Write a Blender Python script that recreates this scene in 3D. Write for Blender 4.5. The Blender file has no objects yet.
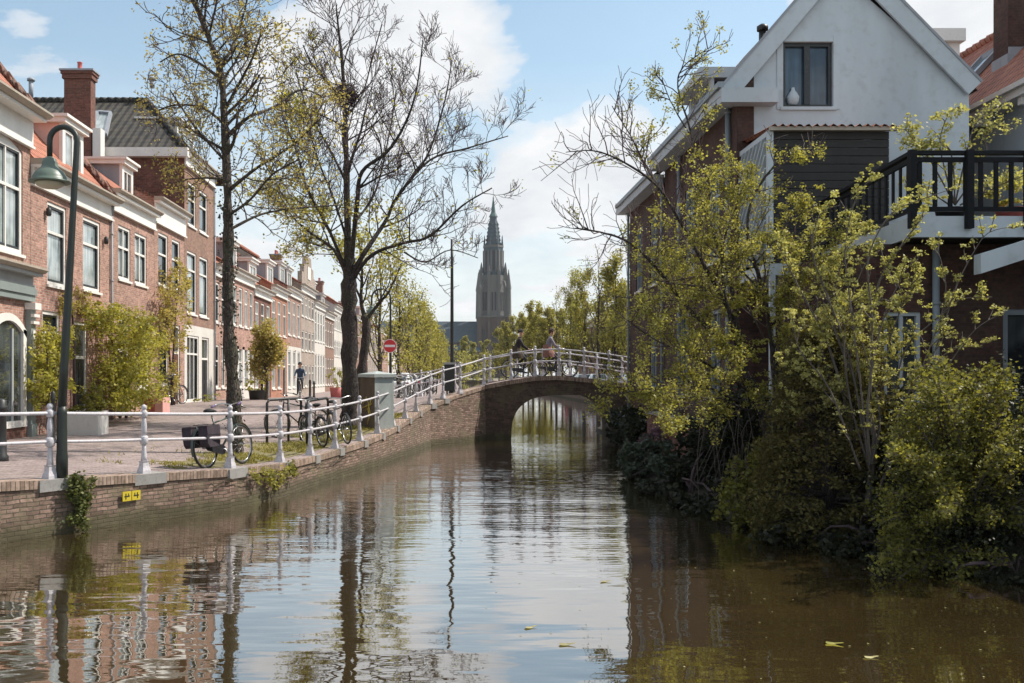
import bpy, bmesh, math, random
import numpy as np
from mathutils import Vector, Matrix
V = Vector
R = math.radians
random.seed(7)
rng = np.random.default_rng(11)
scene = bpy.context.scene
col = scene.collection
EYE = 2.3; F = 995.0; VX, VY = 450.0, 376.0
def P(px, py, d):            # a point of the place, from where it is sighted and how far off it stands
    return V(((px-VX)*d/F, d, EYE-(py-VY)*d/F))
def lerp(a, b, t): return a+(b-a)*t
def smooth(a, b, x):
    t = max(0.0, min(1.0, (x-a)/(b-a))); return t*t*(3-2*t)

# ------------------------------------------------------------------ materials
MATS = {}
def new_mat(name):
    m = bpy.data.materials.new(name); m.use_nodes = True
    nt = m.node_tree; b = nt.nodes['Principled BSDF']
    MATS[name] = m
    return m, nt, b
def N(nt, t, **kw):
    n = nt.nodes.new(t)
    for k, v in kw.items():
        if k in n.inputs.keys(): n.inputs[k].default_value = v
        else: setattr(n, k, v)
    return n
def L(nt, a, b): nt.links.new(a, b)
def rgb(c): return (c[0], c[1], c[2], 1.0)
def mixc(nt, fac, a, b, mode='MIX'):
    n = nt.nodes.new('ShaderNodeMix'); n.data_type = 'RGBA'; n.blend_type = mode
    for i, s in ((0, fac), (6, a), (7, b)):
        if hasattr(s, 'node'): L(nt, s, n.inputs[i])
        elif isinstance(s, (int, float)): n.inputs[i].default_value = s
        else: n.inputs[i].default_value = rgb(s)
    return n.outputs[2]
def noise(nt, vec, scale, detail=4, rough=.6):
    n = N(nt, 'ShaderNodeTexNoise'); n.inputs['Scale'].default_value = scale
    n.inputs['Detail'].default_value = detail; n.inputs['Roughness'].default_value = rough
    if vec is not None: L(nt, vec, n.inputs['Vector'])
    return n
def ramp(nt, fac, stops):
    r = nt.nodes.new('ShaderNodeValToRGB'); e = r.color_ramp.elements
    while len(e) < len(stops): e.new(.5)
    for k, (p, c) in enumerate(stops):
        e[k].position = p; e[k].color = rgb(c) if hasattr(c, '__len__') else (c, c, c, 1)
    L(nt, fac, r.inputs[0]); return r.outputs[0]
def world_pos(nt): return nt.nodes.new('ShaderNodeNewGeometry').outputs['Position']
def bump(nt, b, h, strength, dist):
    n = N(nt, 'ShaderNodeBump'); n.inputs['Strength'].default_value = strength; n.inputs['Distance'].default_value = dist
    L(nt, h, n.inputs['Height']); L(nt, n.outputs[0], b.inputs['Normal'])

def brick_mat(name, c1, c2, mortar, w=.215, h=.063, stain=(.12,.10,.07), stain_amt=.35, mortar_w=.011, rough=.9, wet=False, bumpd=.012, wob=.02):
    m, nt, b = new_mat(name)
    uv = nt.nodes.new('ShaderNodeUVMap')
    br = nt.nodes.new('ShaderNodeTexBrick')
    nd = noise(nt, world_pos(nt), 2.2, 4); vm = N(nt, 'ShaderNodeVectorMath', operation='MULTIPLY_ADD'); L(nt, nd.outputs['Color'], vm.inputs[0]); vm.inputs[1].default_value = (wob, wob, 0); L(nt, uv.outputs[0], vm.inputs[2])
    L(nt, vm.outputs[0], br.inputs['Vector'])
    br.inputs['Scale'].default_value = 1; br.inputs['Brick Width'].default_value = w; br.inputs['Row Height'].default_value = h
    br.inputs['Mortar Size'].default_value = mortar_w/2*1.0; br.inputs['Mortar Smooth'].default_value = .3; br.inputs['Bias'].default_value = 0
    br.inputs['Color1'].default_value = rgb(c1); br.inputs['Color2'].default_value = rgb(c2); br.inputs['Mortar'].default_value = rgb(mortar)
    pos = world_pos(nt)
    n1 = noise(nt, pos, .55, 5); n2 = noise(nt, pos, 7, 3)
    f1 = ramp(nt, n1.outputs[0], [(.42, 0), (.72, stain_amt)])
    c = mixc(nt, f1, br.outputs[0], stain)
    v = ramp(nt, n2.outputs[0], [(.25, .78), (.75, 1.18)])
    c = mixc(nt, 1.0, c, v, 'MULTIPLY')
    n3 = noise(nt, pos, 2.3, 3)
    c = mixc(nt, ramp(nt, n3.outputs[0], [(.52, 0), (.75, .35)]), c, tuple(min(1, k*1.4+.05) for k in c1))
    n4 = noise(nt, pos, 16, 2); c = mixc(nt, 1.0, c, ramp(nt, n4.outputs[0], [(.3, .72), (.7, 1.22)]), 'MULTIPLY')
    if wet:      # algae and damp along the water line: a band that belongs to the wall
        sp = nt.nodes.new('ShaderNodeSeparateXYZ'); L(nt, pos, sp.inputs[0])
        ad = N(nt, 'ShaderNodeMath', operation='MULTIPLY_ADD'); L(nt, n2.outputs[0], ad.inputs[0]); ad.inputs[1].default_value = -.25
        L(nt, sp.outputs[2], ad.inputs[2])
        wf = ramp(nt, ad.outputs[0], [(.0, .85), (.14, .0)])
        c = mixc(nt, wf, c, (.055, .05, .022))
        m2 = ramp(nt, n3.outputs[0], [(.5, 0), (.64, .6)])
        c = mixc(nt, m2, c, (.10, .095, .045))
    L(nt, c, b.inputs['Base Color']); b.inputs['Roughness'].default_value = rough
    inv = N(nt, 'ShaderNodeMath', operation='SUBTRACT'); inv.inputs[0].default_value = 1; L(nt, br.outputs['Fac'], inv.inputs[1])
    ad2 = N(nt, 'ShaderNodeMath', operation='MULTIPLY_ADD'); L(nt, n2.outputs[0], ad2.inputs[0]); ad2.inputs[1].default_value = .5
    L(nt, inv.outputs[0], ad2.inputs[2])
    bump(nt, b, ad2.outputs[0], .6, bumpd)
    return m
def tile_mat(name, c1, c2, w=.23, h=.30, gap=.02, rough=.7, moss=(.10,.10,.05), moss_amt=.3, spec=.5):
    m, nt, b = new_mat(name)
    uv = nt.nodes.new('ShaderNodeUVMap'); sp = nt.nodes.new('ShaderNodeSeparateXYZ'); L(nt, uv.outputs[0], sp.inputs[0])
    br = nt.nodes.new('ShaderNodeTexBrick'); L(nt, uv.outputs[0], br.inputs['Vector'])
    br.offset = 0; br.inputs['Scale'].default_value = 1; br.inputs['Brick Width'].default_value = w; br.inputs['Row Height'].default_value = h
    br.inputs['Mortar Size'].default_value = gap; br.inputs['Mortar Smooth'].default_value = .6; br.inputs['Color1'].default_value = rgb(c1); br.inputs['Color2'].default_value = rgb(c2)
    br.inputs['Mortar'].default_value = rgb([k*.22 for k in c1])
    pos = world_pos(nt); n1 = noise(nt, pos, 1.2, 5)
    c = mixc(nt, ramp(nt, n1.outputs[0], [(.45, 0), (.75, moss_amt)]), br.outputs[0], moss)
    L(nt, c, b.inputs['Base Color']); b.inputs['Roughness'].default_value = rough; b.inputs['Specular IOR Level'].default_value = spec
    a = N(nt, 'ShaderNodeMath', operation='MULTIPLY'); L(nt, sp.outputs[0], a.inputs[0]); a.inputs[1].default_value = 2*math.pi/w
    s = N(nt, 'ShaderNodeMath', operation='SINE'); L(nt, a.outputs[0], s.inputs[0])
    q = N(nt, 'ShaderNodeMath', operation='DIVIDE'); L(nt, sp.outputs[1], q.inputs[0]); q.inputs[1].default_value = h
    fr = N(nt, 'ShaderNodeMath', operation='FRACT'); L(nt, q.outputs[0], fr.inputs[0])
    iv = N(nt, 'ShaderNodeMath', operation='MULTIPLY_ADD'); L(nt, fr.outputs[0], iv.inputs[0]); iv.inputs[1].default_value = -2.2
    L(nt, s.outputs[0], iv.inputs[2])
    bump(nt, b, iv.outputs[0], 1.0, .035)
    return m
def flat_mat(name, c, rough=.6, var=.12, scale=3.0, dirt=(.2,.19,.16), dirt_amt=.25, metallic=0, spec=.5, streak=True):
    m, nt, b = new_mat(name)
    pos = world_pos(nt)
    if streak:
        mp = N(nt, 'ShaderNodeMapping'); mp.inputs['Scale'].default_value = (1, 1, .25); L(nt, pos, mp.inputs['Vector']); pv = mp.outputs[0]
    else: pv = pos
    n1 = noise(nt, pv, scale, 5); n2 = noise(nt, pos, scale*6, 3)
    v = ramp(nt, n1.outputs[0], [(.3, 1-var), (.7, 1+var)])
    cc = mixc(nt, 1.0, c, v, 'MULTIPLY')
    cc = mixc(nt, ramp(nt, n2.outputs[0], [(.52, 0), (.8, dirt_amt)]), cc, dirt)
    L(nt, cc, b.inputs['Base Color']); b.inputs['Roughness'].default_value = rough; b.inputs['Metallic'].default_value = metallic
    b.inputs['Specular IOR Level'].default_value = spec
    bump(nt, b, n2.outputs[0], .15, .006)
    return m
def glass_mat(name, c, c2, rough=.06, ior=1.6):
    m, nt, b = new_mat(name)
    pos = world_pos(nt); n1 = noise(nt, pos, 1.3, 2)
    uv = nt.nodes.new('ShaderNodeUVMap')
    mp = N(nt, 'ShaderNodeMapping'); mp.inputs['Scale'].default_value = (6, .4, 1); L(nt, uv.outputs[0], mp.inputs['Vector'])
    n2 = noise(nt, mp.outputs[0], 1.5, 3)
    f = ramp(nt, n1.outputs[0], [(.4, 0), (.6, 1)])
    f2 = ramp(nt, n2.outputs[0], [(.35, .7), (.65, 1.2)])
    cc = mixc(nt, f, c, c2); cc = mixc(nt, 1, cc, f2, 'MULTIPLY')
    L(nt, cc, b.inputs['Base Color']); b.inputs['Roughness'].default_value = rough
    b.inputs['IOR'].default_value = ior; b.inputs['Coat Weight'].default_value = .6; b.inputs['Coat Roughness'].default_value = .02
    nb = noise(nt, pos, 1.1, 2); bump(nt, b, nb.outputs[0], .08, .05)
    return m
def leaf_mat(name, c1, c2, trans=.45, rough=.55):
    m, nt, b = new_mat(name)
    g = nt.nodes.new('ShaderNodeNewGeometry')
    cc = mixc(nt, g.outputs['Random Per Island'], c1, c2)
    n1 = noise(nt, g.outputs['Position'], 1.7, 2)
    cc = mixc(nt, 1, cc, ramp(nt, n1.outputs[0], [(.3, .75), (.7, 1.2)]), 'MULTIPLY')
    L(nt, cc, b.inputs['Base Color']); b.inputs['Roughness'].default_value = rough; b.inputs['Specular IOR Level'].default_value = .35
    tr = nt.nodes.new('ShaderNodeBsdfTranslucent'); L(nt, mixc(nt, 1, cc, (1.25, 1.2, .6), 'MULTIPLY'), tr.inputs[0])
    mx = nt.nodes.new('ShaderNodeMixShader'); mx.inputs[0].default_value = trans
    L(nt, b.outputs[0], mx.inputs[1]); L(nt, tr.outputs[0], mx.inputs[2])
    L(nt, mx.outputs[0], nt.nodes['Material Output'].inputs[0])
    return m

brick_mat('brick_pink', (.46,.25,.19), (.27,.13,.10), (.40,.34,.29), mortar_w=.016)
brick_mat('brick_rose', (.49,.26,.20), (.30,.145,.11), (.42,.36,.31), stain_amt=.3, mortar_w=.016)
brick_mat('brick_brown', (.30,.165,.12), (.23,.12,.085), (.30,.25,.21))
brick_mat('brick_orange', (.47,.20,.12), (.38,.15,.09), (.40,.30,.24))
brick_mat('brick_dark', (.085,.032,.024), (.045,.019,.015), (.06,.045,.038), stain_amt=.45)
brick_mat('brick_maroon', (.21,.075,.052), (.13,.045,.032), (.17,.13,.105), stain_amt=.3)
brick_mat('brick_pale', (.42,.34,.29), (.33,.26,.215), (.38,.33,.29))
brick_mat('brick_quay', (.36,.24,.19), (.14,.085,.065), (.085,.07,.05), w=.205, h=.062, stain=(.085,.065,.045), stain_amt=.7, wet=True, mortar_w=.018, bumpd=.035, wob=.07)
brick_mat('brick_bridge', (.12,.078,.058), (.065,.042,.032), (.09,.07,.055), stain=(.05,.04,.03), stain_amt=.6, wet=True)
brick_mat('brick_rowlock', (.40,.29,.23), (.22,.15,.11), (.10,.08,.06), w=.07, h=.5, stain=(.09,.08,.05), stain_amt=.45, mortar_w=.014, bumpd=.022)
brick_mat('paving_brick', (.35,.275,.26), (.235,.18,.17), (.16,.13,.115), w=.21, h=.10, stain=(.22,.175,.15), stain_amt=.6, mortar_w=.02, bumpd=.008, rough=.85)
tile_mat('tile_orange', (.50,.19,.11), (.38,.13,.08), moss_amt=.25)
tile_mat('tile_brown', (.20,.085,.055), (.14,.06,.045), moss_amt=.4)
tile_mat('tile_black', (.060,.052,.043), (.024,.022,.020), w=.30, h=.36, gap=.05, rough=.7, moss=(.06,.05,.03), moss_amt=.5, spec=.35)
flat_mat('white_paint', (.74,.72,.68), .45, .06, dirt_amt=.18)
flat_mat('rail_paint', (.50,.485,.515), .6, .12, 5, dirt=(.22,.12,.07), dirt_amt=.75)
flat_mat('cream_paint', (.70,.66,.56), .55, .08)
flat_mat('render_white', (.52,.575,.61), .9, .13, .8, dirt=(.33,.35,.34), dirt_amt=.5)
flat_mat('plaster_white', (.58,.55,.51), .8, .08, 1.2)
flat_mat('plaster_pink', (.66,.44,.38), .8, .08)
flat_mat('grey_green', (.22,.26,.25), .5, .08)
flat_mat('grey_paint', (.40,.42,.42), .5, .1)
flat_mat('gutter_tan', (.38,.33,.27), .6, .12)
flat_mat('stone', (.27,.26,.25), .85, .15, 4, dirt=(.16,.14,.10), dirt_amt=.6, streak=False)
flat_mat('black_metal', (.022,.024,.024), .45, .2, 6, dirt=(.06,.05,.04), dirt_amt=.3)
flat_mat('green_metal', (.018,.024,.020), .45, .2, 6, dirt=(.05,.05,.04), dirt_amt=.3)
flat_mat('lamp_green', (.11,.15,.12), .42, .12, 8, dirt=(.10,.10,.08), dirt_amt=.4)
flat_mat('lamp_glass', (.42,.38,.28), .25, .1)
flat_mat('lead', (.28,.30,.33), .6, .12)
flat_mat('dark_wood', (.020,.017,.016), .7, .25, 3, dirt_amt=.1)
flat_mat('balcony_black', (.009,.010,.012), .75, .1, 3, dirt_amt=.04, spec=.2)
flat_mat('door_blue', (.10,.24,.32), .4, .06)
flat_mat('door_dark', (.018,.022,.026), .35, .06)
flat_mat('door_brown', (.14,.06,.035), .4, .06)
flat_mat('pipe_grey', (.24,.28,.31), .5, .08)
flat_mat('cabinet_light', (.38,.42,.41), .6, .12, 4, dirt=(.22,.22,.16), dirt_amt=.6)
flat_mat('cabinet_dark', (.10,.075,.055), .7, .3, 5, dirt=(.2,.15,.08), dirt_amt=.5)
flat_mat('ochre_paint', (.52,.40,.06), .6, .2)
flat_mat('sign_red', (.62,.03,.035), .35, .03, dirt_amt=.05)
flat_mat('sign_white', (.8,.8,.8), .35, .03, dirt_amt=.05)
flat_mat('sign_yellow', (.55,.43,.03), .4, .05, 8, dirt_amt=.2)
flat_mat('rubber', (.018,.018,.018), .75, .2, 9)
flat_mat('chrome', (.55,.55,.55), .3, .1, 9, metallic=.9)
flat_mat('bike_black', (.02,.02,.024), .35, .2, 9)
flat_mat('bike_green', (.04,.06,.055), .35, .2, 9)
flat_mat('bike_purple', (.13,.08,.22), .5, .2, 9)
flat_mat('bag_purple', (.03,.022,.03), .85, .4, 14, dirt=(.2,.13,.18), dirt_amt=.45)
flat_mat('coat_dark', (.028,.022,.026), .9, .2, 8)
flat_mat('coat_olive', (.06,.045,.03), .9, .2, 8)
flat_mat('coat_pink', (.24,.12,.095), .9, .2, 8)
flat_mat('cardigan_grey', (.22,.20,.24), .9, .2, 8)
flat_mat('jacket_blue', (.035,.06,.11), .85, .2, 8)
flat_mat('trousers', (.03,.03,.04), .9, .2, 8)
flat_mat('skin', (.52,.30,.22), .55, .04, 8, dirt_amt=0)
flat_mat('hair_brown', (.055,.028,.016), .6, .3, 20)
flat_mat('hair_dark', (.02,.014,.012), .6, .3, 20)
flat_mat('car_blue', (.06,.12,.16), .25, .05); flat_mat('car_silver', (.5,.52,.54), .25, .05, metallic=.3); flat_mat('car_white', (.72,.73,.75), .25, .04)
flat_mat('car_dark', (.02,.022,.028), .2, .05); flat_mat('car_red', (.30,.03,.035), .25, .05)
flat_mat('pot_red', (.42,.10,.09), .6, .1); flat_mat('pot_white', (.62,.60,.57), .75, .1, 2)
flat_mat('pot_pink', (.62,.33,.30), .6, .1)
flat_mat('twig', (.085,.058,.062), .9, .3, 9, dirt_amt=.1)
flat_mat('twig_light', (.12,.10,.085), .9, .3, 9, dirt_amt=.1)
flat_mat('soil', (.06,.045,.03), 1, .3, 3)
flat_mat('church_brown', (.095,.070,.062), .9, .25, .12, dirt=(.10,.08,.075), dirt_amt=.5)
flat_mat('church_pale', (.135,.13,.125), .9, .22, .15, dirt=(.12,.115,.11), dirt_amt=.7)
flat_mat('church_slate', (.045,.065,.08), .6, .15, .1)
flat_mat('church_copper', (.06,.11,.11), .7, .3, .3)
flat_mat('recess', (.045,.045,.05), .9, .1)
flat_mat('hull_white', (.7,.7,.68), .4, .05)
glass_mat('glass_light', (.22,.27,.28), (.40,.45,.46))
glass_mat('glass_dark', (.018,.024,.028), (.07,.085,.09))
glass_mat('glass_blue', (.03,.05,.075), (.06,.10,.14), ior=1.5)
leaf_mat('leaf_spring', (.52,.48,.12), (.24,.235,.06), .5)
leaf_mat('leaf_gold', (.50,.42,.17), (.28,.24,.09), .5)
leaf_mat('leaf_avenue', (.44,.40,.13), (.23,.22,.065), .5)
leaf_mat('leaf_lime', (.46,.435,.13), (.24,.23,.065), .5)
leaf_mat('leaf_pale', (.58,.56,.25), (.34,.33,.12), .45)
leaf_mat('leaf_bush', (.32,.31,.075), (.10,.10,.028), .45)
leaf_mat('leaf_conifer', (.17,.145,.045), (.07,.062,.022), .3, .8)
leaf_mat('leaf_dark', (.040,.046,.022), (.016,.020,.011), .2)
leaf_mat('leaf_silver', (.085,.105,.075), (.045,.06,.04), .25)
leaf_mat('leaf_ivy', (.07,.09,.025), (.16,.17,.05), .3)
leaf_mat('leaf_mauve', (.28,.15,.20), (.15,.09,.12), .3)
leaf_mat('grass_blade', (.38,.33,.08), (.22,.20,.05), .3)
leaf_mat('leaf_litter', (.40,.38,.20), (.30,.25,.10), .2)

def bark_mat(name, c, c2):
    m, nt, b = new_mat(name); pos = world_pos(nt)
    mp = N(nt, 'ShaderNodeMapping'); mp.inputs['Scale'].default_value = (1, 1, .3); L(nt, pos, mp.inputs['Vector'])
    vo = nt.nodes.new('ShaderNodeTexVoronoi'); vo.feature = 'DISTANCE_TO_EDGE'; vo.inputs['Scale'].default_value = 22; L(nt, mp.outputs[0], vo.inputs['Vector'])
    n1 = noise(nt, mp.outputs[0], 8, 5); n2 = noise(nt, pos, 1.6, 4)
    cc = mixc(nt, ramp(nt, vo.outputs[0], [(.0, 0), (.16, 1)]), [k*.35 for k in c], c)
    cc = mixc(nt, ramp(nt, n1.outputs[0], [(.4, 0), (.7, .7)]), cc, c2)
    cc = mixc(nt, ramp(nt, n2.outputs[0], [(.5, 0), (.7, .55)]), cc, (.085, .09, .045))
    L(nt, cc, b.inputs['Base Color']); b.inputs['Roughness'].default_value = .95
    ad = N(nt, 'ShaderNodeMath', operation='MULTIPLY_ADD'); L(nt, n1.outputs[0], ad.inputs[0]); ad.inputs[1].default_value = .6; L(nt, ramp(nt, vo.outputs[0], [(0, 0), (.2, 1)]), ad.inputs[2])
    bump(nt, b, ad.outputs[0], .9, .03)
bark_mat('bark', (.080,.062,.052), (.13,.105,.085)); bark_mat('bark_dark', (.060,.047,.044), (.10,.08,.07))
# murky canal water: a dark brown body under a clear rippled surface
def water_mat():
    m, nt, b = new_mat('canal_water')
    pos = world_pos(nt)
    n0 = noise(nt, pos, .25, 3)
    cc = mixc(nt, ramp(nt, n0.outputs[0], [(.3, 0), (.7, 1)]), (.046,.031,.011), (.032,.022,.009))
    L(nt, cc, b.inputs['Base Color']); b.inputs['Roughness'].default_value = .012; b.inputs['IOR'].default_value = 2.0
    b.inputs['Coat Weight'].default_value = 1.0; b.inputs['Coat IOR'].default_value = 1.6; b.inputs['Coat Roughness'].default_value = .01
    def layer(sx, sy, scale, detail, rot=0):
        mp = N(nt, 'ShaderNodeMapping'); mp.inputs['Scale'].default_value = (sx, sy, 1); mp.inputs['Rotation'].default_value = (0, 0, R(rot))
        L(nt, pos, mp.inputs['Vector']); return noise(nt, mp.outputs[0], scale, detail, .45).outputs[0]
    a = layer(.55, 1.5, 1.25, 2, 8); c = layer(.8, 3.0, 2.6, 2, -6); d = layer(.35, .6, .8, 1, 20)
    # calm close to the camera, little wind ripples further up the canal
    sp = nt.nodes.new('ShaderNodeSeparateXYZ'); L(nt, pos, sp.inputs[0])
    mr = N(nt, 'ShaderNodeMapRange'); mr.inputs['From Min'].default_value = 10; mr.inputs['From Max'].default_value = 18
    mr.inputs['To Min'].default_value = .06; mr.inputs['To Max'].default_value = .5
    L(nt, sp.outputs[1], mr.inputs['Value'])
    patch = ramp(nt, layer(.15, .3, 1.0, 2, 30), [(.35, .45), (.65, 1.0)])
    m2 = N(nt, 'ShaderNodeMath', operation='MULTIPLY'); L(nt, mr.outputs[0], m2.inputs[0]); L(nt, patch, m2.inputs[1])
    m1 = N(nt, 'ShaderNodeMath', operation='MULTIPLY'); L(nt, c, m1.inputs[0]); L(nt, m2.outputs[0], m1.inputs[1])
    s1 = N(nt, 'ShaderNodeMath', operation='MULTIPLY_ADD'); L(nt, a, s1.inputs[0]); s1.inputs[1].default_value = .5; L(nt, m1.outputs[0], s1.inputs[2])
    s2 = N(nt, 'ShaderNodeMath', operation='MULTIPLY_ADD'); L(nt, d, s2.inputs[0]); s2.inputs[1].default_value = 1.3; L(nt, s1.outputs[0], s2.inputs[2])
    bump(nt, b, s2.outputs[0], .42, .055)
    mf = N(nt, 'ShaderNodeMapRange'); mf.inputs['From Min'].default_value = 31; mf.inputs['From Max'].default_value = 40; mf.inputs['To Min'].default_value = .42; mf.inputs['To Max'].default_value = .09
    L(nt, sp.outputs[1], mf.inputs['Value']); L(nt, mf.outputs[0], b.inputs['Normal'].links[0].from_node.inputs['Strength'])
    L(nt, b.inputs['Normal'].links[0].from_socket, b.inputs['Coat Normal'])
    return m
water_mat()
def ground_mat(name, c1, c2, c3, s=.8):
    m, nt, b = new_mat(name); pos = world_pos(nt)
    n1 = noise(nt, pos, s, 6); n2 = noise(nt, pos, s*9, 4)
    cc = mixc(nt, ramp(nt, n1.outputs[0], [(.35, 0), (.65, 1)]), c1, c2)
    cc = mixc(nt, ramp(nt, n2.outputs[0], [(.45, 0), (.7, .8)]), cc, c3)
    L(nt, cc, b.inputs['Base Color']); b.inputs['Roughness'].default_value = .95
    bump(nt, b, n2.outputs[0], .6, .03); return m
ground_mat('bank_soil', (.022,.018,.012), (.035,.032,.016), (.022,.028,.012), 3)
ground_mat('verge_soil', (.20,.17,.08), (.15,.13,.05), (.22,.19,.11), 1.4)
ground_mat('far_ground', (.20,.18,.14), (.14,.14,.07), (.16,.14,.11), .05)
ground_mat('moss', (.17,.15,.05), (.10,.09,.03), (.20,.17,.08), 2)

# ------------------------------------------------------------------ mesh builder
class MB:
    def __init__(s): s.v = []; s.f = []; s.sm = []; s.mi = []; s.cur = 0
    def quad(s, *pts, smooth=False):
        n = len(s.v); s.v += [tuple(p) for p in pts]; s.f.append(tuple(range(n, n+len(pts)))); s.sm.append(smooth); s.mi.append(s.cur); return s
    def box(s, a, b, fr=None):
        (x0,y0,z0),(x1,y1,z1) = a, b
        c = [V((x,y,z)) for z in (z0,z1) for y in (y0,y1) for x in (x0,x1)]
        if fr: c = [fr(p.x, p.z, p.y) for p in c]     # x along, z up, y outwards
        n = len(s.v); s.v += [tuple(p) for p in c]
        for q in ((0,2,3,1),(4,5,7,6),(0,1,5,4),(2,6,7,3),(0,4,6,2),(1,3,7,5)):
            s.f.append(tuple(n+i for i in q)); s.sm.append(False); s.mi.append(s.cur)
        return s
    def obox(s, c, ux, uy, uz):        # oriented box: centre and three half axes
        c = V(c); ux, uy, uz = V(ux), V(uy), V(uz)
        n = len(s.v); s.v += [tuple(c+ux*i+uy*j+uz*k) for k in (-1,1) for j in (-1,1) for i in (-1,1)]
        for q in ((0,2,3,1),(4,5,7,6),(0,1,5,4),(2,6,7,3),(0,4,6,2),(1,3,7,5)):
            s.f.append(tuple(n+i for i in q)); s.sm.append(False); s.mi.append(s.cur)
        return s
    def beam(s, a, b, w, h, up=(0,0,1)):
        a, b = V(a), V(b); d = b-a; l = d.length; d.normalize()
        x = d.cross(V(up)); x = V((1,0,0)) if x.length < 1e-4 else x.normalized(); z = x.cross(d)
        return s.obox((a+b)/2, d*l/2, x*w/2, z*h/2)
    def tube(s, pts, rad, k=6, cap=True, smooth=True):
        pts = [V(p) for p in pts]; n = len(pts)
        if not hasattr(rad, '__len__'): rad = [rad]*n
        base = len(s.v); ref = None
        for i, p in enumerate(pts):
            d = (pts[min(i+1, n-1)]-pts[max(i-1, 0)])
            d = d.normalized() if d.length > 1e-9 else V((0,0,1))
            if ref is None:
                ref = V((1,0,0)) if abs(d.x) < .9 else V((0,1,0))
            x = (ref - d*ref.dot(d)); x = x.normalized() if x.length > 1e-6 else d.orthogonal().normalized(); ref = x; y = d.cross(x)
            for j in range(k):
                t = 2*math.pi*j/k
                s.v.append(tuple(p+(x*math.cos(t)+y*math.sin(t))*rad[i]))
        for i in range(n-1):
            for j in range(k):
                a = base+i*k+j; b = base+i*k+(j+1) % k
                s.f.append((a, b, b+k, a+k)); s.sm.append(smooth); s.mi.append(s.cur)
        if cap:
            s.f.append(tuple(base+j for j in range(k))[::-1]); s.sm.append(False); s.mi.append(s.cur)
            s.f.append(tuple(base+(n-1)*k+j for j in range(k))); s.sm.append(False); s.mi.append(s.cur)
        return s
    def lathe(s, c, prof, k=12, smooth=True, rot=0, axis=None):      # prof: (r, z)
        c = V(c); base = len(s.v); n = len(prof)
        for r, z in prof:
            for j in range(k):
                t = 2*math.pi*j/k+rot; p = V((r*math.cos(t), r*math.sin(t), z))
                if axis is not None: p = axis @ p
                s.v.append(tuple(c+p))
        for i in range(n-1):
            for j in range(k):
                a = base+i*k+j; b = base+i*k+(j+1) % k
                s.f.append((a, b, b+k, a+k)); s.sm.append(smooth); s.mi.append(s.cur)
        s.f.append(tuple(base+j for j in range(k))[::-1]); s.sm.append(False); s.mi.append(s.cur)
        s.f.append(tuple(base+(n-1)*k+j for j in range(k))); s.sm.append(False); s.mi.append(s.cur)
        return s
    def prism(s, poly, off):           # a closed outline swept by a vector
        off = V(off); poly = [V(p) for p in poly]; n = len(poly)
        s.quad(*poly); s.quad(*[p+off for p in poly][::-1])
        for i in range(n):
            a, b = poly[i], poly[(i+1) % n]; s.quad(a, a+off, b+off, b)
        return s
    def build(s, name, mat, parent=None, origin=None, label=None):
        me = bpy.data.meshes.new(name)
        o = V(origin) if origin is not None else V((0,0,0))
        if parent is not None: o = WL[parent.name]
        vs = np.array(s.v, dtype=float).reshape(-1, 3)-np.array(o)
        me.from_pydata(vs.tolist(), [], s.f)
        mats = mat if isinstance(mat, (list, tuple)) else [mat]
        for m in mats: me.materials.append(MATS[m] if isinstance(m, str) else m)
        me.polygons.foreach_set('use_smooth', s.sm)
        me.polygons.foreach_set('material_index', s.mi)
        add_uv(me, o)
        me.update()
        ob = bpy.data.objects.new(name, me); col.objects.link(ob)
        if parent is not None: ob.parent = parent
        ob.location = (0,0,0) if parent is not None else o
        WL[ob.name] = o
        if label: ob['label'] = label
        return ob
WL = {}
def add_uv(me, o):
    nl = len(me.loops)
    if not nl: return
    uvl = me.uv_layers.new(name='UVMap')
    co = np.empty(len(me.vertices)*3); me.vertices.foreach_get('co', co); co = co.reshape(-1, 3)+np.array(o)
    nrm = np.empty(len(me.polygons)*3); me.polygons.foreach_get('normal', nrm); nrm = nrm.reshape(-1, 3)
    lt = np.empty(len(me.polygons), dtype=np.int32); me.polygons.foreach_get('loop_total', lt)
    vi = np.empty(nl, dtype=np.int32); me.loops.foreach_get('vertex_index', vi)
    ln = np.repeat(nrm, lt, axis=0)
    flip = np.sign(ln[:, 0]+ln[:, 1]*.37+1e-9)[:, None]; ln = ln*flip
    t = np.stack([-ln[:, 1], ln[:, 0], np.zeros(nl)], axis=1); tl = np.linalg.norm(t, axis=1)
    up = tl < .12
    t[up] = (1, 0, 0); ln[up] = (0, 0, 1); tl[up] = 1
    t /= np.maximum(tl, 1e-9)[:, None]
    b = np.cross(ln, t); p = co[vi]
    uv = np.stack([(p*t).sum(1), (p*b).sum(1)], axis=1)
    uvl.data.foreach_set('uv', uv.ravel())
def empty(name, loc):
    o = bpy.data.objects.new(name, None); col.objects.link(o); o.location = loc; o.empty_display_size = .3
    WL[o.name] = V(loc); return o
def tag(o, label=None, cat=None, group=None, kind=None):
    if label: o['label'] = label
    if cat: o['category'] = cat
    if group: o['group'] = group
    if kind: o['kind'] = kind
    return o
def thing(name, loc, label, cat, group=None): return tag(empty(name, loc), label, cat, group)
def copy_tree(o, parent=None):
    c = o.copy(); col.objects.link(c); c.parent = parent
    for ch in o.children: copy_tree(ch, c)
    return c
def frame(o, u, n):
    o, u, n = V(o), V(u).normalized(), V(n).normalized()
    def f(a, z, c=0.0):
        p = o+u*a+n*c; return V((p.x, p.y, o.z+z))
    return f

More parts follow.
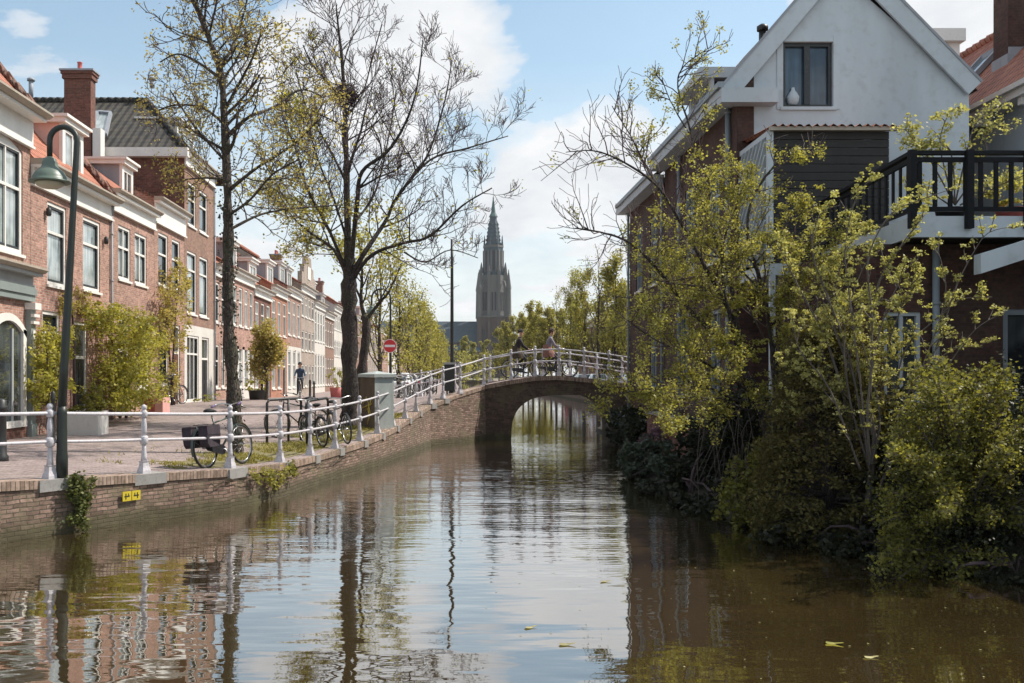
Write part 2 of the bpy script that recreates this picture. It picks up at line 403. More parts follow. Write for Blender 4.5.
# leaves: many small folded faces with numpy
def leaves(name, centres, size, mat, parent=None, aspect=.7, droop=0.0, origin=None, jitter=.35):
    c = np.asarray(centres, dtype=float).reshape(-1, 3); n = len(c)
    d = rng.normal(size=(n, 3)); d[:, 2] = d[:, 2]*.6-droop; d /= np.linalg.norm(d, axis=1)[:, None]
    e = rng.normal(size=(n, 3)); e -= (e*d).sum(1)[:, None]*d; e /= np.linalg.norm(e, axis=1)[:, None]
    nn = np.cross(d, e)
    s = size*(1+jitter*rng.uniform(-1, 1, n))[:, None]
    a = c-d*s*.5; b = c+e*s*.5*aspect+nn*s*.12; g = c+d*s*.5; h = c-e*s*.5*aspect+nn*s*.12
    v = np.stack([a, b, g, h], axis=1).reshape(-1, 3)
    o = np.array(WL[parent.name]) if parent is not None else (np.array(origin) if origin is not None else np.zeros(3))
    v = v-o
    me = bpy.data.meshes.new(name)
    me.vertices.add(n*4); me.vertices.foreach_set('co', v.ravel())
    me.loops.add(n*4); me.loops.foreach_set('vertex_index', np.arange(n*4, dtype=np.int32))
    me.polygons.add(n); me.polygons.foreach_set('loop_start', np.arange(0, n*4, 4, dtype=np.int32))
    me.materials.append(MATS[mat]); me.update(); me.validate()
    ob = bpy.data.objects.new(name, me); col.objects.link(ob)
    if parent is not None: ob.parent = parent
    else: ob.location = tuple(o)
    WL[ob.name] = V(o)
    return ob
def blob_points(blobs, n, shell=.55, clump=.35):
    """points in lumpy ellipsoids: (centre, radii); gathered into tufts so the outline is uneven and gaps open"""
    out = []
    w = np.array([r[0]*r[1]*r[2] for _, r in blobs])**.75; w /= w.sum()
    for (c, r), wi in zip(blobs, w):
        k = max(4, int(n*wi)); nc = max(6, k//26)
        d = rng.normal(size=(nc, 3)); d /= np.linalg.norm(d, axis=1)[:, None]
        rad = rng.uniform(shell, 1.08, nc)[:, None]
        cc = d*rad
        idx = rng.integers(0, nc, k)
        pp = cc[idx]+rng.normal(size=(k, 3))*clump*.33
        out.append(np.array(c)+pp*np.array(r))
    return np.concatenate(out)
# ------------------------------------------------------------------ trees
class Tree:
    def __init__(s, seed, up=.25, spread=.9, wander=.16, ratio=.62):
        s.r = random.Random(seed); s.w = MB(); s.tw = MB(); s.tips = []; s.up = up; s.spread = spread; s.wander = wander; s.ratio = ratio
    def rv(s, k=1.0): return V((s.r.gauss(0, k), s.r.gauss(0, k), s.r.gauss(0, k)))
    def grow(s, p, d, ln, r, depth, r_end=None, kids=(3, 5), minr=.006):
        segs = 5 if depth > 1 else 4
        pts = [V(p)]; d = V(d).normalized(); rad = [r]; r_end = r*.35 if r_end is None else r_end
        for i in range(segs):
            d = (d+s.rv(s.wander)+V((0, 0, s.up*.35))).normalized()
            pts.append(pts[-1]+d*ln/segs*s.r.uniform(.85, 1.15)); rad.append(lerp(r, r_end, (i+1)/segs))
        rad = [max(q, minr) for q in rad]
        (s.w if depth >= 2 else s.tw).tube(pts, rad, 6 if depth >= 2 else (4 if depth == 1 else 3), cap=False)
        s.along(pts, rad, ln, depth, kids, minr)
    def along(s, pts, rad, ln, depth, kids, minr=.006, start=.25):
        if depth <= 1:
            for i in range(1, len(pts)): s.tips.append((pts[i], depth))
        if depth <= 0: return
        n = s.r.randint(*kids)
        for k in range(n):
            t = start+(1-start)*(k+s.r.random())/n; x = t*(len(pts)-1); i = min(int(x), len(pts)-2)
            q = pts[i].lerp(pts[i+1], x-i); dd = (pts[i+1]-pts[i]).normalized()
            side = s.rv(); side -= dd*side.dot(dd); side.normalize()
            nd = dd*.75+side*s.spread*s.r.uniform(.6, 1.1)+V((0, 0, s.up))
            rr = rad[i]*s.ratio*s.r.uniform(.7, 1)
            s.grow(q, nd, ln*s.r.uniform(.42, .66)*(1.05-.3*t), rr, depth-1, None, kids, minr)
    def limb(s, pts, r0, r1, depth=2, sub=6, ln=2.0, kids=(3, 5), start=.3, rough=0, minr=.006, k=8):
        # a limb laid along given points, with branches of its own
        fine = []; rad = []
        P_ = [V(p) for p in pts]; m = len(P_)
        tot = (m-1)*5
        for i in range(m-1):
            p0, p1, p2, p3 = P_[max(i-1, 0)], P_[i], P_[i+1], P_[min(i+2, m-1)]
            for j in range(5 if i < m-2 else 6):
                t = j/5; q = .5*((2*p1)+(p2-p0)*t+(2*p0-5*p1+4*p2-p3)*t*t+(3*p1-p0-3*p2+p3)*t**3)
                rr = lerp(r0, r1, ((i*5+j)/tot)**.8)
                q = q+s.rv(rr*.045+.004*rough); fine.append(q); rad.append(max(minr, rr*(1+s.r.uniform(-.1, .1)*(1+rough))))
        s.w.tube(fine, rad, k, cap=True)
        for i in range(sub):
            t = start+(1-start)*(i+s.r.random())/sub; x = t*(len(fine)-1); i0 = min(int(x), len(fine)-2)
            q = fine[i0]; dd = (fine[i0+1]-fine[i0]).normalized()
            side = s.rv(); side -= dd*side.dot(dd); side.normalize()
            nd = dd*.6+side*s.spread+V((0, 0, s.up))
            s.grow(q, nd, ln*s.r.uniform(.6, 1.1)*(1.15-.5*t), max(.010, rad[i0]*.55*s.r.uniform(.6, 1)), depth, None, kids, minr)
        return fine
    def leaf_points(s, per, spreadr, keep=None, prob=1.0):
        out = []
        for p, dep in s.tips:
            if keep:
                pr = keep(p)
                if s.r.random() > pr: continue
            elif s.r.random() > prob: continue
            for _ in range(per):
                out.append((p.x+s.r.gauss(0, spreadr), p.y+s.r.gauss(0, spreadr), p.z+s.r.gauss(0, spreadr)))
        return out
    def finish(s, name, base, label, cat, group, leafmat, leafsize, pts, bark='bark', twig='twig', extra=None):
        t = thing(name, base, label, cat, group)
        n0 = len(s.w.v); s.w.v += s.tw.v; s.w.f += [tuple(i+n0 for i in q) for q in s.tw.f]; s.w.sm += s.tw.sm; s.w.mi += [1]*len(s.tw.mi)
        s.w.build('trunk', [bark, twig], t)
        if len(pts): leaves('crown', pts, leafsize, leafmat, t)
        return t

# ------------------------------------------------------------------ building parts
def facade_wall(mb, f, W, H, ops, T=.14, z0=0.0):
    """front face of a wall with real openings and their reveals; ops = (a0, z0, a1, z1[, rise])"""
    xs = sorted({0.0, W, *[o[0] for o in ops], *[o[2] for o in ops]}); zs = sorted({z0, H, *[o[1] for o in ops], *[o[3] for o in ops]})
    for i in range(len(xs)-1):
        for j in range(len(zs)-1):
            cx, cz = (xs[i]+xs[i+1])/2, (zs[j]+zs[j+1])/2
            if any(o[0] < cx < o[2] and o[1] < cz < o[3] for o in ops): continue
            if xs[i+1]-xs[i] < 1e-5 or zs[j+1]-zs[j] < 1e-5: continue
            mb.quad(f(xs[i], zs[j]), f(xs[i+1], zs[j]), f(xs[i+1], zs[j+1]), f(xs[i], zs[j+1]))
    for o in ops:
        a0, b0, a1, b1 = o[:4]
        for p, q in (((a0, b0), (a0, b1)), ((a1, b0), (a1, b1)), ((a0, b1), (a1, b1)), ((a0, b0), (a1, b0))):
            mb.quad(f(p[0], p[1], 0), f(q[0], q[1], 0), f(q[0], q[1], -T), f(p[0], p[1], -T))
        if len(o) > 4 and o[4]:
            ns = 8; rise = o[4]
            for k in range(ns):
                t0, t1 = k/ns, (k+1)/ns
                za, zb = b1-rise*(2*t0-1)**2, b1-rise*(2*t1-1)**2
                xa, xb = lerp(a0, a1, t0), lerp(a0, a1, t1)
                mb.quad(f(xa, za, -.002), f(xb, zb, -.002), f(xb, b1, -.002), f(xa, b1, -.002))
                mb.quad(f(xa, za, 0), f(xb, zb, 0), f(xb, zb, -T), f(xa, za, -T))
def window(f, a0, b0, a1, b1, parent, fm='white_paint', glass='glass_light', nx=1, rows=(.62,), fw=.09, depth=.10, sill=True, rise=0, name='window', sash='white_paint', dark_sash=False, pw=.035):
    """frame with bars, a pane behind it, a sill below; rows = heights of the horizontal bars as shares of the height"""
    m = MB(); w, h = a1-a0, b1-b0
    c0, c1 = -depth, -depth+.07
    m.box((a0, c0, b0), (a0+fw, c1, b1), lambda x, z, y: f(x, z, y)); m.box((a1-fw, c0, b0), (a1, c1, b1), lambda x, z, y: f(x, z, y))
    m.box((a0+fw, c0, b1-fw-rise*.6), (a1-fw, c1, b1), lambda x, z, y: f(x, z, y)); m.box((a0+fw, c0, b0), (a1-fw, c1, b0+fw), lambda x, z, y: f(x, z, y))
    for r in rows:
        z = b0+h*r; m.box((a0+fw, c0+.005, z-pw), (a1-fw, c1-.01, z+pw), lambda x, z, y: f(x, z, y))
    for i in range(1, nx):
        x = lerp(a0, a1, i/nx); m.box((x-pw*.8, c0+.01, b0+fw), (x+pw*.8, c1-.015, b1-fw), lambda x, z, y: f(x, z, y))
    o = m.build(name, fm, parent)
    if dark_sash:
        q = MB(); sw = .045; x0, x1, zz0, zz1 = a0+fw+.003, a1-fw-.003, b0+fw+.003, b1-fw-rise*.6-.003; G3 = lambda x, z, y: f(x, z, y)
        q.box((x0, c0+.002, zz0), (x0+sw, c1-.02, zz1), G3); q.box((x1-sw, c0+.002, zz0), (x1, c1-.02, zz1), G3); q.box((x0+sw, c0+.002, zz1-sw), (x1-sw, c1-.02, zz1), G3); q.box((x0+sw, c0+.002, zz0), (x1-sw, c1-.02, zz0+sw*1.4), G3)
        q.build('sash', 'door_dark', o)
    g = MB(); g.quad(f(a0+fw*.5, b0+fw*.5, -depth-.004), f(a1-fw*.5, b0+fw*.5, -depth-.004), f(a1-fw*.5, b1-fw*.5, -depth-.004), f(a0+fw*.5, b1-fw*.5, -depth-.004))
    g.build('pane', glass, o)
    if sill:
        s = MB(); s.box((a0-.06, -depth+.075, b0-.07), (a1+.06, .055, b0-.003), lambda x, z, y: f(x, z, y)); s.build('sill', sill if isinstance(sill, str) else 'white_paint', o)
    return o
def door(f, a0, b0, a1, b1, parent, mat='door_blue', light=.32):
    """panelled door with a fan light above and a handle"""
    zt = b1-(b1-b0)*light
    m = MB(); g = lambda x, z, y: f(x, z, y)
    m.box((a0+.09, -.12, b0), (a1-.09, -.07, zt-.06), g)
    for i in (0, 1):
        for k in (0, 1):
            xa = lerp(a0+.09, a1-.09, .1+.46*i); xb = lerp(a0+.09, a1-.09, .44+.46*i)
            za = lerp(b0, zt, .08+.45*k); zb = lerp(b0, zt, .45+.48*k)
            m.box((xa, -.068, za), (xb, -.055, zb), g)
    d = m.build('door', mat, parent)
    q = MB(); q.box((a0, -.13, b0), (a0+.088, -.04, b1), g); q.box((a1-.088, -.13, b0), (a1, -.04, b1), g)
    q.box((a0+.09, -.13, zt-.055), (a1-.09, -.04, zt+.03), g); q.box((a0+.09, -.13, b1-.09), (a1-.09, -.04, b1), g); q.build('frame', 'white_paint', d)
    q = MB(); q.quad(f(a0+.09, zt+.03, -.1), f(a1-.09, zt+.03, -.1), f(a1-.09, b1-.09, -.1), f(a0+.09, b1-.09, -.1)); q.build('pane', 'glass_dark', d)
    q = MB(); q.lathe(f(a1-.2, lerp(b0, zt, .48), -.04), [(.01, -.06), (.025, -.04), (.025, .04), (.01, .06)], 6); q.build('handle', 'chrome', d)
    return d
def cornice(f, W, zt, H, parent, over=.34, mat='white_paint', gut='gutter_tan', a0=0.0):
    m = MB(); g = lambda x, z, y: f(x, z, y)
    m.box((a0, .003, zt-H), (a0+W, .07, zt-.16), g)
    m.box((a0-.02, .003, zt-H-.06), (a0+W+.02, .11, zt-H-.003), g)
    m.box((a0-.02, .003, zt-.157), (a0+W+.02, over*.7, zt-.08), g)
    c = m.build('cornice', mat, parent)
    m = MB(); prof = [(.0, -.077), (over*.8, -.077), (over, -.01), (over, .04), (over-.05, .05), (.0, .05)]
    pts0 = [f(a0-.05, zt+z, y) for y, z in prof]; off = f(a0+W+.05, 0, 0)-f(a0-.05, 0, 0)
    m.prism(pts0, off); m.build('gutter', gut, c)
    return c
def row_roof(f, W, ze, rise, depth, parent, mat, over=.1, a0=0.0, back=True):
    """saddle roof with its ridge along the street"""
    m = MB(); e = .04
    A, B = f(a0-e, ze, over), f(a0+W+e, ze, over); C, D = f(a0+W+e, ze+rise, -depth/2), f(a0-e, ze+rise, -depth/2)
    G, H_ = f(a0+W+e, ze, -depth), f(a0-e, ze, -depth)
    t = V((0, 0, -.10))
    m.quad(A, B, C, D); m.quad(D, C, G, H_); m.quad(A+t, B+t, C+t, D+t); m.quad(D+t, C+t, G+t, H_+t)
    m.quad(A, D, D+t, A+t); m.quad(B, C, C+t, B+t); m.quad(D, H_, H_+t, D+t); m.quad(C, G, G+t, C+t); m.quad(A, B, B+t, A+t)
    r = m.build('roof', mat, parent)
    m = MB(); n = max(3, int(W/.35))
    for i in range(n):
        xa, xb = a0-e+(W+2*e)*i/n, a0-e+(W+2*e)*(i+1)/n+.03
        m.tube([f(xa, ze+rise+.02, -depth/2), f(xb, ze+rise+.035, -depth/2)], [.10, .12], 8)
    m.build('ridge_tiles', mat, r)
    return r
def chimney(c, w, d, z0, z1, parent, mat='brick_brown', pots=2):
    x, y = c; m = MB()
    m.box((x-w/2, y-d/2, z0), (x+w/2, y+d/2, z1-.32)); m.box((x-w/2-.06, y-d/2-.06, z1-.317), (x+w/2+.06, y+d/2+.06, z1-.15)); m.box((x-w/2-.1, y-d/2-.1, z1-.147), (x+w/2+.1, y+d/2+.1, z1-.04))
    o = m.build('chimney', mat, parent)
    m = MB()
    m.box((x-w/2-.14, y-d/2-.14, z1-.037), (x+w/2+.14, y+d/2+.14, z1+.03)); m.build('cap', 'lead', o)
    for i in range(pots):
        m = MB(); yy = y+(i-(pots-1)/2)*d*.42; m.lathe((x, yy, z1+.033), [(.10, 0), (.12, .05), (.09, .1), (.09, .3), (.11, .33), (.07, .35)], 8); m.build('chimney_pot', 'pot_red', o)
    return o
def dormer(f, ac, zb, w, h, parent, back=.8, face_c=-.6, cheek='plaster_pink', glass='glass_light', depth=1.7, frame_m='white_paint', nx=1):
    g = lambda x, z, y: f(x, z, y)
    m = MB(); fw = .18
    m.box((ac-w/2, face_c-depth, zb-.5), (ac+w/2, face_c-.1, zb+h-.2), g)
    d = m.build('dormer', cheek, parent)
    m = MB()
    m.box((ac-w/2-.02, face_c-.097, zb-.05), (ac-w/2+fw, face_c, zb+h-.2), g); m.box((ac+w/2-fw, face_c-.097, zb-.05), (ac+w/2+.02, face_c, zb+h-.2), g)
    m.box((ac-w/2+fw, face_c-.097, zb+h-.4), (ac+w/2-fw, face_c-.01, zb+h-.2), g); m.box((ac-w/2+fw, face_c-.097, zb-.05), (ac+w/2-fw, face_c+.03, zb+.05), g)
    for i in range(1, nx+1):
        x = lerp(ac-w/2+fw, ac+w/2-fw, i/(nx+1)); m.box((x-.03, face_c-.08, zb+.05), (x+.03, face_c-.02, zb+h-.4), g)
    m.build('window_frame', frame_m, d)
    m = MB(); m.quad(f(ac-w/2+fw, zb+.05, face_c-.06), f(ac+w/2-fw, zb+.05, face_c-.06), f(ac+w/2-fw, zb+h-.4, face_c-.06), f(ac-w/2+fw, zb+h-.4, face_c-.06)); m.build('pane', glass, d)
    m = MB(); m.box((ac-w/2-.14, face_c-depth, zb+h-.197), (ac+w/2+.14, face_c+.12, zb+h-.06), g); m.box((ac-w/2-.2, face_c-depth, zb+h-.057), (ac+w/2+.2, face_c+.2, zb+h+.02), g); m.build('dormer_roof', frame_m, d)
    return d
def drainpipe(p0, z0, z1, parent, r=.045, mat='pipe_grey', head=True):
    x, y = p0; m = MB(); m.tube([(x, y, z0), (x, y, z1)], r, 8)
    n = int((z1-z0)/1.4)
    for i in range(n+1): m.lathe((x, y, z0+.3+i*1.4), [(r+.004, 0), (r+.016, .01), (r+.016, .05), (r+.004, .06)], 8)
    if head: m.lathe((x, y, z1-.02), [(r, 0), (r*2.2, .18), (r*2.2, .26)], 8)
    return m.build('drainpipe', mat, parent)

# ------------------------------------------------------------------ the quay line (sighted: water line and coping), the ground
QT = [(-420, 634, 556), (-200, 584, 514), (-80, 556, 491), (0, 543, 482.5), (50, 535.5, 480), (143, 521, 474.5), (230, 509, 469.5), (280, 497.5, 464), (310, 487, 457.5), (335, 478.5, 450.5), (359.5, 471.5, 443), (377.5, 466, 436), (392.5, 460, 429), (405, 455.5, 421.5), (416, 451, 414.5), (430, 445.5, 405.5)]
QUAY = []
for px, wl, cp in QT:
    d = F*EYE/(wl-VY); QUAY.append(V(((px-VX)*d/F, d, EYE-(cp-VY)*d/F)))
QUAY += [V((.25, 34.35, 1.66)), V((1.26, 35.8, 1.95))]
BR_Y0, BR_Y1 = 35.8, 40.2
def deck_z(x):          # bridge deck profile
    pts = [(-1.2, 1.25), (-.3, 1.45), (.25, 1.66), (1.26, 1.95), (2.2, 2.13), (3.0, 2.25), (3.9, 2.29), (5.2, 2.17), (6.5, 1.98), (8.5, 1.65), (11, 1.3), (13, 1.15)]
    if x <= pts[0][0]: return pts[0][1]
    for (a, za), (b, zb) in zip(pts, pts[1:]):
        if x <= b: return lerp(za, zb, (x-a)/(b-a))
    return pts[-1][1]
XF = -10.2
def fac_z(y): return .84+.42*smooth(25, 37, y)-.25*smooth(42, 62, y)
rows = []
for q in QUAY:
    yf = q.y+max(0, (24-q.y))*.25
    rows.append((q.copy(), V((XF, q.y+.0, fac_z(q.y)))))
rows.append((V((1.26, 38, 1.95)), V((XF, 38, fac_z(38))))); rows.append((V((1.26, BR_Y1, 1.95)), V((XF, BR_Y1, fac_z(BR_Y1)))))
for y, z in ((41.5, 1.7), (44, 1.3), (50, 1.1), (60, 1.0), (80, 1.0), (120, 1.0), (200, 1.0), (330, 1.0)):
    rows.append((V((1.1, y, z)), V((XF, y, fac_z(y)))))
NC = 22
def ground_pt(q, f, t):
    p = q.lerp(f, t); k = 5.0 if q.y > 30 else 1.5
    p.z = lerp(f.z, q.z, (1-t)**k); return p
def ground_h(x, y):
    for (q0, f0), (q1, f1) in zip(rows, rows[1:]):
        if q0.y <= y <= q1.y:
            s = (y-q0.y)/max(1e-6, q1.y-q0.y); qx = lerp(q0.x, q1.x, s)
            t = max(0, min(1, (x-qx)/(XF-qx)))
            k0 = ground_pt(q0, f0, t).z; k1 = ground_pt(q1, f1, t).z
            return lerp(k0, k1, s)
    return .84
m = MB(); fine = []
for (q0, f0), (q1, f1) in zip(rows, rows[1:]):
    for s in (0, .5): fine.append([ground_pt(q0, f0, j/NC).lerp(ground_pt(q1, f1, j/NC), s) for j in range(NC+1)])
fine.append([ground_pt(rows[-1][0], rows[-1][1], j/NC) for j in range(NC+1)])
for r in fine:          # the street runs on under the house fronts
    r.append(V((XF-.5, r[-1].y, r[-1].z)))
m.v = [tuple(p) for r in fine for p in r]; w_ = NC+2
for i in range(len(fine)-1):
    for j in range(w_-1):
        m.f.append((i*w_+j, i*w_+j+1, (i+1)*w_+j+1, (i+1)*w_+j)); m.sm.append(True); m.mi.append(0)
tag(m.build('street', 'paving_brick'), kind='structure')
# ground far out, both banks
m = MB(); m.quad((XF-.3, -20, .7), (-900, -20, .7), (-900, 1400, .7), (XF-.3, 1400, .7)); tag(m.build('ground', 'far_ground'), kind='structure')
m = MB(); m.quad((XF-.3, 329, .95), (60, 329, .95), (60, 1400, .95), (XF-.3, 1400, .95)); tag(m.build('ground', 'far_ground'), kind='structure')
m = MB(); m.quad((12, 42, 1.0), (14, 42, 1.0), (14, 329, 1.0), (12, 329, 1.0)); m.quad((14, -20, 1.0), (900, -20, 1.0), (900, 329, 1.0), (14, 329, 1.0)); m.quad((60, 329, .96), (900, 329, .96), (900, 1400, .96), (60, 1400, .96))
tag(m.build('ground', 'far_ground'), kind='structure')
m = MB(); m.quad((12.02, 42, 1.01), (19.4, 42, 1.01), (19.4, 329, 1.01), (12.02, 329, 1.01)); tag(m.build('road', 'paving_brick'), kind='structure')
# water
m = MB(); m.quad((-60, -30, 0), (40, -30, 0), (40, 340, 0), (-60, 340, 0)); tag(m.build('water', 'canal_water'), kind='structure')

# quay wall with coping stones
def quay_n(i):
    a = QUAY[max(i-1, 0)]; b = QUAY[min(i+1, len(QUAY)-1)]; t = V((b.x-a.x, b.y-a.y, 0)).normalized(); return t, V((t.y, -t.x, 0))
qw = thing('quay_wall', QUAY[4].copy()*1.0, 'long weathered brick quay wall with brick coping under the white railing', 'quay wall')
def poly_wall(mb, pts, zf, zt, off, lean=.10):
    """a wall skin along pts from zf(p) to zt(p), pushed out by off, leaning outwards to its foot"""
    n = len(pts)
    for i in range(n-1):
        ta, na = quay_n(i); tb, nb = quay_n(i+1)
        a, b = pts[i], pts[i+1]
        mb.quad(a+na*(off+lean)+V((0,0,zf-a.z)), b+nb*(off+lean)+V((0,0,zf-b.z)), b+nb*off+V((0,0,zt(b)-b.z)), a+na*off+V((0,0,zt(a)-a.z)))
m = MB(); poly_wall(m, QUAY, -1.0, lambda p: p.z-.125, 0.0, .06); m.build('brickwork', 'brick_quay', qw)
m = MB()
for i in range(len(QUAY)-1):
    ta, na = quay_n(i); tb, nb = quay_n(i+1); a, b = QUAY[i], QUAY[i+1]
    o, k = .025, -.38; u = V((0,0,1))
    A = [a+na*o-u*.122, a+na*o+u*.004, a+na*k+u*.004]; B = [b+nb*o-u*.122, b+nb*o+u*.004, b+nb*k+u*.004]
    m.quad(A[0], B[0], B[1], A[1]); m.quad(A[1], B[1], B[2], A[2]); m.quad(A[0], B[0], b+nb*(-.02)-u*.122, a+na*(-.02)-u*.122)
m.build('coping', 'brick_rowlock', qw)
POSTS = []
def quay_at(px):
    k = (px-VX)/F
    for a, b in zip(QUAY, QUAY[1:]):
        ga, gb = a.x-k*a.y, b.x-k*b.y
        if ga <= 0 <= gb or gb <= 0 <= ga:
            t = ga/(ga-gb) if ga != gb else 0; p = a.lerp(b, t); d = V((b.x-a.x, b.y-a.y, 0)).normalized(); return p, d, V((d.y, -d.x, 0))
for i, px in enumerate([-150, -50, 50, 144, 230, 280, 310, 335, 359.5, 377.5, 392.5, 405, 416, 430, 443]):
    pq = px
    for _ in range(6):
        p, t, n = quay_at(min(pq, 455)); base = p-n*.15; pq += px-(VX+base.x*F/base.y)
    POSTS.append((base, t, n))
    m = MB(); wd = .30
    c = p+n*(-.165); m.obox(c+V((0,0,-.075)), t*(.30 if px < 240 else .15), n*.205, V((0,0,.084))); m.build('coping_stone', 'stone', qw)
m = MB(); rc = random.Random(2)
for s0, s1 in ((205, 262), (284, 352)):
    k = 34; ps = []
    for j in range(k+1):
        p, t, n = quay_at(lerp(s0, s1, j/k)); ps.append(p+n*.062+V((0, 0, -.17-.05*math.sin(j*.35)-.04*(rc.random()))))
    for j in range(k):
        w = .012+.022*rc.random(); m.quad(ps[j], ps[j+1], ps[j+1]-V((0,0,w)), ps[j]-V((0,0,w)))
m.build('crack', 'soil', qw)

# left quay beyond the bridge, right quay beyond the bridge
m = MB()
m.quad((1.1, BR_Y1, -1), (1.1, 44, -1), (1.1, 44, 1.3), (1.1, BR_Y1, 1.8)); m.quad((1.1, 44, -1), (1.1, 60, -1), (1.1, 60, 1.0), (1.1, 44, 1.3)); m.quad((1.1, 60, -1), (1.1, 329, -1), (1.1, 329, 1.0), (1.1, 60, 1.0))
m.quad((1.1, 329, -1), (12, 329, -1), (12, 329, 1.0), (1.1, 329, 1.0))
tag(m.build('quay_wall', 'brick_quay'), 'brick quay wall continuing along the far canal behind the bridge on the left', 'quay wall')
m = MB(); m.quad((12, 41, -1), (12, 329, -1), (12, 329, 1.0), (12, 41, 1.0)); m.quad((7.5, 42, -1), (12, 42, -1), (12, 42, 1.35), (7.5, 42, 1.7)); m.quad((11.98, 42, 1.0), (11.98, 329, 1.0), (12.4, 329, 1.06), (12.4, 42, 1.06)); m.quad((7.5, BR_Y1, -1), (7.5, 42, -1), (7.5, 42, 1.7), (7.5, BR_Y1, 1.7))
tag(m.build('quay_wall', 'brick_quay'), 'quay wall of the far bank seen through the bridge arch on the right', 'quay wall')

# ------------------------------------------------------------------ bridge
AX0, AX1 = 2.2, 6.15; ACX, AHW, AHT = (AX0+AX1)/2, (AX1-AX0)/2, 1.62
def arch_pts(n=28, g=0.0):
    out = []
    for i in range(n+1):
        t = math.pi*(1-i/n); ct, st = math.cos(t), math.sin(t); e = 2/2.9
        out.append((ACX+math.copysign(abs(ct)**e, ct)*(AHW+g), st**e*(AHT+g)))
    return out
br = thing('arch_bridge', (3.85, 38, 0), 'small humpbacked brick arch bridge spanning the canal', 'bridge')
def spandrel(y, out):
    m = MB(); ap = arch_pts()
    for (xa, za), (xb, zb) in zip(ap, ap[1:]):
        m.quad((xa, y, za), (xb, y, zb), (xb, y, deck_z(xb)-.12), (xa, y, deck_z(xa)-.12))
    m.quad((1.26, y, -1), (AX0, y, -1), (AX0, y, deck_z(AX0)-.12), (1.26, y, deck_z(1.26)-.12))
    m.quad((AX1, y, -1), (6.5, y, -1), (6.5, y, deck_z(6.5)-.12), (AX1, y, deck_z(AX1)-.12)); m.quad((6.5, y, -1), (8.5, y, -1), (8.5, y, deck_z(8.5)-.12), (6.5, y, deck_z(6.5)-.12))
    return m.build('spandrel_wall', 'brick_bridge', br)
spandrel(BR_Y0, -1); spandrel(BR_Y1, 1)
m = MB(); ap = arch_pts()
for (xa, za), (xb, zb) in zip(ap, ap[1:]): m.quad((xa, BR_Y0, za), (xb, BR_Y0, zb), (xb, BR_Y1, zb), (xa, BR_Y1, za), smooth=True)
m.quad((AX0, BR_Y0, -1), (AX0, BR_Y1, -1), (AX0, BR_Y1, 0), (AX0, BR_Y0, 0)); m.quad((AX1, BR_Y0, -1), (AX1, BR_Y1, -1), (AX1, BR_Y1, 0), (AX1, BR_Y0, 0))
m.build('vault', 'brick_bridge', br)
m = MB(); a0, a1 = arch_pts(g=.0), arch_pts(g=.30)
for i in range(len(a0)-1):
    (xa, za), (xb, zb), (xc, zc), (xd, zd) = a0[i], a0[i+1], a1[i+1], a1[i]
    y = BR_Y0-.03
    m.quad((xa, y, za), (xb, y, zb), (xc, y, zc), (xd, y, zd)); m.quad((xa, y, za), (xb, y, zb), (xb, BR_Y0+.2, zb-.002), (xa, BR_Y0+.2, za-.002)); m.quad((xd, y, zd), (xc, y, zc), (xc, BR_Y0, zc), (xd, BR_Y0, zd))
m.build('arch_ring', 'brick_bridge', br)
for y0, y1 in ((BR_Y0-.06, BR_Y0+.28), (BR_Y1-.28, BR_Y1+.06)):
    m = MB(); xs = [1.26+i*(8.5-1.26)/20 for i in range(21)]
    for a, b in zip(xs, xs[1:]):
        za, zb = deck_z(a)+.03, deck_z(b)+.03
        m.quad((a, y0, za), (b, y0, zb), (b, y1, zb), (a, y1, za)); m.quad((a, y0, za), (b, y0, zb), (b, y0, zb-.155), (a, y0, za-.155)); m.quad((a, y1, za), (b, y1, zb), (b, y1, zb-.155), (a, y1, za-.155)); m.quad((a, y0, za-.155), (b, y0, zb-.155), (b, y1, zb-.155), (a, y1, za-.155))
    m.build('edge_coping', 'brick_rowlock', br)
m = MB(); xs = [1.2+i*(13-1.2)/30 for i in range(31)]
for a, b in zip(xs, xs[1:]): m.quad((a, BR_Y0+.2, deck_z(a)), (b, BR_Y0+.2, deck_z(b)), (b, BR_Y1-.2, deck_z(b)), (a, BR_Y1-.2, deck_z(a)), smooth=True)
m.build('deck', 'paving_brick', br)

# ------------------------------------------------------------------ railings
def rail_post(base, t, parent, h=1.08):
    m = MB(); ax = Matrix(((t.x, -t.y, 0), (t.y, t.x, 0), (0, 0, 1)))
    q = 1.41421/2
    m.lathe(base, [(.16*q, 0), (.155*q, .05), (.115*q, .12), (.105*q, .18), (.125*q, .20)], 4, False, math.pi/4, ax)
    m.lathe(base+V((0,0,.2)), [(.052, 0), (.045, .08), (.036, .20), (.034, .27)], 10)
    m.lathe(base+V((0,0,.47)), [(.05, 0), (.066, .02), (.07, .07), (.066, .12), (.05, .14)], 10)
    m.lathe(base+V((0,0,.61)), [(.034, 0), (.045, .08), (.048, .16), (.034, .26), (.03, .29)], 10)
    m.lathe(base+V((0,0,.90)), [(.040, 0), (.056, .02), (.058, .09), (.040, .115), (.030, .12), (.044, .14), (.050, .165), (.036, .195), (.008, .21)], 10)
    return m.build('post', 'rail_paint', parent)
def railing(posts, label, sag=0):
    r = thing('iron_railing', posts[len(posts)//2][0], label, 'railing')
    for b, t in posts: rail_post(b, t, r)
    for h, rr in ((.96, .026), (.545, .024)):
        m = MB(); pts = []
        for (a, ta), (b, tb) in zip(posts, posts[1:]):
            for j in range(4):
                p = a.lerp(b, j/4); pts.append(p+V((0,0,h-.006*math.sin(j/4*math.pi))))
        pts.append(posts[-1][0]+V((0,0,h))); m.tube(pts, rr, 8); m.build('rail', 'rail_paint', r)
    return r
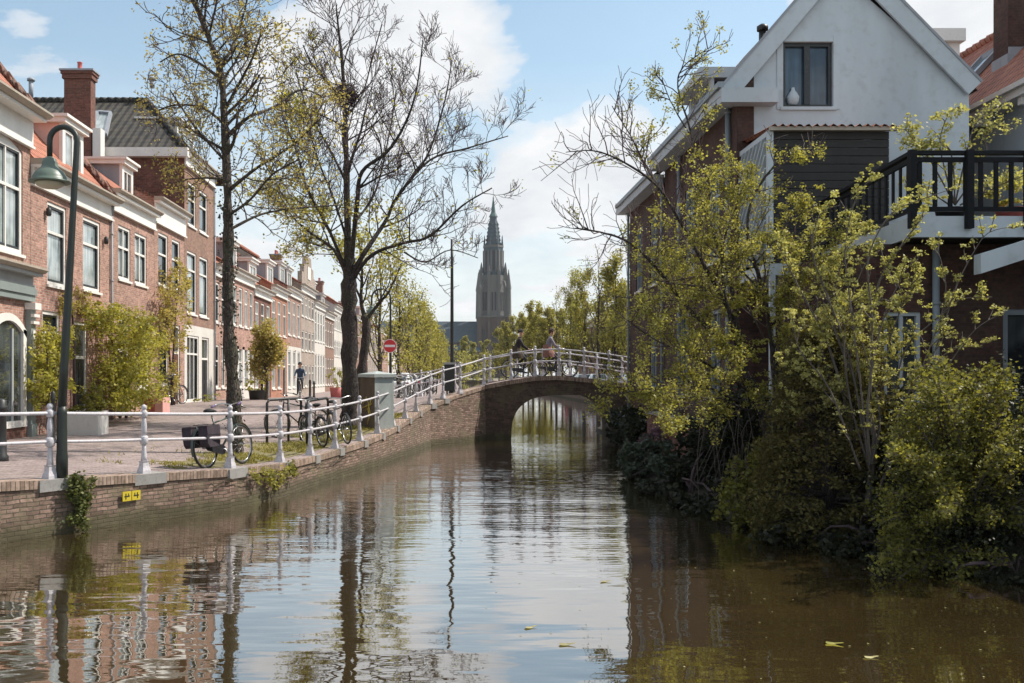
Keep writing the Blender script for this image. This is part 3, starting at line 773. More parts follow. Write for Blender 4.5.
qp = [(b, t) for b, t, n in POSTS]
def brp(px, y): x = (px-VX)*y/F; return (V((x, y, deck_z(x)+.03)), V((1, 0, 0)))
yb = BR_Y0+.12
front = [brp(px, yb) for px in (484, 511, 535, 559, 584, 609, 632, 656)]
railing(qp+[(V((.35, 34.55, 1.68)), V((.8, .6, 0)).normalized())]+front, 'white cast iron railing running along the quay and over the near bridge edge')
yb2 = BR_Y1-.12
railing([(V((-2.6, 41.6, 1.32)), V((.8, -.3, 0)).normalized()), (V((-1.2, 41.2, 1.45)), V((.8, -.3, 0)).normalized()), (V((.2, 40.7, 1.75)), V((1, 0, 0)))]+[brp(px, yb2) for px in (490, 517, 543, 570, 597, 622, 650)], 'white iron railing on the far edge of the bridge behind the cyclists')
# ------------------------------------------------------------------ houses along the left street (fronts in the plane X = XF, facing the canal)
def fy(px, X=XF): return (VX-px)*0+X*F/(px-VX)      # how far up the street a thing seen on the fronts stands
def zz(py, y): return EYE-(py-VY)*y/F
def left_house(y0, y1, ze, label, wall='brick_pink', roof='tile_orange', rise=3.2, depth=8.5, group=None, X=XF, band=None, wins=(), doors=(), corn=.55, cat='house', over=.34, name='brick_house', pipe=None, roofing=True):
    zg = fac_z((y0+y1)/2)-.25
    t = thing(name, (X, (y0+y1)/2, zg), label, cat, group)
    f = frame((X, y0, 0), (0, 1, 0), (1, 0, 0)); W = y1-y0
    ops = [(w['y0']-y0, w['z0'], w['y1']-y0, w['z1'], w.get('rise', 0)) for w in wins]+[(d['y0']-y0, d['z0'], d['y1']-y0, d['z1']) for d in doors]
    m = MB(); m.cur = 0
    if band:
        lo = [o for o in ops]
        facade_wall(m, f, W, ze, [o for o in ops if o[1] >= band], z0=band)
        m.cur = 1; facade_wall(m, f, W, band, [o for o in ops if o[1] < band], z0=zg)
        m.cur = 0
    else: facade_wall(m, f, W, ze, ops, z0=zg)
    for a in (0.003, W-.003):     # side walls and gables
        m.quad(f(a, zg), f(a, ze), f(a, ze, -depth), f(a, zg, -depth))
        if roofing: m.quad(f(a, ze), f(a, ze+rise-.12, -depth/2), f(a, ze, -depth))
    m.quad(f(0, zg, -depth), f(W, zg, -depth), f(W, ze, -depth), f(0, ze, -depth))
    m.quad(f(0.01, zg, -.5), f(W-.01, zg, -.5), f(W-.01, ze, -.5), f(0.01, ze, -.5))     # the dark room behind the windows
    m.build('wall', [wall, band and 'plaster_white' or wall], t)
    for w in wins:
        window(f, w['y0']-y0, w['z0'], w['y1']-y0, w['z1'], t, nx=w.get('nx', 1), rows=w.get('rows', (.62,)), glass=w.get('g', 'glass_light'), fm=w.get('fm', 'white_paint'), rise=w.get('rise', 0), fw=w.get('fw', .09), sill=w.get('sill', True), dark_sash=(y0 < 45))
    for d in doors: door(f, d['y0']-y0, d['z0'], d['y1']-y0, d['z1'], t, d.get('m', 'door_dark'))
    if corn: cornice(f, W, ze, corn, t, over)
    if roofing: row_roof(f, W, ze+.05, rise, depth, t, roof)
    if pipe is not None: drainpipe((X+.06, y0+pipe), zg, ze-.4, t, .035, 'lead')
    return t, f
def wn(px0, px1, pyt, pyb, **k):
    y0, y1 = fy(px0), fy(px1); ym = (y0+y1)/2
    return dict(y0=y0, y1=y1, z1=zz(pyt, y0), z0=zz(pyb, y0), **k)
def fy_(px): return XF*F/(px-VX)
fy = fy_
# A: tall house with the shop front, at the picture's edge
yA0, yA1 = 17.2, 24.2
A, f = left_house(yA0, yA1, 8.62, 'tall pink brick house with a big arched window above a grey shop front', wins=[dict(y0=21.3, y1=23.75, z0=5.18, z1=7.85, nx=3, rows=(.58,), rise=.22, fw=.11), dict(y0=18.0, y1=20.4, z0=5.18, z1=7.85, nx=3, rows=(.58,), rise=.22, fw=.11)], over=.55, corn=.75, roof='tile_orange', rise=5.0)
m = MB(); g = lambda x, z, y: f(x, z, y)
W = yA1-yA0; zg = .6
for a in (W-.30, W-2.75, .2):        # grey pilasters of the shop front
    m.box((a, .003, zg), (a+.26, .14, 4.0), g); m.box((a-.03, .003, zg), (a+.29, .17, 1.15), g)
m.box((0, .003, 4.1), (W, .12, 4.45), g); m.box((0, .12+.003, 4.25), (W, .16, 4.40), g)
sf = m.build('shop_front', 'grey_green', A)
for a in (W-.33, W-2.78, .17):
    m = MB(); m.box((a, .143, 3.55), (a+.32, .22, 3.62), g); m.box((a, .143, 3.72), (a+.32, .23, 3.79), g); m.box((a-.02, .003, 3.9), (a+.34, .26, 4.06), g); m.box((a+.10, .145, 1.35), (a+.22, .165, 3.4), g); m.build('pilaster_capital', 'white_paint', sf)
cornice(f, W, 4.86, .36, A, .42, 'grey_paint', 'gutter_tan')
m = MB()
for a0, a1 in ((W-2.25, W-.45), (W-4.8, W-3.0)):
    ns = 10; zt = 3.75
    m.box((a0-.02, .003, 1.15), (a0+.16, .09, zt-.35), g); m.box((a1-.16, .003, 1.15), (a1+.02, .09, zt-.35), g); m.box((a0, .003, 1.1), (a1, .11, 1.25), g)
    for k in range(ns):
        t0, t1 = k/ns, (k+1)/ns; c = lambda t, o: zt+o-.38*(2*t-1)**2
        xa, xb = lerp(a0-.02, a1+.02, t0), lerp(a0-.02, a1+.02, t1)
        m.quad(f(xa, c(t0, 0), .09), f(xb, c(t1, 0), .09), f(xb, c(t1, -.17), .09), f(xa, c(t0, -.17), .09)); m.quad(f(xa, c(t0, -.17), .09), f(xb, c(t1, -.17), .09), f(xb, c(t1, -.17), .0), f(xa, c(t0, -.17), .0)); m.quad(f(xa, c(t0, 0), .09), f(xb, c(t1, 0), .09), f(xb, c(t1, 0), .0), f(xa, c(t0, 0), .0))
m.build('arched_frame', 'white_paint', sf)
m = MB()
for a0, a1 in ((W-2.2, W-.5), (W-4.75, W-3.05)):
    n0 = 8
    for k in range(n0):
        t0, t1 = k/n0, (k+1)/n0; xa, xb = lerp(a0, a1, t0), lerp(a0, a1, t1); c = lambda t: 3.68-.38*(2*t-1)**2
        m.quad(f(xa, 1.2, .02), f(xb, 1.2, .02), f(xb, c(t1), .02), f(xa, c(t0), .02))
m.build('pane', 'glass_dark', sf)
m = MB()
for a0, a1 in ((W-2.2, W-.5), (W-4.75, W-3.05)):
    m.box((lerp(a0, a1, .62), .024, 1.25), (lerp(a0, a1, .66), .06, 3.4), g)
m.build('glazing_bar', 'grey_paint', sf)
m = MB(); m.box((W-2.5, .003, zg), (W-.32, .05, 1.1), g); m.build('plinth', 'brick_maroon', sf)

# B
yB1 = fy(110.5)
B, f = left_house(24.22, yB1, 7.55, 'two storey pink brick house with orange roof and pink cheeked dormer beside the shop', wall='brick_rose', rise=4.6, depth=8,
    wins=[dict(y0=25.2, y1=26.45, z0=4.63, z1=6.75, rows=(.64,)), dict(y0=27.65, y1=29.0, z0=4.72, z1=6.75, rows=(.64,)), dict(y0=24.9, y1=26.0, z0=1.8, z1=3.95, rows=(.75,), g='glass_dark')],
    doors=[dict(y0=26.9, y1=28.0, z0=.75, z1=3.8, m='door_dark')], pipe=yB1-24.22-.05, over=.42)
dormer(f, 3.65, 7.8, 1.5, 1.6, B, face_c=-.35)
m = MB(); m.lathe(f(.85, 6.45, .09), [(.05, -.12), (.07, -.08), (.07, .06), (.03, .1)], 8); m.build('wall_lamp', 'black_metal', B)
m = MB(); m.lathe(f(5.05, 6.3, .09), [(.05, -.12), (.07, -.08), (.07, .06), (.03, .1)], 8); m.build('wall_lamp', 'black_metal', B)
m = MB()
for i in range(14):
    t0, t1 = i/14, (i+1)/14+.01; a_ = f(yB1-24.22+.02, 7.68+4.6*t0, .1-4.1*t0); b_ = f(yB1-24.22+.02, 7.68+4.6*t1, .1-4.1*t1); m.tube([a_, b_+V((0,0,.03))], [.12, .145], 8)
m.build('verge_tiles', 'tile_brown', B)
# C
yC1 = 34.3
C_, f = left_house(yB1+.02, yC1, 7.9, 'low pink brick house with two small sash windows above a climbing plant', wall='brick_pink', rise=3.0, depth=8, roof='tile_orange',
    wins=[dict(y0=30.6, y1=31.75, z0=5.3, z1=6.97, rows=(.6,), nx=2, g='glass_light'), dict(y0=32.2, y1=33.45, z0=5.3, z1=6.97, rows=(.6,), nx=2, g='glass_light'), dict(y0=32.4, y1=33.7, z0=1.9, z1=4.3, rows=(.7,), g='glass_dark')],
    doors=[dict(y0=30.5, y1=31.6, z0=1.0, z1=4.1, m='door_dark')])
dormer(f, 3.75, 8.15, 1.1, 1.4, C_, face_c=-.7, cheek='lead', glass='glass_dark')
# C2
C2, f = left_house(yC1+.02, 38.2, 8.45, 'narrow pink brick house with deep white cornice, touching the tall dark roofed house', wall='brick_pink', rise=1.9, depth=8, roof='tile_brown', corn=.8,
    wins=[dict(y0=34.8, y1=35.95, z0=5.5, z1=7.35, g='glass_dark', rows=(.6,)), dict(y0=36.5, y1=37.55, z0=5.5, z1=7.35, g='glass_dark', rows=(.6,)), dict(y0=34.9, y1=36.0, z0=2.0, z1=4.4, g='glass_dark', rows=(.7,))],
    doors=[dict(y0=36.6, y1=37.6, z0=1.0, z1=4.2, m='door_brown')])
# D: the tall one, hipped black roof facing down the street
D0, D1 = 38.22, fy(214)
zs1 = zz(332, 40)
D, f = left_house(D0, D1, 10.95, 'tall brown brick house with a hipped black tile roof, large chimney and white ground floor', wall='brick_brown', roofing=False, depth=12, band=4.3, corn=.5,
    wins=[dict(y0=38.6, y1=40.0, z0=4.75, z1=7.2, rows=(.7,), nx=1), dict(y0=40.5, y1=41.9, z0=4.75, z1=7.2, rows=(.7,), nx=1), dict(y0=38.7, y1=39.9, z0=8.2, z1=9.9, g='glass_dark'), dict(y0=40.5, y1=41.8, z0=8.2, z1=9.9, g='glass_dark'),
          dict(y0=38.6, y1=40.4, z0=1.3, z1=3.9, rows=(.72,), nx=3, g='glass_dark', sill=False)], doors=[dict(y0=40.9, y1=42.1, z0=1.15, z1=3.9, m='door_dark')], pipe=D1-D0-.06)
ze = 11.0; yr = 42.0; zr = 13.9; xe = XF+.1; xb = -25
m = MB(); h0 = V((XF-2.6, yr, zr)); h1 = V((xb, yr, zr)); m.quad((xb, D0-.25, ze), (xe, D0-.25, ze), h0, h1); m.quad((xe, D0-.25, ze), (xe, D1+2.6, ze), h0); m.quad((xe, D1+2.6, ze), (xb, D1+2.6, ze), h1, h0)
rf = m.build('roof', 'tile_black', D)
m = MB()
for i in range(30):
    xa = lerp(h0.x, -22, i/30); m.tube([(xa, yr, zr+.02), (xa-.42, yr, zr+.04)], [.12, .14], 8)
for i in range(9):
    a = V((xe, D0-.25, ze)).lerp(h0, i/9); b = V((xe, D0-.25, ze)).lerp(h0, (i+1)/9); m.tube([a+V((0,0,.03)), b+V((0,0,.05))], [.12, .13], 8)
m.build('ridge_tiles', 'tile_black', rf)
m = MB(); m.quad((xb, D0, 3), (XF, D0, 3), (XF, D0, ze-.05), (xb, D0, ze-.05)); m.build('side_wall', 'brick_maroon', D)
m = MB(); m.box((xb, D0-.32, ze-.32), (xe+.1, D0-.003, ze+.02)); m.build('eaves_board', 'white_paint', D)
# skylight in the slope that faces the camera
def on_roof(px, py):     # where that slope is met
    n = V((0, -(zr-ze), (yr-D0+.25))).normalized(); o = V((0, D0-.25, ze)); d = V(((px-VX)/F, 1, -(py-VY)/F)); c = V((0, 0, EYE)); t = (o-c).dot(n)/d.dot(n); return c+d*t, n
q = [on_roof(*p) for p in ((92, 137), (106, 137), (111, 115), (98, 114))]; nn = q[0][1]; q = [a[0] for a in q]
m = MB(); ce = sum(q, V())/4
for i in range(4): m.beam(q[i]+nn*.08, q[(i+1) % 4]+nn*.08, .12, .14, up=nn)
sk = m.build('skylight', 'lead', rf); m = MB(); m.quad(*[a+nn*.06 for a in q]); m.build('pane', 'glass_light', rf)
chimney((-13.95, 37.5), 1.0, .5, 8.0, 13.75, D, 'brick_maroon', 1)
m = MB(); m.box((-13.4, 37.3, 9.0), (-13.1, 37.75, 11.6)); m.build('flashing', 'white_paint', D)
for (px, py0, py1) in ((31, 98, 77), (152, 88, 76)):
    p = P(px, py0, 42); m = MB(); m.tube([p, (p.x, p.y, zz(py1+4, 42))], .10, 8); m.lathe((p.x, p.y, zz(py1+4, 42)), [(.17, 0), (.17, .08), (.05, .16)], 8); m.build('vent_pipe', 'lead', rf)
dormer(frame((XF, D0, 0), (0,1,0), (1,0,0)), 3.6, 11.3, 2.6, 1.5, D, face_c=-.9, cheek='lead', nx=2)

# the rest of the row, house by house
def generic(px0, px1, ze, label, wall, roof='tile_orange', band=None, doorm=None, n=None, floors=2, name='brick_house', corn=.45, rise=2.6, dorm=0, glass='glass_light', gable=None, chim=False, cols=None):
    y0, y1 = fy(px0)+.02, fy(px1); W = y1-y0; zg = fac_z((y0+y1)/2)
    n = n or max(2, int(W/2.1)); wins = []; doors = []
    fh = (ze-corn-zg)/floors
    for k in range(floors):
        for i in range(n):
            c = (i+.5)*W/n; ww = min(1.15, W/n*.62)
            zb = zg+k*fh+(.75 if k else .6)*.9; zt = zg+(k+1)*fh-.3
            if k == 0 and i == (n-1 if doorm else -1):
                doors.append(dict(y0=y0+c-ww/2, y1=y0+c+ww/2, z0=zg+.05, z1=zt, m=doorm)); continue
            wins.append(dict(y0=y0+c-ww/2, y1=y0+c+ww/2, z0=zb, z1=zt, g=random.choice([glass, 'glass_dark', 'glass_light']), rows=(.62,), nx=random.choice([1, 1, 2])))
    t, f = left_house(y0, y1, ze, label, wall=wall, roof=roof, band=band, wins=wins, doors=doors, corn=corn, rise=rise, name=name)
    for i in range(dorm): dormer(f, (i+.5)*W/dorm, ze+.15, min(1.9, W/dorm*.6), 1.5, t, face_c=-.55, cheek='lead', glass='glass_light')
    if gable:
        m = MB(); gm = gable
        prof = [(0, ze-.2), (0, ze+.9), (W*.14, ze+.92), (W*.16, ze+1.5), (W*.30, ze+1.55), (W*.33, ze+2.2), (W*.67, ze+2.2), (W*.70, ze+1.55), (W*.84, ze+1.5), (W*.86, ze+.92), (W, ze+.9), (W, ze-.2)]
        m.prism([f(a, z, .06) for a, z in prof], V((-.3, 0, 0))); g1 = m.build('gable', gm, t)
        m = MB(); m.box((W*.4, .065, ze+.6), (W*.6, .10, ze+1.5), lambda x, z, y: f(x, z, y)); m.build('gable_window', 'white_paint', t)
    if chim: chimney((XF-3.9, y1-.5), .7, 1.0, ze+1.5, ze+rise+1.5, t)
    return t
generic(214, 232, 7.15, 'pink brick house with a blue front door behind the ivy covered trunk', 'brick_pink', doorm='door_blue', chim=True, roof='tile_orange', n=3)
generic(232, 254, 7.35, 'pink brick house with white ground floor and dormer, right of the ivy covered trunk', 'brick_rose', band=3.6, dorm=1, roof='tile_orange', n=4)
generic(254, 271, 7.0, 'small dark brick house with an orange roof behind the small street tree', 'brick_maroon', dorm=1, n=3, doorm='door_brown')
generic(271, 287, 7.5, 'orange brick house with a dormer beyond the small street tree', 'brick_orange', dorm=1, n=3, doorm='door_dark')
generic(287, 301, 7.9, 'pink brick house with grey shop front and two dormers behind the oncoming cyclist', 'brick_pink', dorm=2, n=3, band=4.2, roof='tile_brown')
generic(301, 314.5, 8.6, 'pale grey brick house with a stepped gable', 'brick_pale', gable='brick_pale', n=4, band=None, floors=3, name='gabled_house')
generic(314.5, 325, 8.0, 'pale plastered house with white windows next to the stepped gable', 'plaster_white', n=4, roof='tile_brown', dorm=1, chim=True)
generic(325, 334, 7.6, 'red brown brick house with a brown roof beyond the plastered house', 'brick_brown', n=4, roof='tile_brown', dorm=1)
generic(334, 342, 8.6, 'tall white fronted house just left of the bare street tree', 'plaster_white', n=4, floors=3)
generic(342, 356, 8.4, 'brick house mostly hidden behind the trunk of the bare street tree', 'brick_rose', n=6, chim=True)
generic(356, 368, 9.0, 'brown brick house showing just right of the bare street tree trunk', 'brick_brown', n=6, dorm=2, floors=3)
generic(368, 378, 8.6, 'pale brick house standing above the grey utility cabinet', 'brick_pale', n=6, dorm=2)
generic(378, 388, 9.2, 'pink brick house behind the no entry sign', 'brick_pink', n=6, floors=3)
generic(388, 398, 8.8, 'white plastered house behind the avenue just right of the no entry sign', 'plaster_white', n=6)
generic(398, 412, 9.2, 'last brown brick house of the row, far up the street', 'brick_brown', n=8, floors=3)
# a house end closing the roofs seen over House C
# ------------------------------------------------------------------ houses on the right bank beyond the bridge
def right_house(y0, y1, ze, label, wall, n=3, floors=3, roof='tile_brown', X=19.4):
    zg = 1.0; t = thing('canal_house', (X, (y0+y1)/2, zg), label, 'house', 'tall houses on the far right bank')
    f = frame((X, y0, 0), (0, 1, 0), (-1, 0, 0)); W = y1-y0; ops = []; ws = []
    fh = (ze-.5-zg)/floors
    for k in range(floors):
        for i in range(n):
            c = (i+.5)*W/n; ww = min(1.3, W/n*.55); ops.append((c-ww/2, zg+k*fh+.7, c+ww/2, zg+(k+1)*fh-.35, 0))
    m = MB(); facade_wall(m, f, W, ze, ops, z0=zg-.2)
    for a in (.003, W-.003): m.quad(f(a, zg-.2), f(a, ze), f(a, ze, -9), f(a, zg-.2, -9)); m.quad(f(a, ze), f(a, ze+2.9, -4.5), f(a, ze, -9))
    m.quad(f(0.01, zg-.2, -.5), f(W-.01, zg-.2, -.5), f(W-.01, ze, -.5), f(.01, ze, -.5)); m.build('wall', wall, t)
    for o in ops: window(f, o[0], o[1], o[2], o[3], t, sill=False, glass=random.choice(['glass_dark', 'glass_light']))
    cornice(f, W, ze, .5, t); row_roof(f, W, ze+.05, 3, 9, t, roof); return t
for k, (y0, y1, ze, lab, w) in enumerate([(56, 66, 9.5, 'dark brick canal house beyond the bridge, nearest the right hand side wall', 'brick_maroon'), (66, 73, 8.6, 'white plastered canal house behind the trees right of the cyclists', 'plaster_white'), (73, 82, 9.8, 'red brown canal house behind the trees right of the cyclists', 'brick_maroon'), (82, 93, 10.5, 'pale brick canal house glimpsed through the trees above the bridge', 'brick_pale'),
        (93, 106, 9.4, 'brown canal house glimpsed between the trees above the cyclists', 'brick_brown'), (106, 122, 10.2, 'pink brick canal house far up the right bank', 'brick_pink'), (122, 150, 9.5, 'farthest brick canal house up the right bank', 'brick_brown')]):
    right_house(y0, y1, ze, lab, w, n=4 if y1-y0 > 8 else 3)

# ------------------------------------------------------------------ near right: long dark brick house with the white gable
XR = 6.0; YG = 20.8
def quad_wall(name, pts, mat, parent): m = MB(); m.quad(*pts); return m.build(name, mat, parent)
G = thing('gabled_house', (8.6, YG, .6), 'white rendered gable house with dark brick side wall rising above the canal on the right', 'house')
fs = frame((XR, YG, 0), (0, 1, 0), (-1, 0, 0))
ops = [(1.3, 4.9, 2.3, 7.0, 0), (3.6, 4.9, 4.6, 7.0, 0), (1.2, 1.8, 2.2, 3.8, 0), (4.2, 1.8, 5.2, 3.9, 0)]
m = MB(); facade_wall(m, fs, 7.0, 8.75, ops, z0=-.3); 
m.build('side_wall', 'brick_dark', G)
for o in ops: window(fs, o[0], o[1], o[2], o[3], G, glass='glass_dark', fm='pipe_grey', nx=2, rows=(.7,))
XA, ZA = (843-VX)*YG/F, 11.1; XE = (969-VX)*YG/F; ZE = 8.35
f = frame((XR, YG, 0), (1, 0, 0), (0, -1, 0))
xw0, xw1 = P(783, 42, YG), P(833, 107, YG)
m = MB()
def zr_(x): return ZE+(ZA-ZE)*(x-XR)/(XA-XR) if x < XA else ZE+(ZA-ZE)*(XE-x)/(XE-XA)
wx0, wx1, wz0, wz1 = xw0.x, xw1.x, xw1.z, xw0.z
m.quad((6.35, YG, 4.3), (XE, YG, 4.3), (XE, YG, wz0), (6.35, YG, wz0))
m.quad((6.35, YG, wz0), (wx0, YG, wz0), (wx0, YG, zr_(wx0)), (6.35, YG, zr_(6.35)))
m.quad((wx1, YG, wz0), (XE, YG, wz0), (XE, YG, ZE), (wx1, YG, zr_(wx1)))
m.quad((wx0, YG, wz1), (wx1, YG, wz1), (wx1, YG, zr_(wx1)), (XA, YG, ZA), (wx0, YG, zr_(wx0)))
for a, b in (((wx0, wz0), (wx0, wz1)), ((wx1, wz0), (wx1, wz1)), ((wx0, wz0), (wx1, wz0)), ((wx0, wz1), (wx1, wz1))):
    m.quad((a[0], YG, a[1]), (b[0], YG, b[1]), (b[0], YG+.2, b[1]), (a[0], YG+.2, a[1]))
m.build('gable_wall', 'render_white', G)
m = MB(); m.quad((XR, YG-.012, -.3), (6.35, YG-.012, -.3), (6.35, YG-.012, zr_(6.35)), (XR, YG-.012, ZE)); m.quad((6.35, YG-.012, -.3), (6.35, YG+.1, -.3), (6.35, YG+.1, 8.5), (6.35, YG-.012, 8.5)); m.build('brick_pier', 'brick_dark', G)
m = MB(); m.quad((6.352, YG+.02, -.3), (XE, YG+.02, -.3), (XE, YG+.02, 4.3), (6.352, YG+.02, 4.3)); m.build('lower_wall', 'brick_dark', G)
m = MB(); m.box((6.36, YG-.06, 4.12), (XE, YG+.015, 4.33)); m.build('band', 'render_white', G)
fg = frame((0, YG, 0), (1, 0, 0), (0, -1, 0))
window(fg, wx0, wz0, wx1, wz1, G, glass='glass_blue', fm='door_dark', nx=1, rows=(), fw=.07, depth=.14, sill='render_white')
m = MB(); mx = (wx0+wx1)/2; m.box((mx-.06, -.09, wz0+.07), (mx+.06, -.05, wz1-.07), lambda x, z, y: fg(x, z, y)); m.build('glazing_bar', 'door_dark', G)
m = MB(); tw = .13
for a, b in (((wx0-tw, wz0-.05), (wx0-.003, wz1+tw)), ((wx1+.003, wz0-.05), (wx1+tw, wz1+tw)), ((wx0, wz1+.003), (wx1, wz1+tw))): m.box((a[0], .003, a[1]), (b[0], .02, b[1]), lambda x, z, y: fg(x, z, y))
m.build('window_surround', 'render_white', G)
# white ornament on the sill behind the glass
m = MB(); m.lathe((wx0+.24, YG+.1, wz0+.07), [(.08, 0), (.12, .06), (.135, .15), (.09, .24), (.045, .30), (.035, .36)], 10); m.build('vase', 'render_white', G)
# roof and barge boards
ov = .35
m = MB(); yb = YG+7.0; eL = V((XR-.35, 0, ZE-.12)); ap_ = V((XA, 0, ZA+.12)); eR = V((XE+.15, 0, ZE+.02))
def yy(p, y): return V((p.x, y, p.z))
t_ = V((0, 0, -.12))
for a, b in ((eL, ap_), (ap_, eR)):
    m.quad(yy(a, YG-.13), yy(b, YG-.13), yy(b, yb), yy(a, yb)); m.quad(yy(a, YG-.07)+t_, yy(b, YG-.07)+t_, yy(b, yb)+t_, yy(a, yb)+t_)
gr = m.build('roof', 'tile_brown', G)
for a, b in ((eL, ap_), (eR, ap_)):
    m = MB(); d = (b-a); n = V((-d.z, 0, d.x)).normalized(); n = n if n.z > 0 else -n
    a_, b_ = yy(a, YG-.14)+n*.04, yy(b, YG-.14)+n*.04
    m.prism([a_, b_, b_-V((0, 0, .50)), a_-n*.35], V((0, .06, 0))); m.build('barge_board', 'render_white', gr)
    m = MB(); m.prism([a_+V((0,-.02,.0)), b_+V((0,-.02,0)), b_+n*.05+V((0,-.02,0)), a_+n*.05+V((0,-.02,0))], V((0, .12, 0))); m.build('roof_edge', 'lead', gr)
m = MB(); m.box((XR-.42, YG-.36, ZE-.42), (6.75, YG-.02, ZE-.12)); m.build('eaves_return', 'render_white', gr)
m = MB(); m.box((XR-.42, YG-.02, ZE-.34), (XR-.003, yb, ZE-.10)); m.build('eaves_box', 'render_white', gr)
m = MB(); m.box((XR-.48, YG-.3, ZE-.098), (XR-.36, yb, ZE+.02)); m.build('gutter', 'pipe_grey', gr)
drainpipe((XR-.07, YG+.45), .6, 8.0, G, .055)
for yy_ in (25.8, ): drainpipe((XR-.07, yy_), .6, 8.0, G, .045)
p = P(677, 28, 24); m = MB(); m.tube([(7.6, 24.2, 9.5), (7.6, 24.2, 10.7)], .09, 8); m.lathe((7.6, 24.2, 10.7), [(.14, 0), (.14, .1), (.05, .16)], 8); m.build('vent_pipe', 'black_metal', gr)
# dormer of the near roof slope (over the canal side)
m = MB(); m.box((XR+.15, 23.4, 8.4), (XR+1.5, 25.3, 9.23)); dm = m.build('dormer', 'brick_dark', G)
m = MB(); m.box((XR+.08, 23.15, 8.55), (XR+.147, 23.4, 9.45)); m.box((XR+.08, 25.1, 8.55), (XR+.147, 25.35, 9.45)); m.box((XR+.08, 24.2, 8.55), (XR+.147, 24.3, 9.45)); m.box((XR+.08, 23.4, 8.5), (XR+.147, 25.1, 8.62)); m.build('window_frame', 'render_white', dm)
m = MB(); m.quad((XR+.12, 23.4, 8.6), (XR+.12, 25.1, 8.6), (XR+.12, 25.1, 9.45), (XR+.12, 23.4, 9.45)); m.build('pane', 'glass_light', dm)
m = MB(); m.box((XR-.2, 23.1, 9.235), (XR+1.4, 25.5, 9.48)); m.build('dormer_roof', 'render_white', dm)
# flat roofed dormer on the far slope
q0, q1 = P(914, 28, 21.6), P(966, 70, 21.6)
m = MB(); m.box((q0.x-.6, 21.6, q0.z-.27), (q1.x, 24.5, q0.z)); d2 = m.build('roof_box', 'white_paint', G)
m = MB(); m.box((q1.x-.38, 21.75, 8.3), (q1.x-.06, 21.95, q0.z-.273)); m.box((q1.x-.45, 23.9, 8.3), (q1.x-.1, 24.2, q0.z-.273)); m.build('dormer_post', 'white_paint', d2)
m = MB(); m.quad((q0.x-.6, 21.9, 8.4), (q1.x-.4, 21.9, 8.4), (q1.x-.4, 21.9, q0.z-.28), (q0.x-.6, 21.9, q0.z-.28)); m.build('pane', 'glass_dark', d2)
# second house in the same line, further back
H2 = thing('brick_house', (7.5, 30.5, .6), 'dark brick house end-on to the bridge, behind the white gable house', 'house')
Y2, Y3 = YG+7.03, 33.2
fs2 = frame((XR, Y2, 0), (0, 1, 0), (-1, 0, 0)); ops = [(1.0, 5.0, 2.0, 7.0, 0), (3.2, 5.0, 4.2, 7.0, 0), (1.0, 1.9, 2.0, 3.9, 0)]
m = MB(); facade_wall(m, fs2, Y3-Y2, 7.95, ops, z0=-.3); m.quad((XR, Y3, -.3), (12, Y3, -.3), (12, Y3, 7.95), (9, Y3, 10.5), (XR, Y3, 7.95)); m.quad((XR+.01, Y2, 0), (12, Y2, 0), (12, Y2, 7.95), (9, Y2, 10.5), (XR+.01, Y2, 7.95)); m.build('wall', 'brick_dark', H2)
for o in ops: window(fs2, o[0], o[1], o[2], o[3], H2, glass='glass_dark', fm='pipe_grey', nx=2)
m = MB(); m.quad((XR-.3, Y2, 7.95), (XR-.3, Y3+.3, 7.95), (9, Y3+.3, 10.7), (9, Y2, 10.7)); m.quad((9, Y2, 10.7), (9, Y3+.3, 10.7), (12.3, Y3+.3, 7.9), (12.3, Y2, 7.9)); r2 = m.build('roof', 'tile_brown', H2)
m = MB(); m.box((XR-.38, Y2, 7.72), (XR-.003, Y3+.35, 7.94)); m.build('eaves_box', 'render_white', r2)
m = MB(); m.box((XR-.44, Y2+.1, 7.943), (XR-.32, Y3+.35, 8.05)); m.build('gutter', 'pipe_grey', r2)
m = MB(); m.tube([(7.2, 29.0, 9.0), (7.2, 29.0, 9.9)], .09, 8); m.lathe((7.2, 29.0, 9.9), [(.16, 0), (.16, .1), (.05, .16)], 8); m.build('vent_pipe', 'black_metal', r2)
drainpipe((XR-.07, Y3-.1), .4, 7.6, H2, .04)
drainpipe((XR-.07, Y2+.05), .4, 7.6, H2, .04)

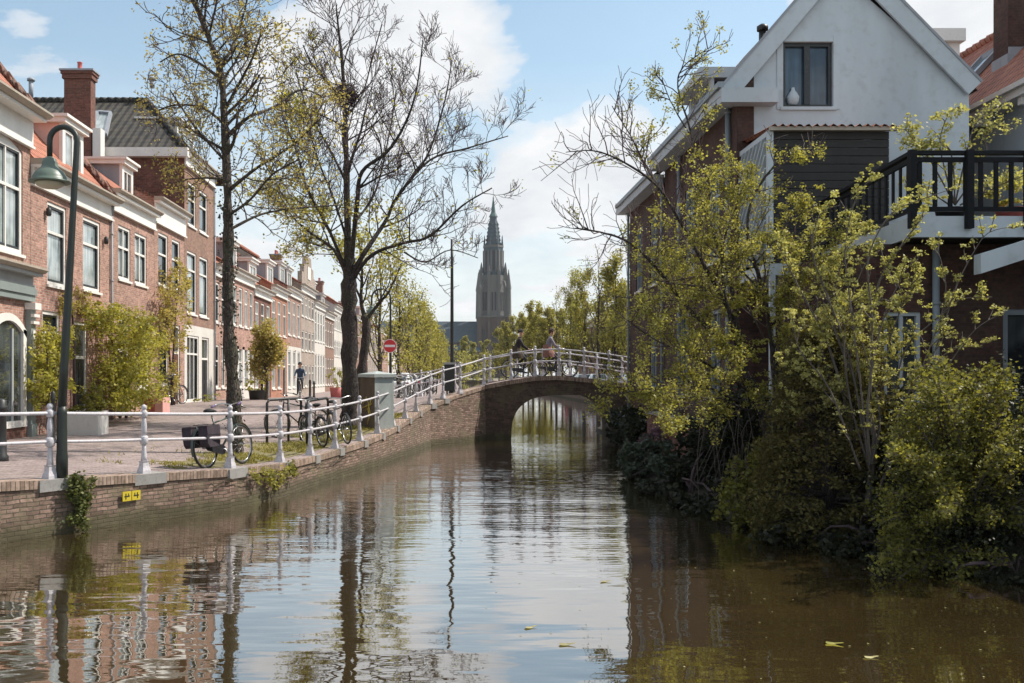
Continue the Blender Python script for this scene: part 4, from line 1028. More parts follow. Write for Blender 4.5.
# enclosed timber balcony with slatted side and corrugated roof, standing on posts
S = thing('timber_balcony', (7.3, 19.9, 4.4), 'dark boarded balcony box with white slatted side and corrugated red roof on the gable', 'balcony')
YS = 19.0; x0, x1 = P(770, 0, YS).x, P(889, 0, YS).x; zt, zb = zz(131, YS), zz(262, YS)
m = MB(); nb = 16
for i in range(nb):
    za, zb_ = lerp(zb, zt, i/nb), lerp(zb, zt, (i+.93)/nb); m.box((x0, YS, za), (x1, YS+.04, zb_)); m.box((x1-.04, YS+.04, za), (x1, YG-.01, zb_))
m.build('boarding', 'dark_wood', S)
m = MB(); m.box((x0, YS+.05, zb), (x0+.05, YG-.01, zt)); m.box((x0, YS+.05, zb-.02), (x1, YG-.01, zb+.1)); m.build('inner_panel', 'lead', S)
m = MB(); xs_ = x0-.03
for i in range(-12, 15):       # diagonal slats on the canal side
    a = V((xs_, YG-.02, zt-.15-i*.25)); b = V((xs_, YS+.06, zt-.15-i*.25+1.7))
    A_, B_ = a.copy(), b.copy()
    # clip to the panel's height
    def clip(p, q, z):
        t = (z-p.z)/(q.z-p.z); return p.lerp(q, t)
    lo, hi = zb+.05, zt-.1
    if max(A_.z, B_.z) < lo or min(A_.z, B_.z) > hi: continue
    if A_.z < lo: A_ = clip(a, b, lo)
    if B_.z > hi: B_ = clip(a, b, hi)
    if (A_-B_).length > .1: m.beam(A_, B_, .03, .12, up=(1, 0, 0))
m.build('slatted_side', 'render_white', S)
m = MB(); m.box((x0-.06, YS-.05, zb), (x0+.05, YS+.047, zt)); m.box((x0-.06, YS+.05, zt-.1), (x0-.01, YG-.01, zt)); m.box((x0-.06, YS-.02, zb-.25), (x1+.05, YS+.1, zb-.03)); m.box((x0-.06, YS+.11, zb-.25), (x0+.03, YG, zb-.03)); m.build('corner_frame', 'render_white', S)
m = MB(); nw = 48; w0 = x0-.02; w1 = x1+.12
pr = [(lerp(w0, w1, i/nw), .035*math.sin(i/nw*2*math.pi*15)) for i in range(nw+1)]
for (xa, za), (xb_, zb_) in zip(pr, pr[1:]): m.quad((xa, YS-.2, zt+.06+za), (xb_, YS-.2, zt+.06+zb_), (xb_, YG, zt+.22+zb_), (xa, YG, zt+.22+za), smooth=True)
m.build('corrugated_roof', 'tile_orange', S)
m = MB(); m.box((x0-.04, YS-.16, zt-.02), (x1+.12, YS-.05, zt+.05)); m.build('gutter', 'gutter_tan', S)
m = MB()
for x in (x0+.0, x1-.1): m.box((x, YS-.02, .4), (x+.10, YS+.08, zb-.253))
m.build('post', 'render_white', S)

# brick annex with a roof terrace
TB = thing('brick_annex', (8.5, 15, .5), 'low dark brick annex with white fascia carrying the roof terrace, on the right bank', 'house')
YT, YT2 = 14.8, 19.2; ztf = zz(216, YT); zfb = zz(237, YT); xa = P(912, 0, YT).x; xl = 7.15; xr_ = 13.0
c0 = V((xa, YT, 0)); c1 = V((xl-.05, YT2, 0))
wz = lambda px, py: P(px, py, YT+.35)
ft = frame((xa+.05, YT+.35, 0), (1, 0, 0), (0, -1, 0)); b0 = xa+.05
o1 = (wz(882, 312).x-b0, wz(0, 410).z, wz(921, 312).x-b0, wz(0, 311).z)
# left part of the annex front stands a little back, with the casement window
fl = frame((P(862, 0, 15.6).x, 15.6, 0), (1, 0, 0), (0, -1, 0)); bx = P(862, 0, 15.6).x
w1_ = (P(884, 0, 15.6).x-bx, zz(408, 15.6), P(921, 0, 15.6).x-bx, zz(312, 15.6))
Wl = xr_-bx; dd0 = (P(1003, 0, 15.6).x-bx, zz(440, 15.6), P(1062, 0, 15.6).x-bx, zz(309, 15.6))
m = MB(); facade_wall(m, fl, Wl, zfb, [w1_, dd0], z0=-.4); m.quad((bx, 15.6, -.4), (bx, YT2, -.4), (bx, YT2, zfb), (bx, 15.6, zfb)); m.quad(fl(.1, 0, -.6), fl(Wl, 0, -.6), fl(Wl, zfb, -.6), fl(.1, zfb, -.6)); m.build('wall', 'brick_dark', TB)
window(fl, *w1_, TB, glass='glass_dark', fm='render_white', nx=2, rows=(), fw=.06, sill='render_white')
window(fl, *dd0, TB, glass='glass_dark', fm='pipe_grey', nx=2, rows=(), fw=.09, sill=False, name='patio_door')
m = MB(); prof = [(c0.x, c0.y), (xr_, YT), (xr_, YT+.12), (c0.x+.06, YT+.12), (xl+.07, YT2), (xl-.05, YT2)]
m.prism([(x, y, zfb) for x, y in prof], V((0, 0, ztf-zfb))); m.build('fascia', 'render_white', TB)
m = MB(); m.quad((c0.x+.05, YT+.1, ztf-.05), (xr_, YT+.1, ztf-.05), (xr_, YT2+1.5, ztf-.05), (xl, YT2+1.5, ztf-.05), (xl, YT2, ztf-.05)); m.quad((c0.x+.05, YT+.1, zfb+.03), (xr_, YT+.1, zfb+.03), (xr_, YT2, zfb+.03), (xl, YT2, zfb+.03)); m.build('terrace_floor', 'dark_wood', TB)
drainpipe((P(936, 0, 15.5).x, 15.5), .3, zfb, TB, .055, head=False)
aw0, aw1 = P(981, 262, 14.6), P(1060, 240, 14.6)
m = MB(); m.prism([(aw0.x, 14.6, aw0.z-.17), (aw1.x, 14.4, aw1.z-.1), (aw1.x, 14.4, aw1.z+.16), (aw0.x, 14.6, aw0.z+.12)], V((0, .2, 0))); m.build('canopy', 'render_white', TB)
BAL = thing('terrace_balustrade', (xa, YT, ztf), 'black wooden balustrade with flat balusters round the roof terrace', 'balustrade')
zh = zz(151, YT)
def bal(a, b, n, mat='balcony_black', post_every=None):
    a, b = V(a), V(b); d = (b-a).normalized()
    m = MB(); m.beam(a+V((0,0,zh-.03)), b+V((0,0,zh-.03)), .10, .055); m.beam(a+V((0,0,zh-.13)), b+V((0,0,zh-.13)), .05, .07); m.build('handrail', mat, BAL)
    m = MB(); m.beam(a+V((0,0,ztf+.1)), b+V((0,0,ztf+.1)), .05, .07); m.build('bottom_rail', mat, BAL)
    for i in range(n):
        p = a.lerp(b, (i+.5)/n); m = MB(); m.beam(p+V((0,0,ztf+.14)), p+V((0,0,zh-.17)), .062, .03, up=d.cross(V((0,0,1)))); m.build('baluster', mat, BAL)
pa, pb, pc = (xa, YT, 0), (xr_, YT, 0), (xl, YT2, 0)
# corner posts reach down over the fascia
post_px = (912, 969, 1028)
for px in post_px:
    m = MB(); x = P(px, 0, YT-.05).x; m.box((x-.05, YT-.11, zz(229, YT)), (x+.05, YT-.01, zh+.0)); m.build('post', 'balcony_black', BAL)
bal(pa, pb, 27); bal(pc, pa, 15)
m = MB(); m.box((xl-.05, YT2-.05, ztf), (xl+.05, YT2+.05, zh)); m.build('post', 'balcony_black', BAL)

# white house with red roof and chimney behind the terrace
W3 = thing('white_house', (12.2, 23, .6), 'white house with red tiled roof and tall brick chimney behind the terrace', 'house')
ex, ez, rx_, rz_, wx_ = 11.8, 8.35, 14.6, 11.37, 12.2; y0_, y1_ = 19.6, 28.5
def slope_z(x): return ez+(rz_-ez)*(x-ex)/(rx_-ex)
m = MB(); m.quad((wx_, y0_, 0), (wx_, y1_, 0), (wx_, y1_, slope_z(wx_)-.1), (wx_, y0_, slope_z(wx_)-.1))
for y in (y0_+.003, y1_-.003): m.quad((wx_, y, 0), (17, y, 0), (17, y, slope_z(wx_)-.1), (rx_, y, rz_-.1), (wx_, y, slope_z(wx_)-.1))
m.quad((17, y0_, 0), (17, y1_, 0), (17, y1_, 8.7), (17, y0_, 8.7)); m.build('wall', 'render_white', W3)
m = MB(); t_ = V((0, 0, -.1))
for a, b in ((V((ex, 0, ez)), V((rx_, 0, rz_))), (V((17.4, 0, ez)), V((rx_, 0, rz_)))):
    q4 = [yy(a, y0_-.2), yy(a, y1_+.2), yy(b, y1_+.2), yy(b, y0_-.2)]; m.quad(*q4); m.quad(*[p+t_ for p in q4]); m.quad(q4[0], q4[3], q4[3]+t_, q4[0]+t_); m.quad(q4[1], q4[2], q4[2]+t_, q4[1]+t_)
rr = m.build('roof', 'tile_orange', W3)
m = MB()
for k in range(26): ya = lerp(y0_-.2, y1_+.2, k/26); m.tube([(rx_, ya, rz_+.02), (rx_, ya+.36, rz_+.04)], [.11, .13], 8)
m.build('ridge_tiles', 'tile_orange', rr)
m = MB(); m.box((ex-.06, y0_-.2, ez-.26), (ex+.0, y1_+.2, ez+.0)); m.box((ex+.003, y0_-.2, ez-.26), (wx_-.003, y1_+.2, ez-.22)); m.build('eaves_board', 'white_paint', rr)
m = MB(); m.box((ex-.16, y0_-.2, ez-.10), (ex-.063, y1_+.2, ez+.01)); m.build('gutter', 'white_paint', rr)
for yb_ in (20.6, 22.4, 24.2):
    m = MB(); m.box((ex+.02, yb_, ez-.42), (wx_-.003, yb_+.12, ez-.265)); m.build('bracket', 'white_paint', rr)
def on_s(x, y, o=.05): return V((x-o*.73, y, slope_z(x)+o*.68))
m = MB(); q = [on_s(12.9, 24.6, .08), on_s(12.9, 25.5, .08), on_s(13.7, 25.5, .08), on_s(13.7, 24.6, .08)]
for k in range(4): m.beam(q[k], q[(k+1) % 4], .1, .12)
sk2 = m.build('skylight', 'lead', rr); m = MB(); m.quad(*q); m.build('skylight_pane', 'glass_light', rr)
m = MB(); m.box((12.9, 23.0, 9.0), (13.9, 23.62, 13.0)); m.build('chimney', 'brick_dark', rr)
m = MB(); m.box((12.87, 22.97, 9.2), (12.897, 23.65, 9.75)); m.box((12.9, 22.96, 9.2), (13.93, 22.997, 9.9)); m.build('flashing', 'lead', rr)
# ------------------------------------------------------------------ street lamps
def gooseneck(name, base, top_z, bend, reach, drop, label, group=None, lean=(0, 0), scale=1.0):
    """post that bends over into a hook with a bell shaped lantern; bend = direction of the hook"""
    t = thing(name, base, label, 'street lamp', group); b = V(base); bend = V(bend).normalized()
    m = MB(); s = scale
    m.lathe(b, [(.085*s, -.05), (.085*s, .25), (.077*s, .32), (.072*s, .9), (.062*s, 1.0)], 12)
    m.build('base', 'green_metal', t)
    m = MB(); pts = []; rad = []; H = top_z-b.z
    lx = V((lean[0], lean[1], 0)); r_ = reach/2
    for i in range(8):
        q = i/7; pts.append(b+V((0, 0, 1.0+(H-r_-1.0)*q))+lx*q); rad.append(lerp(.066, .042, q)*s)
    c = pts[-1]+bend*r_
    for i in range(1, 13):
        a = math.pi*i/12; pts.append(c-bend*r_*math.cos(a)+V((0, 0, r_*math.sin(a)))); rad.append(.042*s)
    pts.append(pts[-1]-V((0, 0, drop))); rad.append(.04*s)
    m.tube(pts, rad, 10); m.build('pole', 'green_metal', t)
    e = pts[-1]
    m = MB(); m.lathe(e, [(.045*s, .03), (.09*s, .0), (.11*s, -.06), (.11*s, -.10), (.13*s, -.13), (.20*s, -.19), (.245*s, -.27), (.25*s, -.31), (.30*s, -.33), (.29*s, -.345), (.22*s, -.34)], 20); m.build('lantern', 'lamp_green', t)
    m = MB(); m.lathe(e, [(.21*s, -.343), (.19*s, -.39), (.12*s, -.425), (.03*s, -.435)], 16); m.build('lantern_glass', 'lamp_glass', t)
    return t
b0 = P(62, 473, 14.6); b0.z = .86
gz = zz(127, 14.6)
tt = P(77, 0, 14.6).x-b0.x
gooseneck('street_lamp', b0, gz, (-1, 0, 0), .40, .27, 'tall dark green gooseneck street lamp with bell shaped lantern, behind the near railing', lean=(tt, 0))
bl = P(390.5, 0, 45); bl.z = ground_h(bl.x, 45)
gooseneck('street_lamp', bl, zz(289, 45), (-1, .0, 0), .85, .35, 'dark gooseneck street lamp beside the avenue, carrying the round no entry sign')
m = MB(); sx, sz = bl.x-.02, zz(346, 44.9); ax = Matrix(((1,0,0),(0,0,-1),(0,1,0)))
sg = thing('no_entry_sign', (sx, 44.85, sz), 'round red no entry sign with white bar, above the utility cabinet', 'road sign')
m.lathe((sx, 44.85, sz), [(.31, -.012), (.315, 0), (.31, .012)], 28, False, axis=ax); m.build('disc', 'sign_red', sg)
m = MB(); m.lathe((sx, 44.834, sz), [(.312, -.001), (.312, .001)], 28, False, axis=ax); m.build('rim', 'sign_white', sg)
m = MB(); m.lathe((sx, 44.830, sz), [(.285, -.001), (.285, .001)], 28, False, axis=ax); m.build('face', 'sign_red', sg)
m = MB(); m.box((sx-.235, 44.822, sz-.052), (sx+.235, 44.826, sz+.052)); m.build('bar', 'sign_white', sg)
# tall slim mast on the near side of the bridge, and the litter bin at its foot
pm = P(452, 0, 37.5); pm.z = 1.25
t = thing('lamp_mast', pm, 'tall slim dark pole rising behind the railing left of the church tower', 'pole')
m = MB(); m.tube([pm+V((0,0,z)) for z in (0, 1, 3, 5, 6.2)], [.085, .075, .065, .055, .05], 8); m.build('pole', 'black_metal', t)
m = MB(); m.lathe(pm, [(.13, -.2), (.13, .5), (.09, .6)], 10); m.build('base', 'black_metal', t)
pb_ = P(449.5, 0, 36.6); pb_.z = 1.35
t = thing('litter_bin', pb_, 'dark litter bin on a post beside the railing at the foot of the bridge', 'litter bin')
m = MB(); m.box((pb_.x-.19, pb_.y-.18, 1.75), (pb_.x+.19, pb_.y+.18, 2.72)); m.build('body', 'green_metal', t)
m = MB(); m.box((pb_.x-.23, pb_.y-.22, 2.723), (pb_.x+.23, pb_.y+.22, 2.80)); m.build('lid', 'grey_paint', t)
m = MB(); m.box((pb_.x-.12, pb_.y-.04, 1.1), (pb_.x-.06, pb_.y+.04, 1.747)); m.box((pb_.x+.06, pb_.y-.04, 1.1), (pb_.x+.12, pb_.y+.04, 1.747)); m.build('leg', 'green_metal', t)
# bollards
def bollard(x, y, h, lab, r=.07):
    z = ground_h(x, y); t = thing('bollard', (x, y, z), lab, 'bollard'); m = MB()
    m.lathe((x, y, z), [(r*1.3, -.05), (r*1.3, .08), (r, .12), (r*.9, h*.8), (r*1.15, h*.82), (r*1.15, h*.87), (r*.9, h*.9), (r*.95, h*.97), (r*.2, h)], 10); m.build('post', 'black_metal', t)
q = P(1, 0, 17.5); bollard(q.x, q.y, 1.1, 'black iron bollard at the left edge of the street', .10)
q = P(53, 0, 22); bollard(q.x, q.y, 1.15, 'slim black bollard behind the railing post nearest the street lamp', .05)
for i, (px, d, lb) in enumerate([(352, 40, 'small bollard beside the bare tree trunk'), (310, 50, 'black bollard to the right of the oncoming cyclist'), (314, 56, 'farther black bollard to the right of the oncoming cyclist'), (262, 44, 'black bollard in front of the small street tree')]):
    q = P(px, 0, d); bollard(q.x, q.y, .95, lb, .06)
# utility cabinet, turned so that one flank is in the sun
cc = P(377, 0, 27.5); zc = ground_h(cc.x, cc.y)
t = thing('utility_cabinet', (cc.x, cc.y, zc), 'grey utility cabinet with one dark brown side marked with yellow scrawl, under the bare tree', 'cabinet')
an = R(40); ux = V((math.cos(an), math.sin(an), 0)); uy = V((-math.sin(an), math.cos(an), 0)); hw, hd, hh = .32, .34, .72
c_ = V((cc.x, cc.y, zc-.05+hh)); m = MB(); m.obox(c_, ux*hw, uy*hd, V((0, 0, hh))); 
m.mi = [1 if k == 4 else 0 for k in range(6)]  # one side face takes the darker brown material
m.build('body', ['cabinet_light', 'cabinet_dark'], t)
m = MB(); m.obox(c_+V((0,0,hh+.045)), ux*(hw+.05), uy*(hd+.05), V((0,0,.04))); 
top = c_+V((0,0,hh+.088)); k4 = [top+ux*(hw+.05)*a+uy*(hd+.05)*b for a, b in ((-1,-1),(1,-1),(1,1),(-1,1))]; ap4 = top+V((0,0,.09))
for i in range(4): m.quad(k4[i], k4[(i+1) % 4], ap4)
m.build('lid', 'cabinet_light', t)
m = MB(); fcn = -ux; o = c_-ux*(hw+.006)
for s_ in ([(-.2,.1),(-.05,.3),(.1,.05),(.2,.3)], [(-.1,-.1),(.05,.1),(.15,-.2)], [(-.22,.0),(.2,.12)], [(.0,-.45),(.1,-.2),(.02,.0)]):
    pts = [o+uy*(-a)+V((0,0,b-.12)) for a, b in s_]; m.tube(pts, .016, 5)
m.build('graffiti', 'ochre_paint', t)
# yellow plates on the quay wall
q, tq, nq = quay_at(129)
t = thing('quay_sign', q+V((0,0,-.3)), 'pair of small yellow mooring plates with black marks on the quay wall', 'sign')
for s_ in (-1, 1):
    c = q+nq*.055+tq*(.09*s_)+V((0,0,-.315)); m = MB(); m.obox(c, tq*.082, nq*.008, V((0,0,.074))); pl = m.build('plate', 'sign_yellow', t)
    m = MB(); c2 = c+nq*.0105; m.obox(c2, tq*.05, nq*.002, V((0,0,.008))); m.obox(c2+tq*.022*s_, tq*.007, nq*.0022, V((0,0,.045))); m.obox(c2-tq*.03*s_+V((0,0,.02)), tq*.006, nq*.0021, V((0,0,.022))); m.build('mark', 'black_metal', pl)

# ------------------------------------------------------------------ bicycles
def ring(mb, c, r, rr, k=28, ax=V((0, 1, 0))):
    pts = [V(c)+V((math.cos(2*math.pi*i/k)*r, 0, math.sin(2*math.pi*i/k)*r)) for i in range(k+1)]; mb.tube(pts, rr, 6, cap=False)
def bicycle(label, frame_m='bike_black', bags=False, grips='rubber', group=None, basket=False, crate=False):
    t = thing('bicycle', (0, 0, 0), label, 'bicycle', group)
    for nm, x in (('rear_wheel', 0.0), ('front_wheel', 1.10)):
        m = MB(); ring(m, (x, 0, .35), .315, .011); w = m.build(nm, 'chrome', t)
        m = MB(); ring(m, (x, 0, .35), .34, .020); m.build('tyre', 'rubber', w)
        m = MB()
        for i in range(16):
            a = 2*math.pi*i/16; m.tube([(x+.02*math.cos(a+.6), (.03 if i % 2 else -.03), .35+.02*math.sin(a+.6)), (x+.31*math.cos(a), 0, .35+.31*math.sin(a))], .0022, 3)
        m.tube([(x, -.05, .35), (x, .05, .35)], .02, 8); m.build('spokes', 'chrome', w)
    m = MB(); bb = V((.46, 0, .30)); seat = V((.28, 0, .86)); hd0, hd1 = V((.90, 0, .93)), V((.945, 0, .70))
    m.tube([bb, seat], .015, 8); m.tube([bb, hd1], .018, 8); m.tube([V((.31, 0, .76)), hd0.lerp(hd1, .3)], .014, 8); m.tube([hd0, hd1], .019, 8)
    for s in (-.045, .045):
        m.tube([bb+V((0, s*.6, 0)), (0, s, .35)], .009, 6); m.tube([V((.32, s*.5, .74)), (0, s, .35)], .008, 6)
        m.tube([hd1+V((0, s*.7, 0)), (1.0, s*1.1, .55), (1.10, s, .35)], .010, 6)
    m.build('frame', frame_m, t)
    m = MB(); m.tube([seat, (.265, 0, .93)], .013, 8); m.build('seat_post', 'chrome', t)
    m = MB(); m.tube([(.11, 0, .965), (.18, 0, .975), (.27, 0, .97), (.37, 0, .96), (.41, 0, .955)], [.05, .105, .08, .035, .02], 10); m.v = [(x, y, .965+(z-.965)*.42) for x, y, z in m.v]; m.build('saddle', 'rubber', t)
    m = MB(); m.tube([hd0, (.885, 0, 1.06)], .013, 8); m.tube([(.70, -.27, 1.05), (.80, -.27, 1.08), (.90, -.20, 1.10), (.90, 0, 1.06), (.90, .20, 1.10), (.80, .27, 1.08), (.70, .27, 1.05)], .011, 8); hb = m.build('handlebar', 'chrome', t)
    m = MB(); m.tube([(.68, -.27, 1.045), (.79, -.27, 1.078)], .017, 8); m.build('grip', grips, hb); m = MB(); m.tube([(.68, .27, 1.045), (.79, .27, 1.078)], .017, 8); m.build('grip', grips, hb)
    for x, a0, a1 in ((0, 20, 200), (1.10, 15, 150)):
        m = MB(); n = 14
        for i in range(n):
            a, b = R(lerp(a0, a1, i/n)), R(lerp(a0, a1, (i+1)/n)); r = .375
            m.quad((x+r*math.cos(a), -.025, .35+r*math.sin(a)), (x+r*math.cos(a), .025, .35+r*math.sin(a)), (x+r*math.cos(b), .025, .35+r*math.sin(b)), (x+r*math.cos(b), -.025, .35+r*math.sin(b)), smooth=True)
        m.build('mudguard', frame_m, t)
    m = MB(); m.prism([(-.0, -.062, .40), (.44, -.062, .38), (.52, -.062, .33), (.50, -.062, .22), (.42, -.062, .20), (-.0, -.062, .30), (-.06, -.062, .35)], V((0, .02, 0))); m.build('chain_guard', 'bike_black', t)
    m = MB(); m.tube([(.46, -.09, .30), (.46, .09, .30)], .012, 6)
    m.tube([(.46, -.09, .30), (.55, -.09, .15)], .009, 6); m.tube([(.46, .09, .30), (.37, .09, .45)], .009, 6); m.obox((.55, -.14, .15), (.045, 0, 0), (0, .045, 0), (0, 0, .01)); m.obox((.37, .14, .45), (.045, 0, 0), (0, .045, 0), (0, 0, .01)); m.build('pedals', 'chrome', t)
    m = MB()
    for s in (-.06, .06): m.tube([(.24, s, .74), (-.20, s, .745), (-.22, s*.3, .745)], .007, 6); m.tube([(-.12, s, .745), (0, s, .36)], .005, 5)
    for x in (-.15, -.05, .05, .15): m.tube([(x, -.06, .745), (x, .06, .745)], .005, 5)
    m.build('carrier', 'bike_black', t)
    m = MB(); m.lathe((.99, 0, .88), [(.02, 0), (.045, .01), (.05, .05), (.02, .06)], 8); m.build('headlight', 'chrome', t)
    m = MB(); m.tube([(.44, .05, .26), (.40, .20, .02)], .009, 6); m.build('kickstand', 'chrome', t)
    if bags:
        for s in (-1, 1):
            m = MB(); pr = [(-.20, .36), (-.25, .42), (-.27, .56), (-.25, .70), (.10, .70), (.13, .56), (.10, .42), (.05, .36)]
            pts = [(x, s*.075, z) for x, z in pr]; c = V((-.04, 0, .5))
            m.prism(pts, V((0, s*.17, 0))); o = m.build('pannier', 'bag_purple', t)
            m = MB(); m.obox((-.075, s*.15, .712), (.19, 0, 0), (0, .085, 0), (0, 0, .012)); m.obox((-.075, s*.245, .64), (.185, 0, 0), (0, .009, .0), (0, 0, .075)); m.build('flap', 'bag_purple', o)
    if basket:
        m = MB()
        for z in (.86, .95, 1.04, 1.13):
            m.tube([(1.02, -.17, z), (1.30, -.17, z), (1.30, .17, z), (1.02, .17, z), (1.02, -.17, z)], .007, 4)
        for i in range(9):
            for y in (-.17, .17): m.tube([(1.02+i*.035, y, .86), (1.02+i*.035, y, 1.13)], .005, 4)
        for i in range(9):
            for x in (1.02, 1.30): m.tube([(x, -.17+i*.0425, .86), (x, -.17+i*.0425, 1.13)], .005, 4)
        m.quad((1.02, -.17, .86), (1.30, -.17, .86), (1.30, .17, .86), (1.02, .17, .86)); m.build('basket', 'bike_black', t)
    return t
def place(o, x, y, z, rz, tilt=0, sc=1.0):
    o.location = (x, y, z); o.rotation_euler = (tilt, 0, rz); o.scale = (sc,)*3; return o
def place2(o, rear, front, z=None, tilt=0, sc=1.0):
    d = V(front)-V(rear); zr_ = ground_h(rear[0], rear[1]) if z is None else z; return place(o, rear[0], rear[1], zr_, math.atan2(d.y, d.x), tilt, sc)
bk1 = bicycle('black bicycle with purple panniers and purple handlebar leaning on the quay railing', 'bike_green', bags=True, grips='bike_purple')
pr_, tr_, nr_ = quay_at(223); pf_, tf_, nf_ = quay_at(272)
place2(bk1, pr_-nr_*.42, pf_-nf_*.42, pr_.z, R(-6), 1.03)
bkp = bicycle('black bicycle locked to the left side of the hoop rack behind the railing', group='bicycles parked at the hoop rack')
bks = [bkp]
place2(bkp, (P(318, 0, 25.2).x, 25.2, 0), (P(279, 0, 24.6).x, 24.6, 0), tilt=R(4))
def another(label, group, src=None):
    c = copy_tree(src or bkp); c['label'] = label; c['group'] = group; return c
b = another('black bicycle with its wheel between two railing posts, nearest of those at the hoop rack', 'bicycles parked at the hoop rack'); place2(b, (P(323, 0, 22.9).x, 22.9, 0), (P(305, 0, 23.9).x, 23.9, 0), tilt=R(-5))
b = another('dark bicycle at the right end of the hoop rack next to the bare tree trunk', 'bicycles parked at the hoop rack'); place2(b, (P(333, 0, 24.2).x, 24.2, 0), (P(346, 0, 23.3).x, 23.3, 0), tilt=R(5))
bb_ = bicycle('black bicycle with a front basket parked against the house beside the climbing plant', basket=True); place2(bb_, (P(183, 0, 36.0).x-.35, 36.0, 0), (P(168, 0, 34.5).x, 34.5, 0), tilt=R(4))
b = another('second black bicycle parked close to the basket bicycle by the house wall', 'bicycles parked by the houses'); place2(b, (P(172, 0, 36.4).x-.3, 36.4, 0), (P(182, 0, 37.4).x, 37.4, 0), tilt=R(-4))
b = another('bicycle parked upright just behind the ivy covered tree trunk', 'bicycles parked by the houses'); place2(b, (P(240, 0, 33).x, 33, 0), (P(238, 0, 32).x, 32.0, 0))
desc = ['bicycle parked in the row beyond the cabinet, nearest the railing', 'second bicycle in the row beyond the cabinet', 'third bicycle in the row beyond the cabinet', 'fourth bicycle in the row beyond the cabinet', 'fifth bicycle in the row beyond the cabinet', 'farthest bicycle in the row beyond the cabinet']
for i, (px, d) in enumerate([(434, 43), (428, 44), (421, 45.5), (414, 46.5), (408, 48), (401, 50)]):
    b = another(desc[i], 'bicycles parked beyond the cabinet'); x = P(px, 0, d).x; place2(b, (x, d, 0), (x-.25, d+.95, 0), tilt=R(4))
# hoop racks
for i, (pa, da, pc_, dc) in enumerate([(267, 23.2, 301, 24.2), (290, 22.3, 322, 23.4)]):
    if i: continue
    t = thing('hoop_rack', (P(pa, 0, da).x, da, .7), 'black steel hoop bicycle rack between the railing and the street', 'bike rack')
    A_, B_ = P(pa, 0, da), P(pc_, 0, dc); A_.z, B_.z = ground_h(A_.x, da), ground_h(B_.x, dc)
    m = MB(); h = 1.02; m.tube([A_, A_+V((0,0,h-.08)), A_.lerp(B_, .06)+V((0,0,h)), B_.lerp(A_, .06)+V((0,0,h)), B_+V((0,0,h-.08)), B_], .032, 8); m.build('hoop', 'black_metal', t)
    m = MB(); C = A_.lerp(B_, .62); m.tube([C, C+V((0,0,h))], .03, 8); m.build('stanchion', 'black_metal', t)
q = P(307, 0, 23.2); q.z = ground_h(q.x, q.y)
t = thing('hoop_rack', q, 'second black steel hoop rack, holding the bicycles beside the bare tree', 'bike rack')
m = MB(); B_ = P(328, 0, 24.6); B_.z = ground_h(B_.x, B_.y); m.tube([q, q+V((0,0,.94)), q.lerp(B_, .08)+V((0,0,1.02)), B_.lerp(q, .08)+V((0,0,1.02)), B_+V((0,0,.94)), B_], .032, 8); m.build('hoop', 'black_metal', t)

# ------------------------------------------------------------------ people riding
def grow_skin(joints, edges, root, name, mats, pick, parent_obj=None, sub=2):
    """one continuous surface over a skeleton; joints = {name: (xyz, (rx, ry))}"""
    names = list(joints); me = bpy.data.meshes.new(name+'_skeleton'); me.from_pydata([joints[k][0] for k in names], [(names.index(a), names.index(b)) for a, b in edges], [])
    ob = bpy.data.objects.new(name+'_skeleton', me); col.objects.link(ob)
    md = ob.modifiers.new('Skin', 'SKIN'); md.use_smooth_shade = True
    sv = me.skin_vertices[0].data
    for i, k in enumerate(names): sv[i].radius = joints[k][1]; sv[i].use_root = (k == root)
    s = ob.modifiers.new('Sub', 'SUBSURF'); s.levels = sub; s.render_levels = sub
    dg = bpy.context.evaluated_depsgraph_get(); dg.update(); out = bpy.data.meshes.new_from_object(ob.evaluated_get(dg)); bpy.data.objects.remove(ob)
    out.materials.clear()
    for m_ in mats: out.materials.append(MATS[m_])
    for p in out.polygons: p.material_index = pick(p.center); p.use_smooth = True
    return out
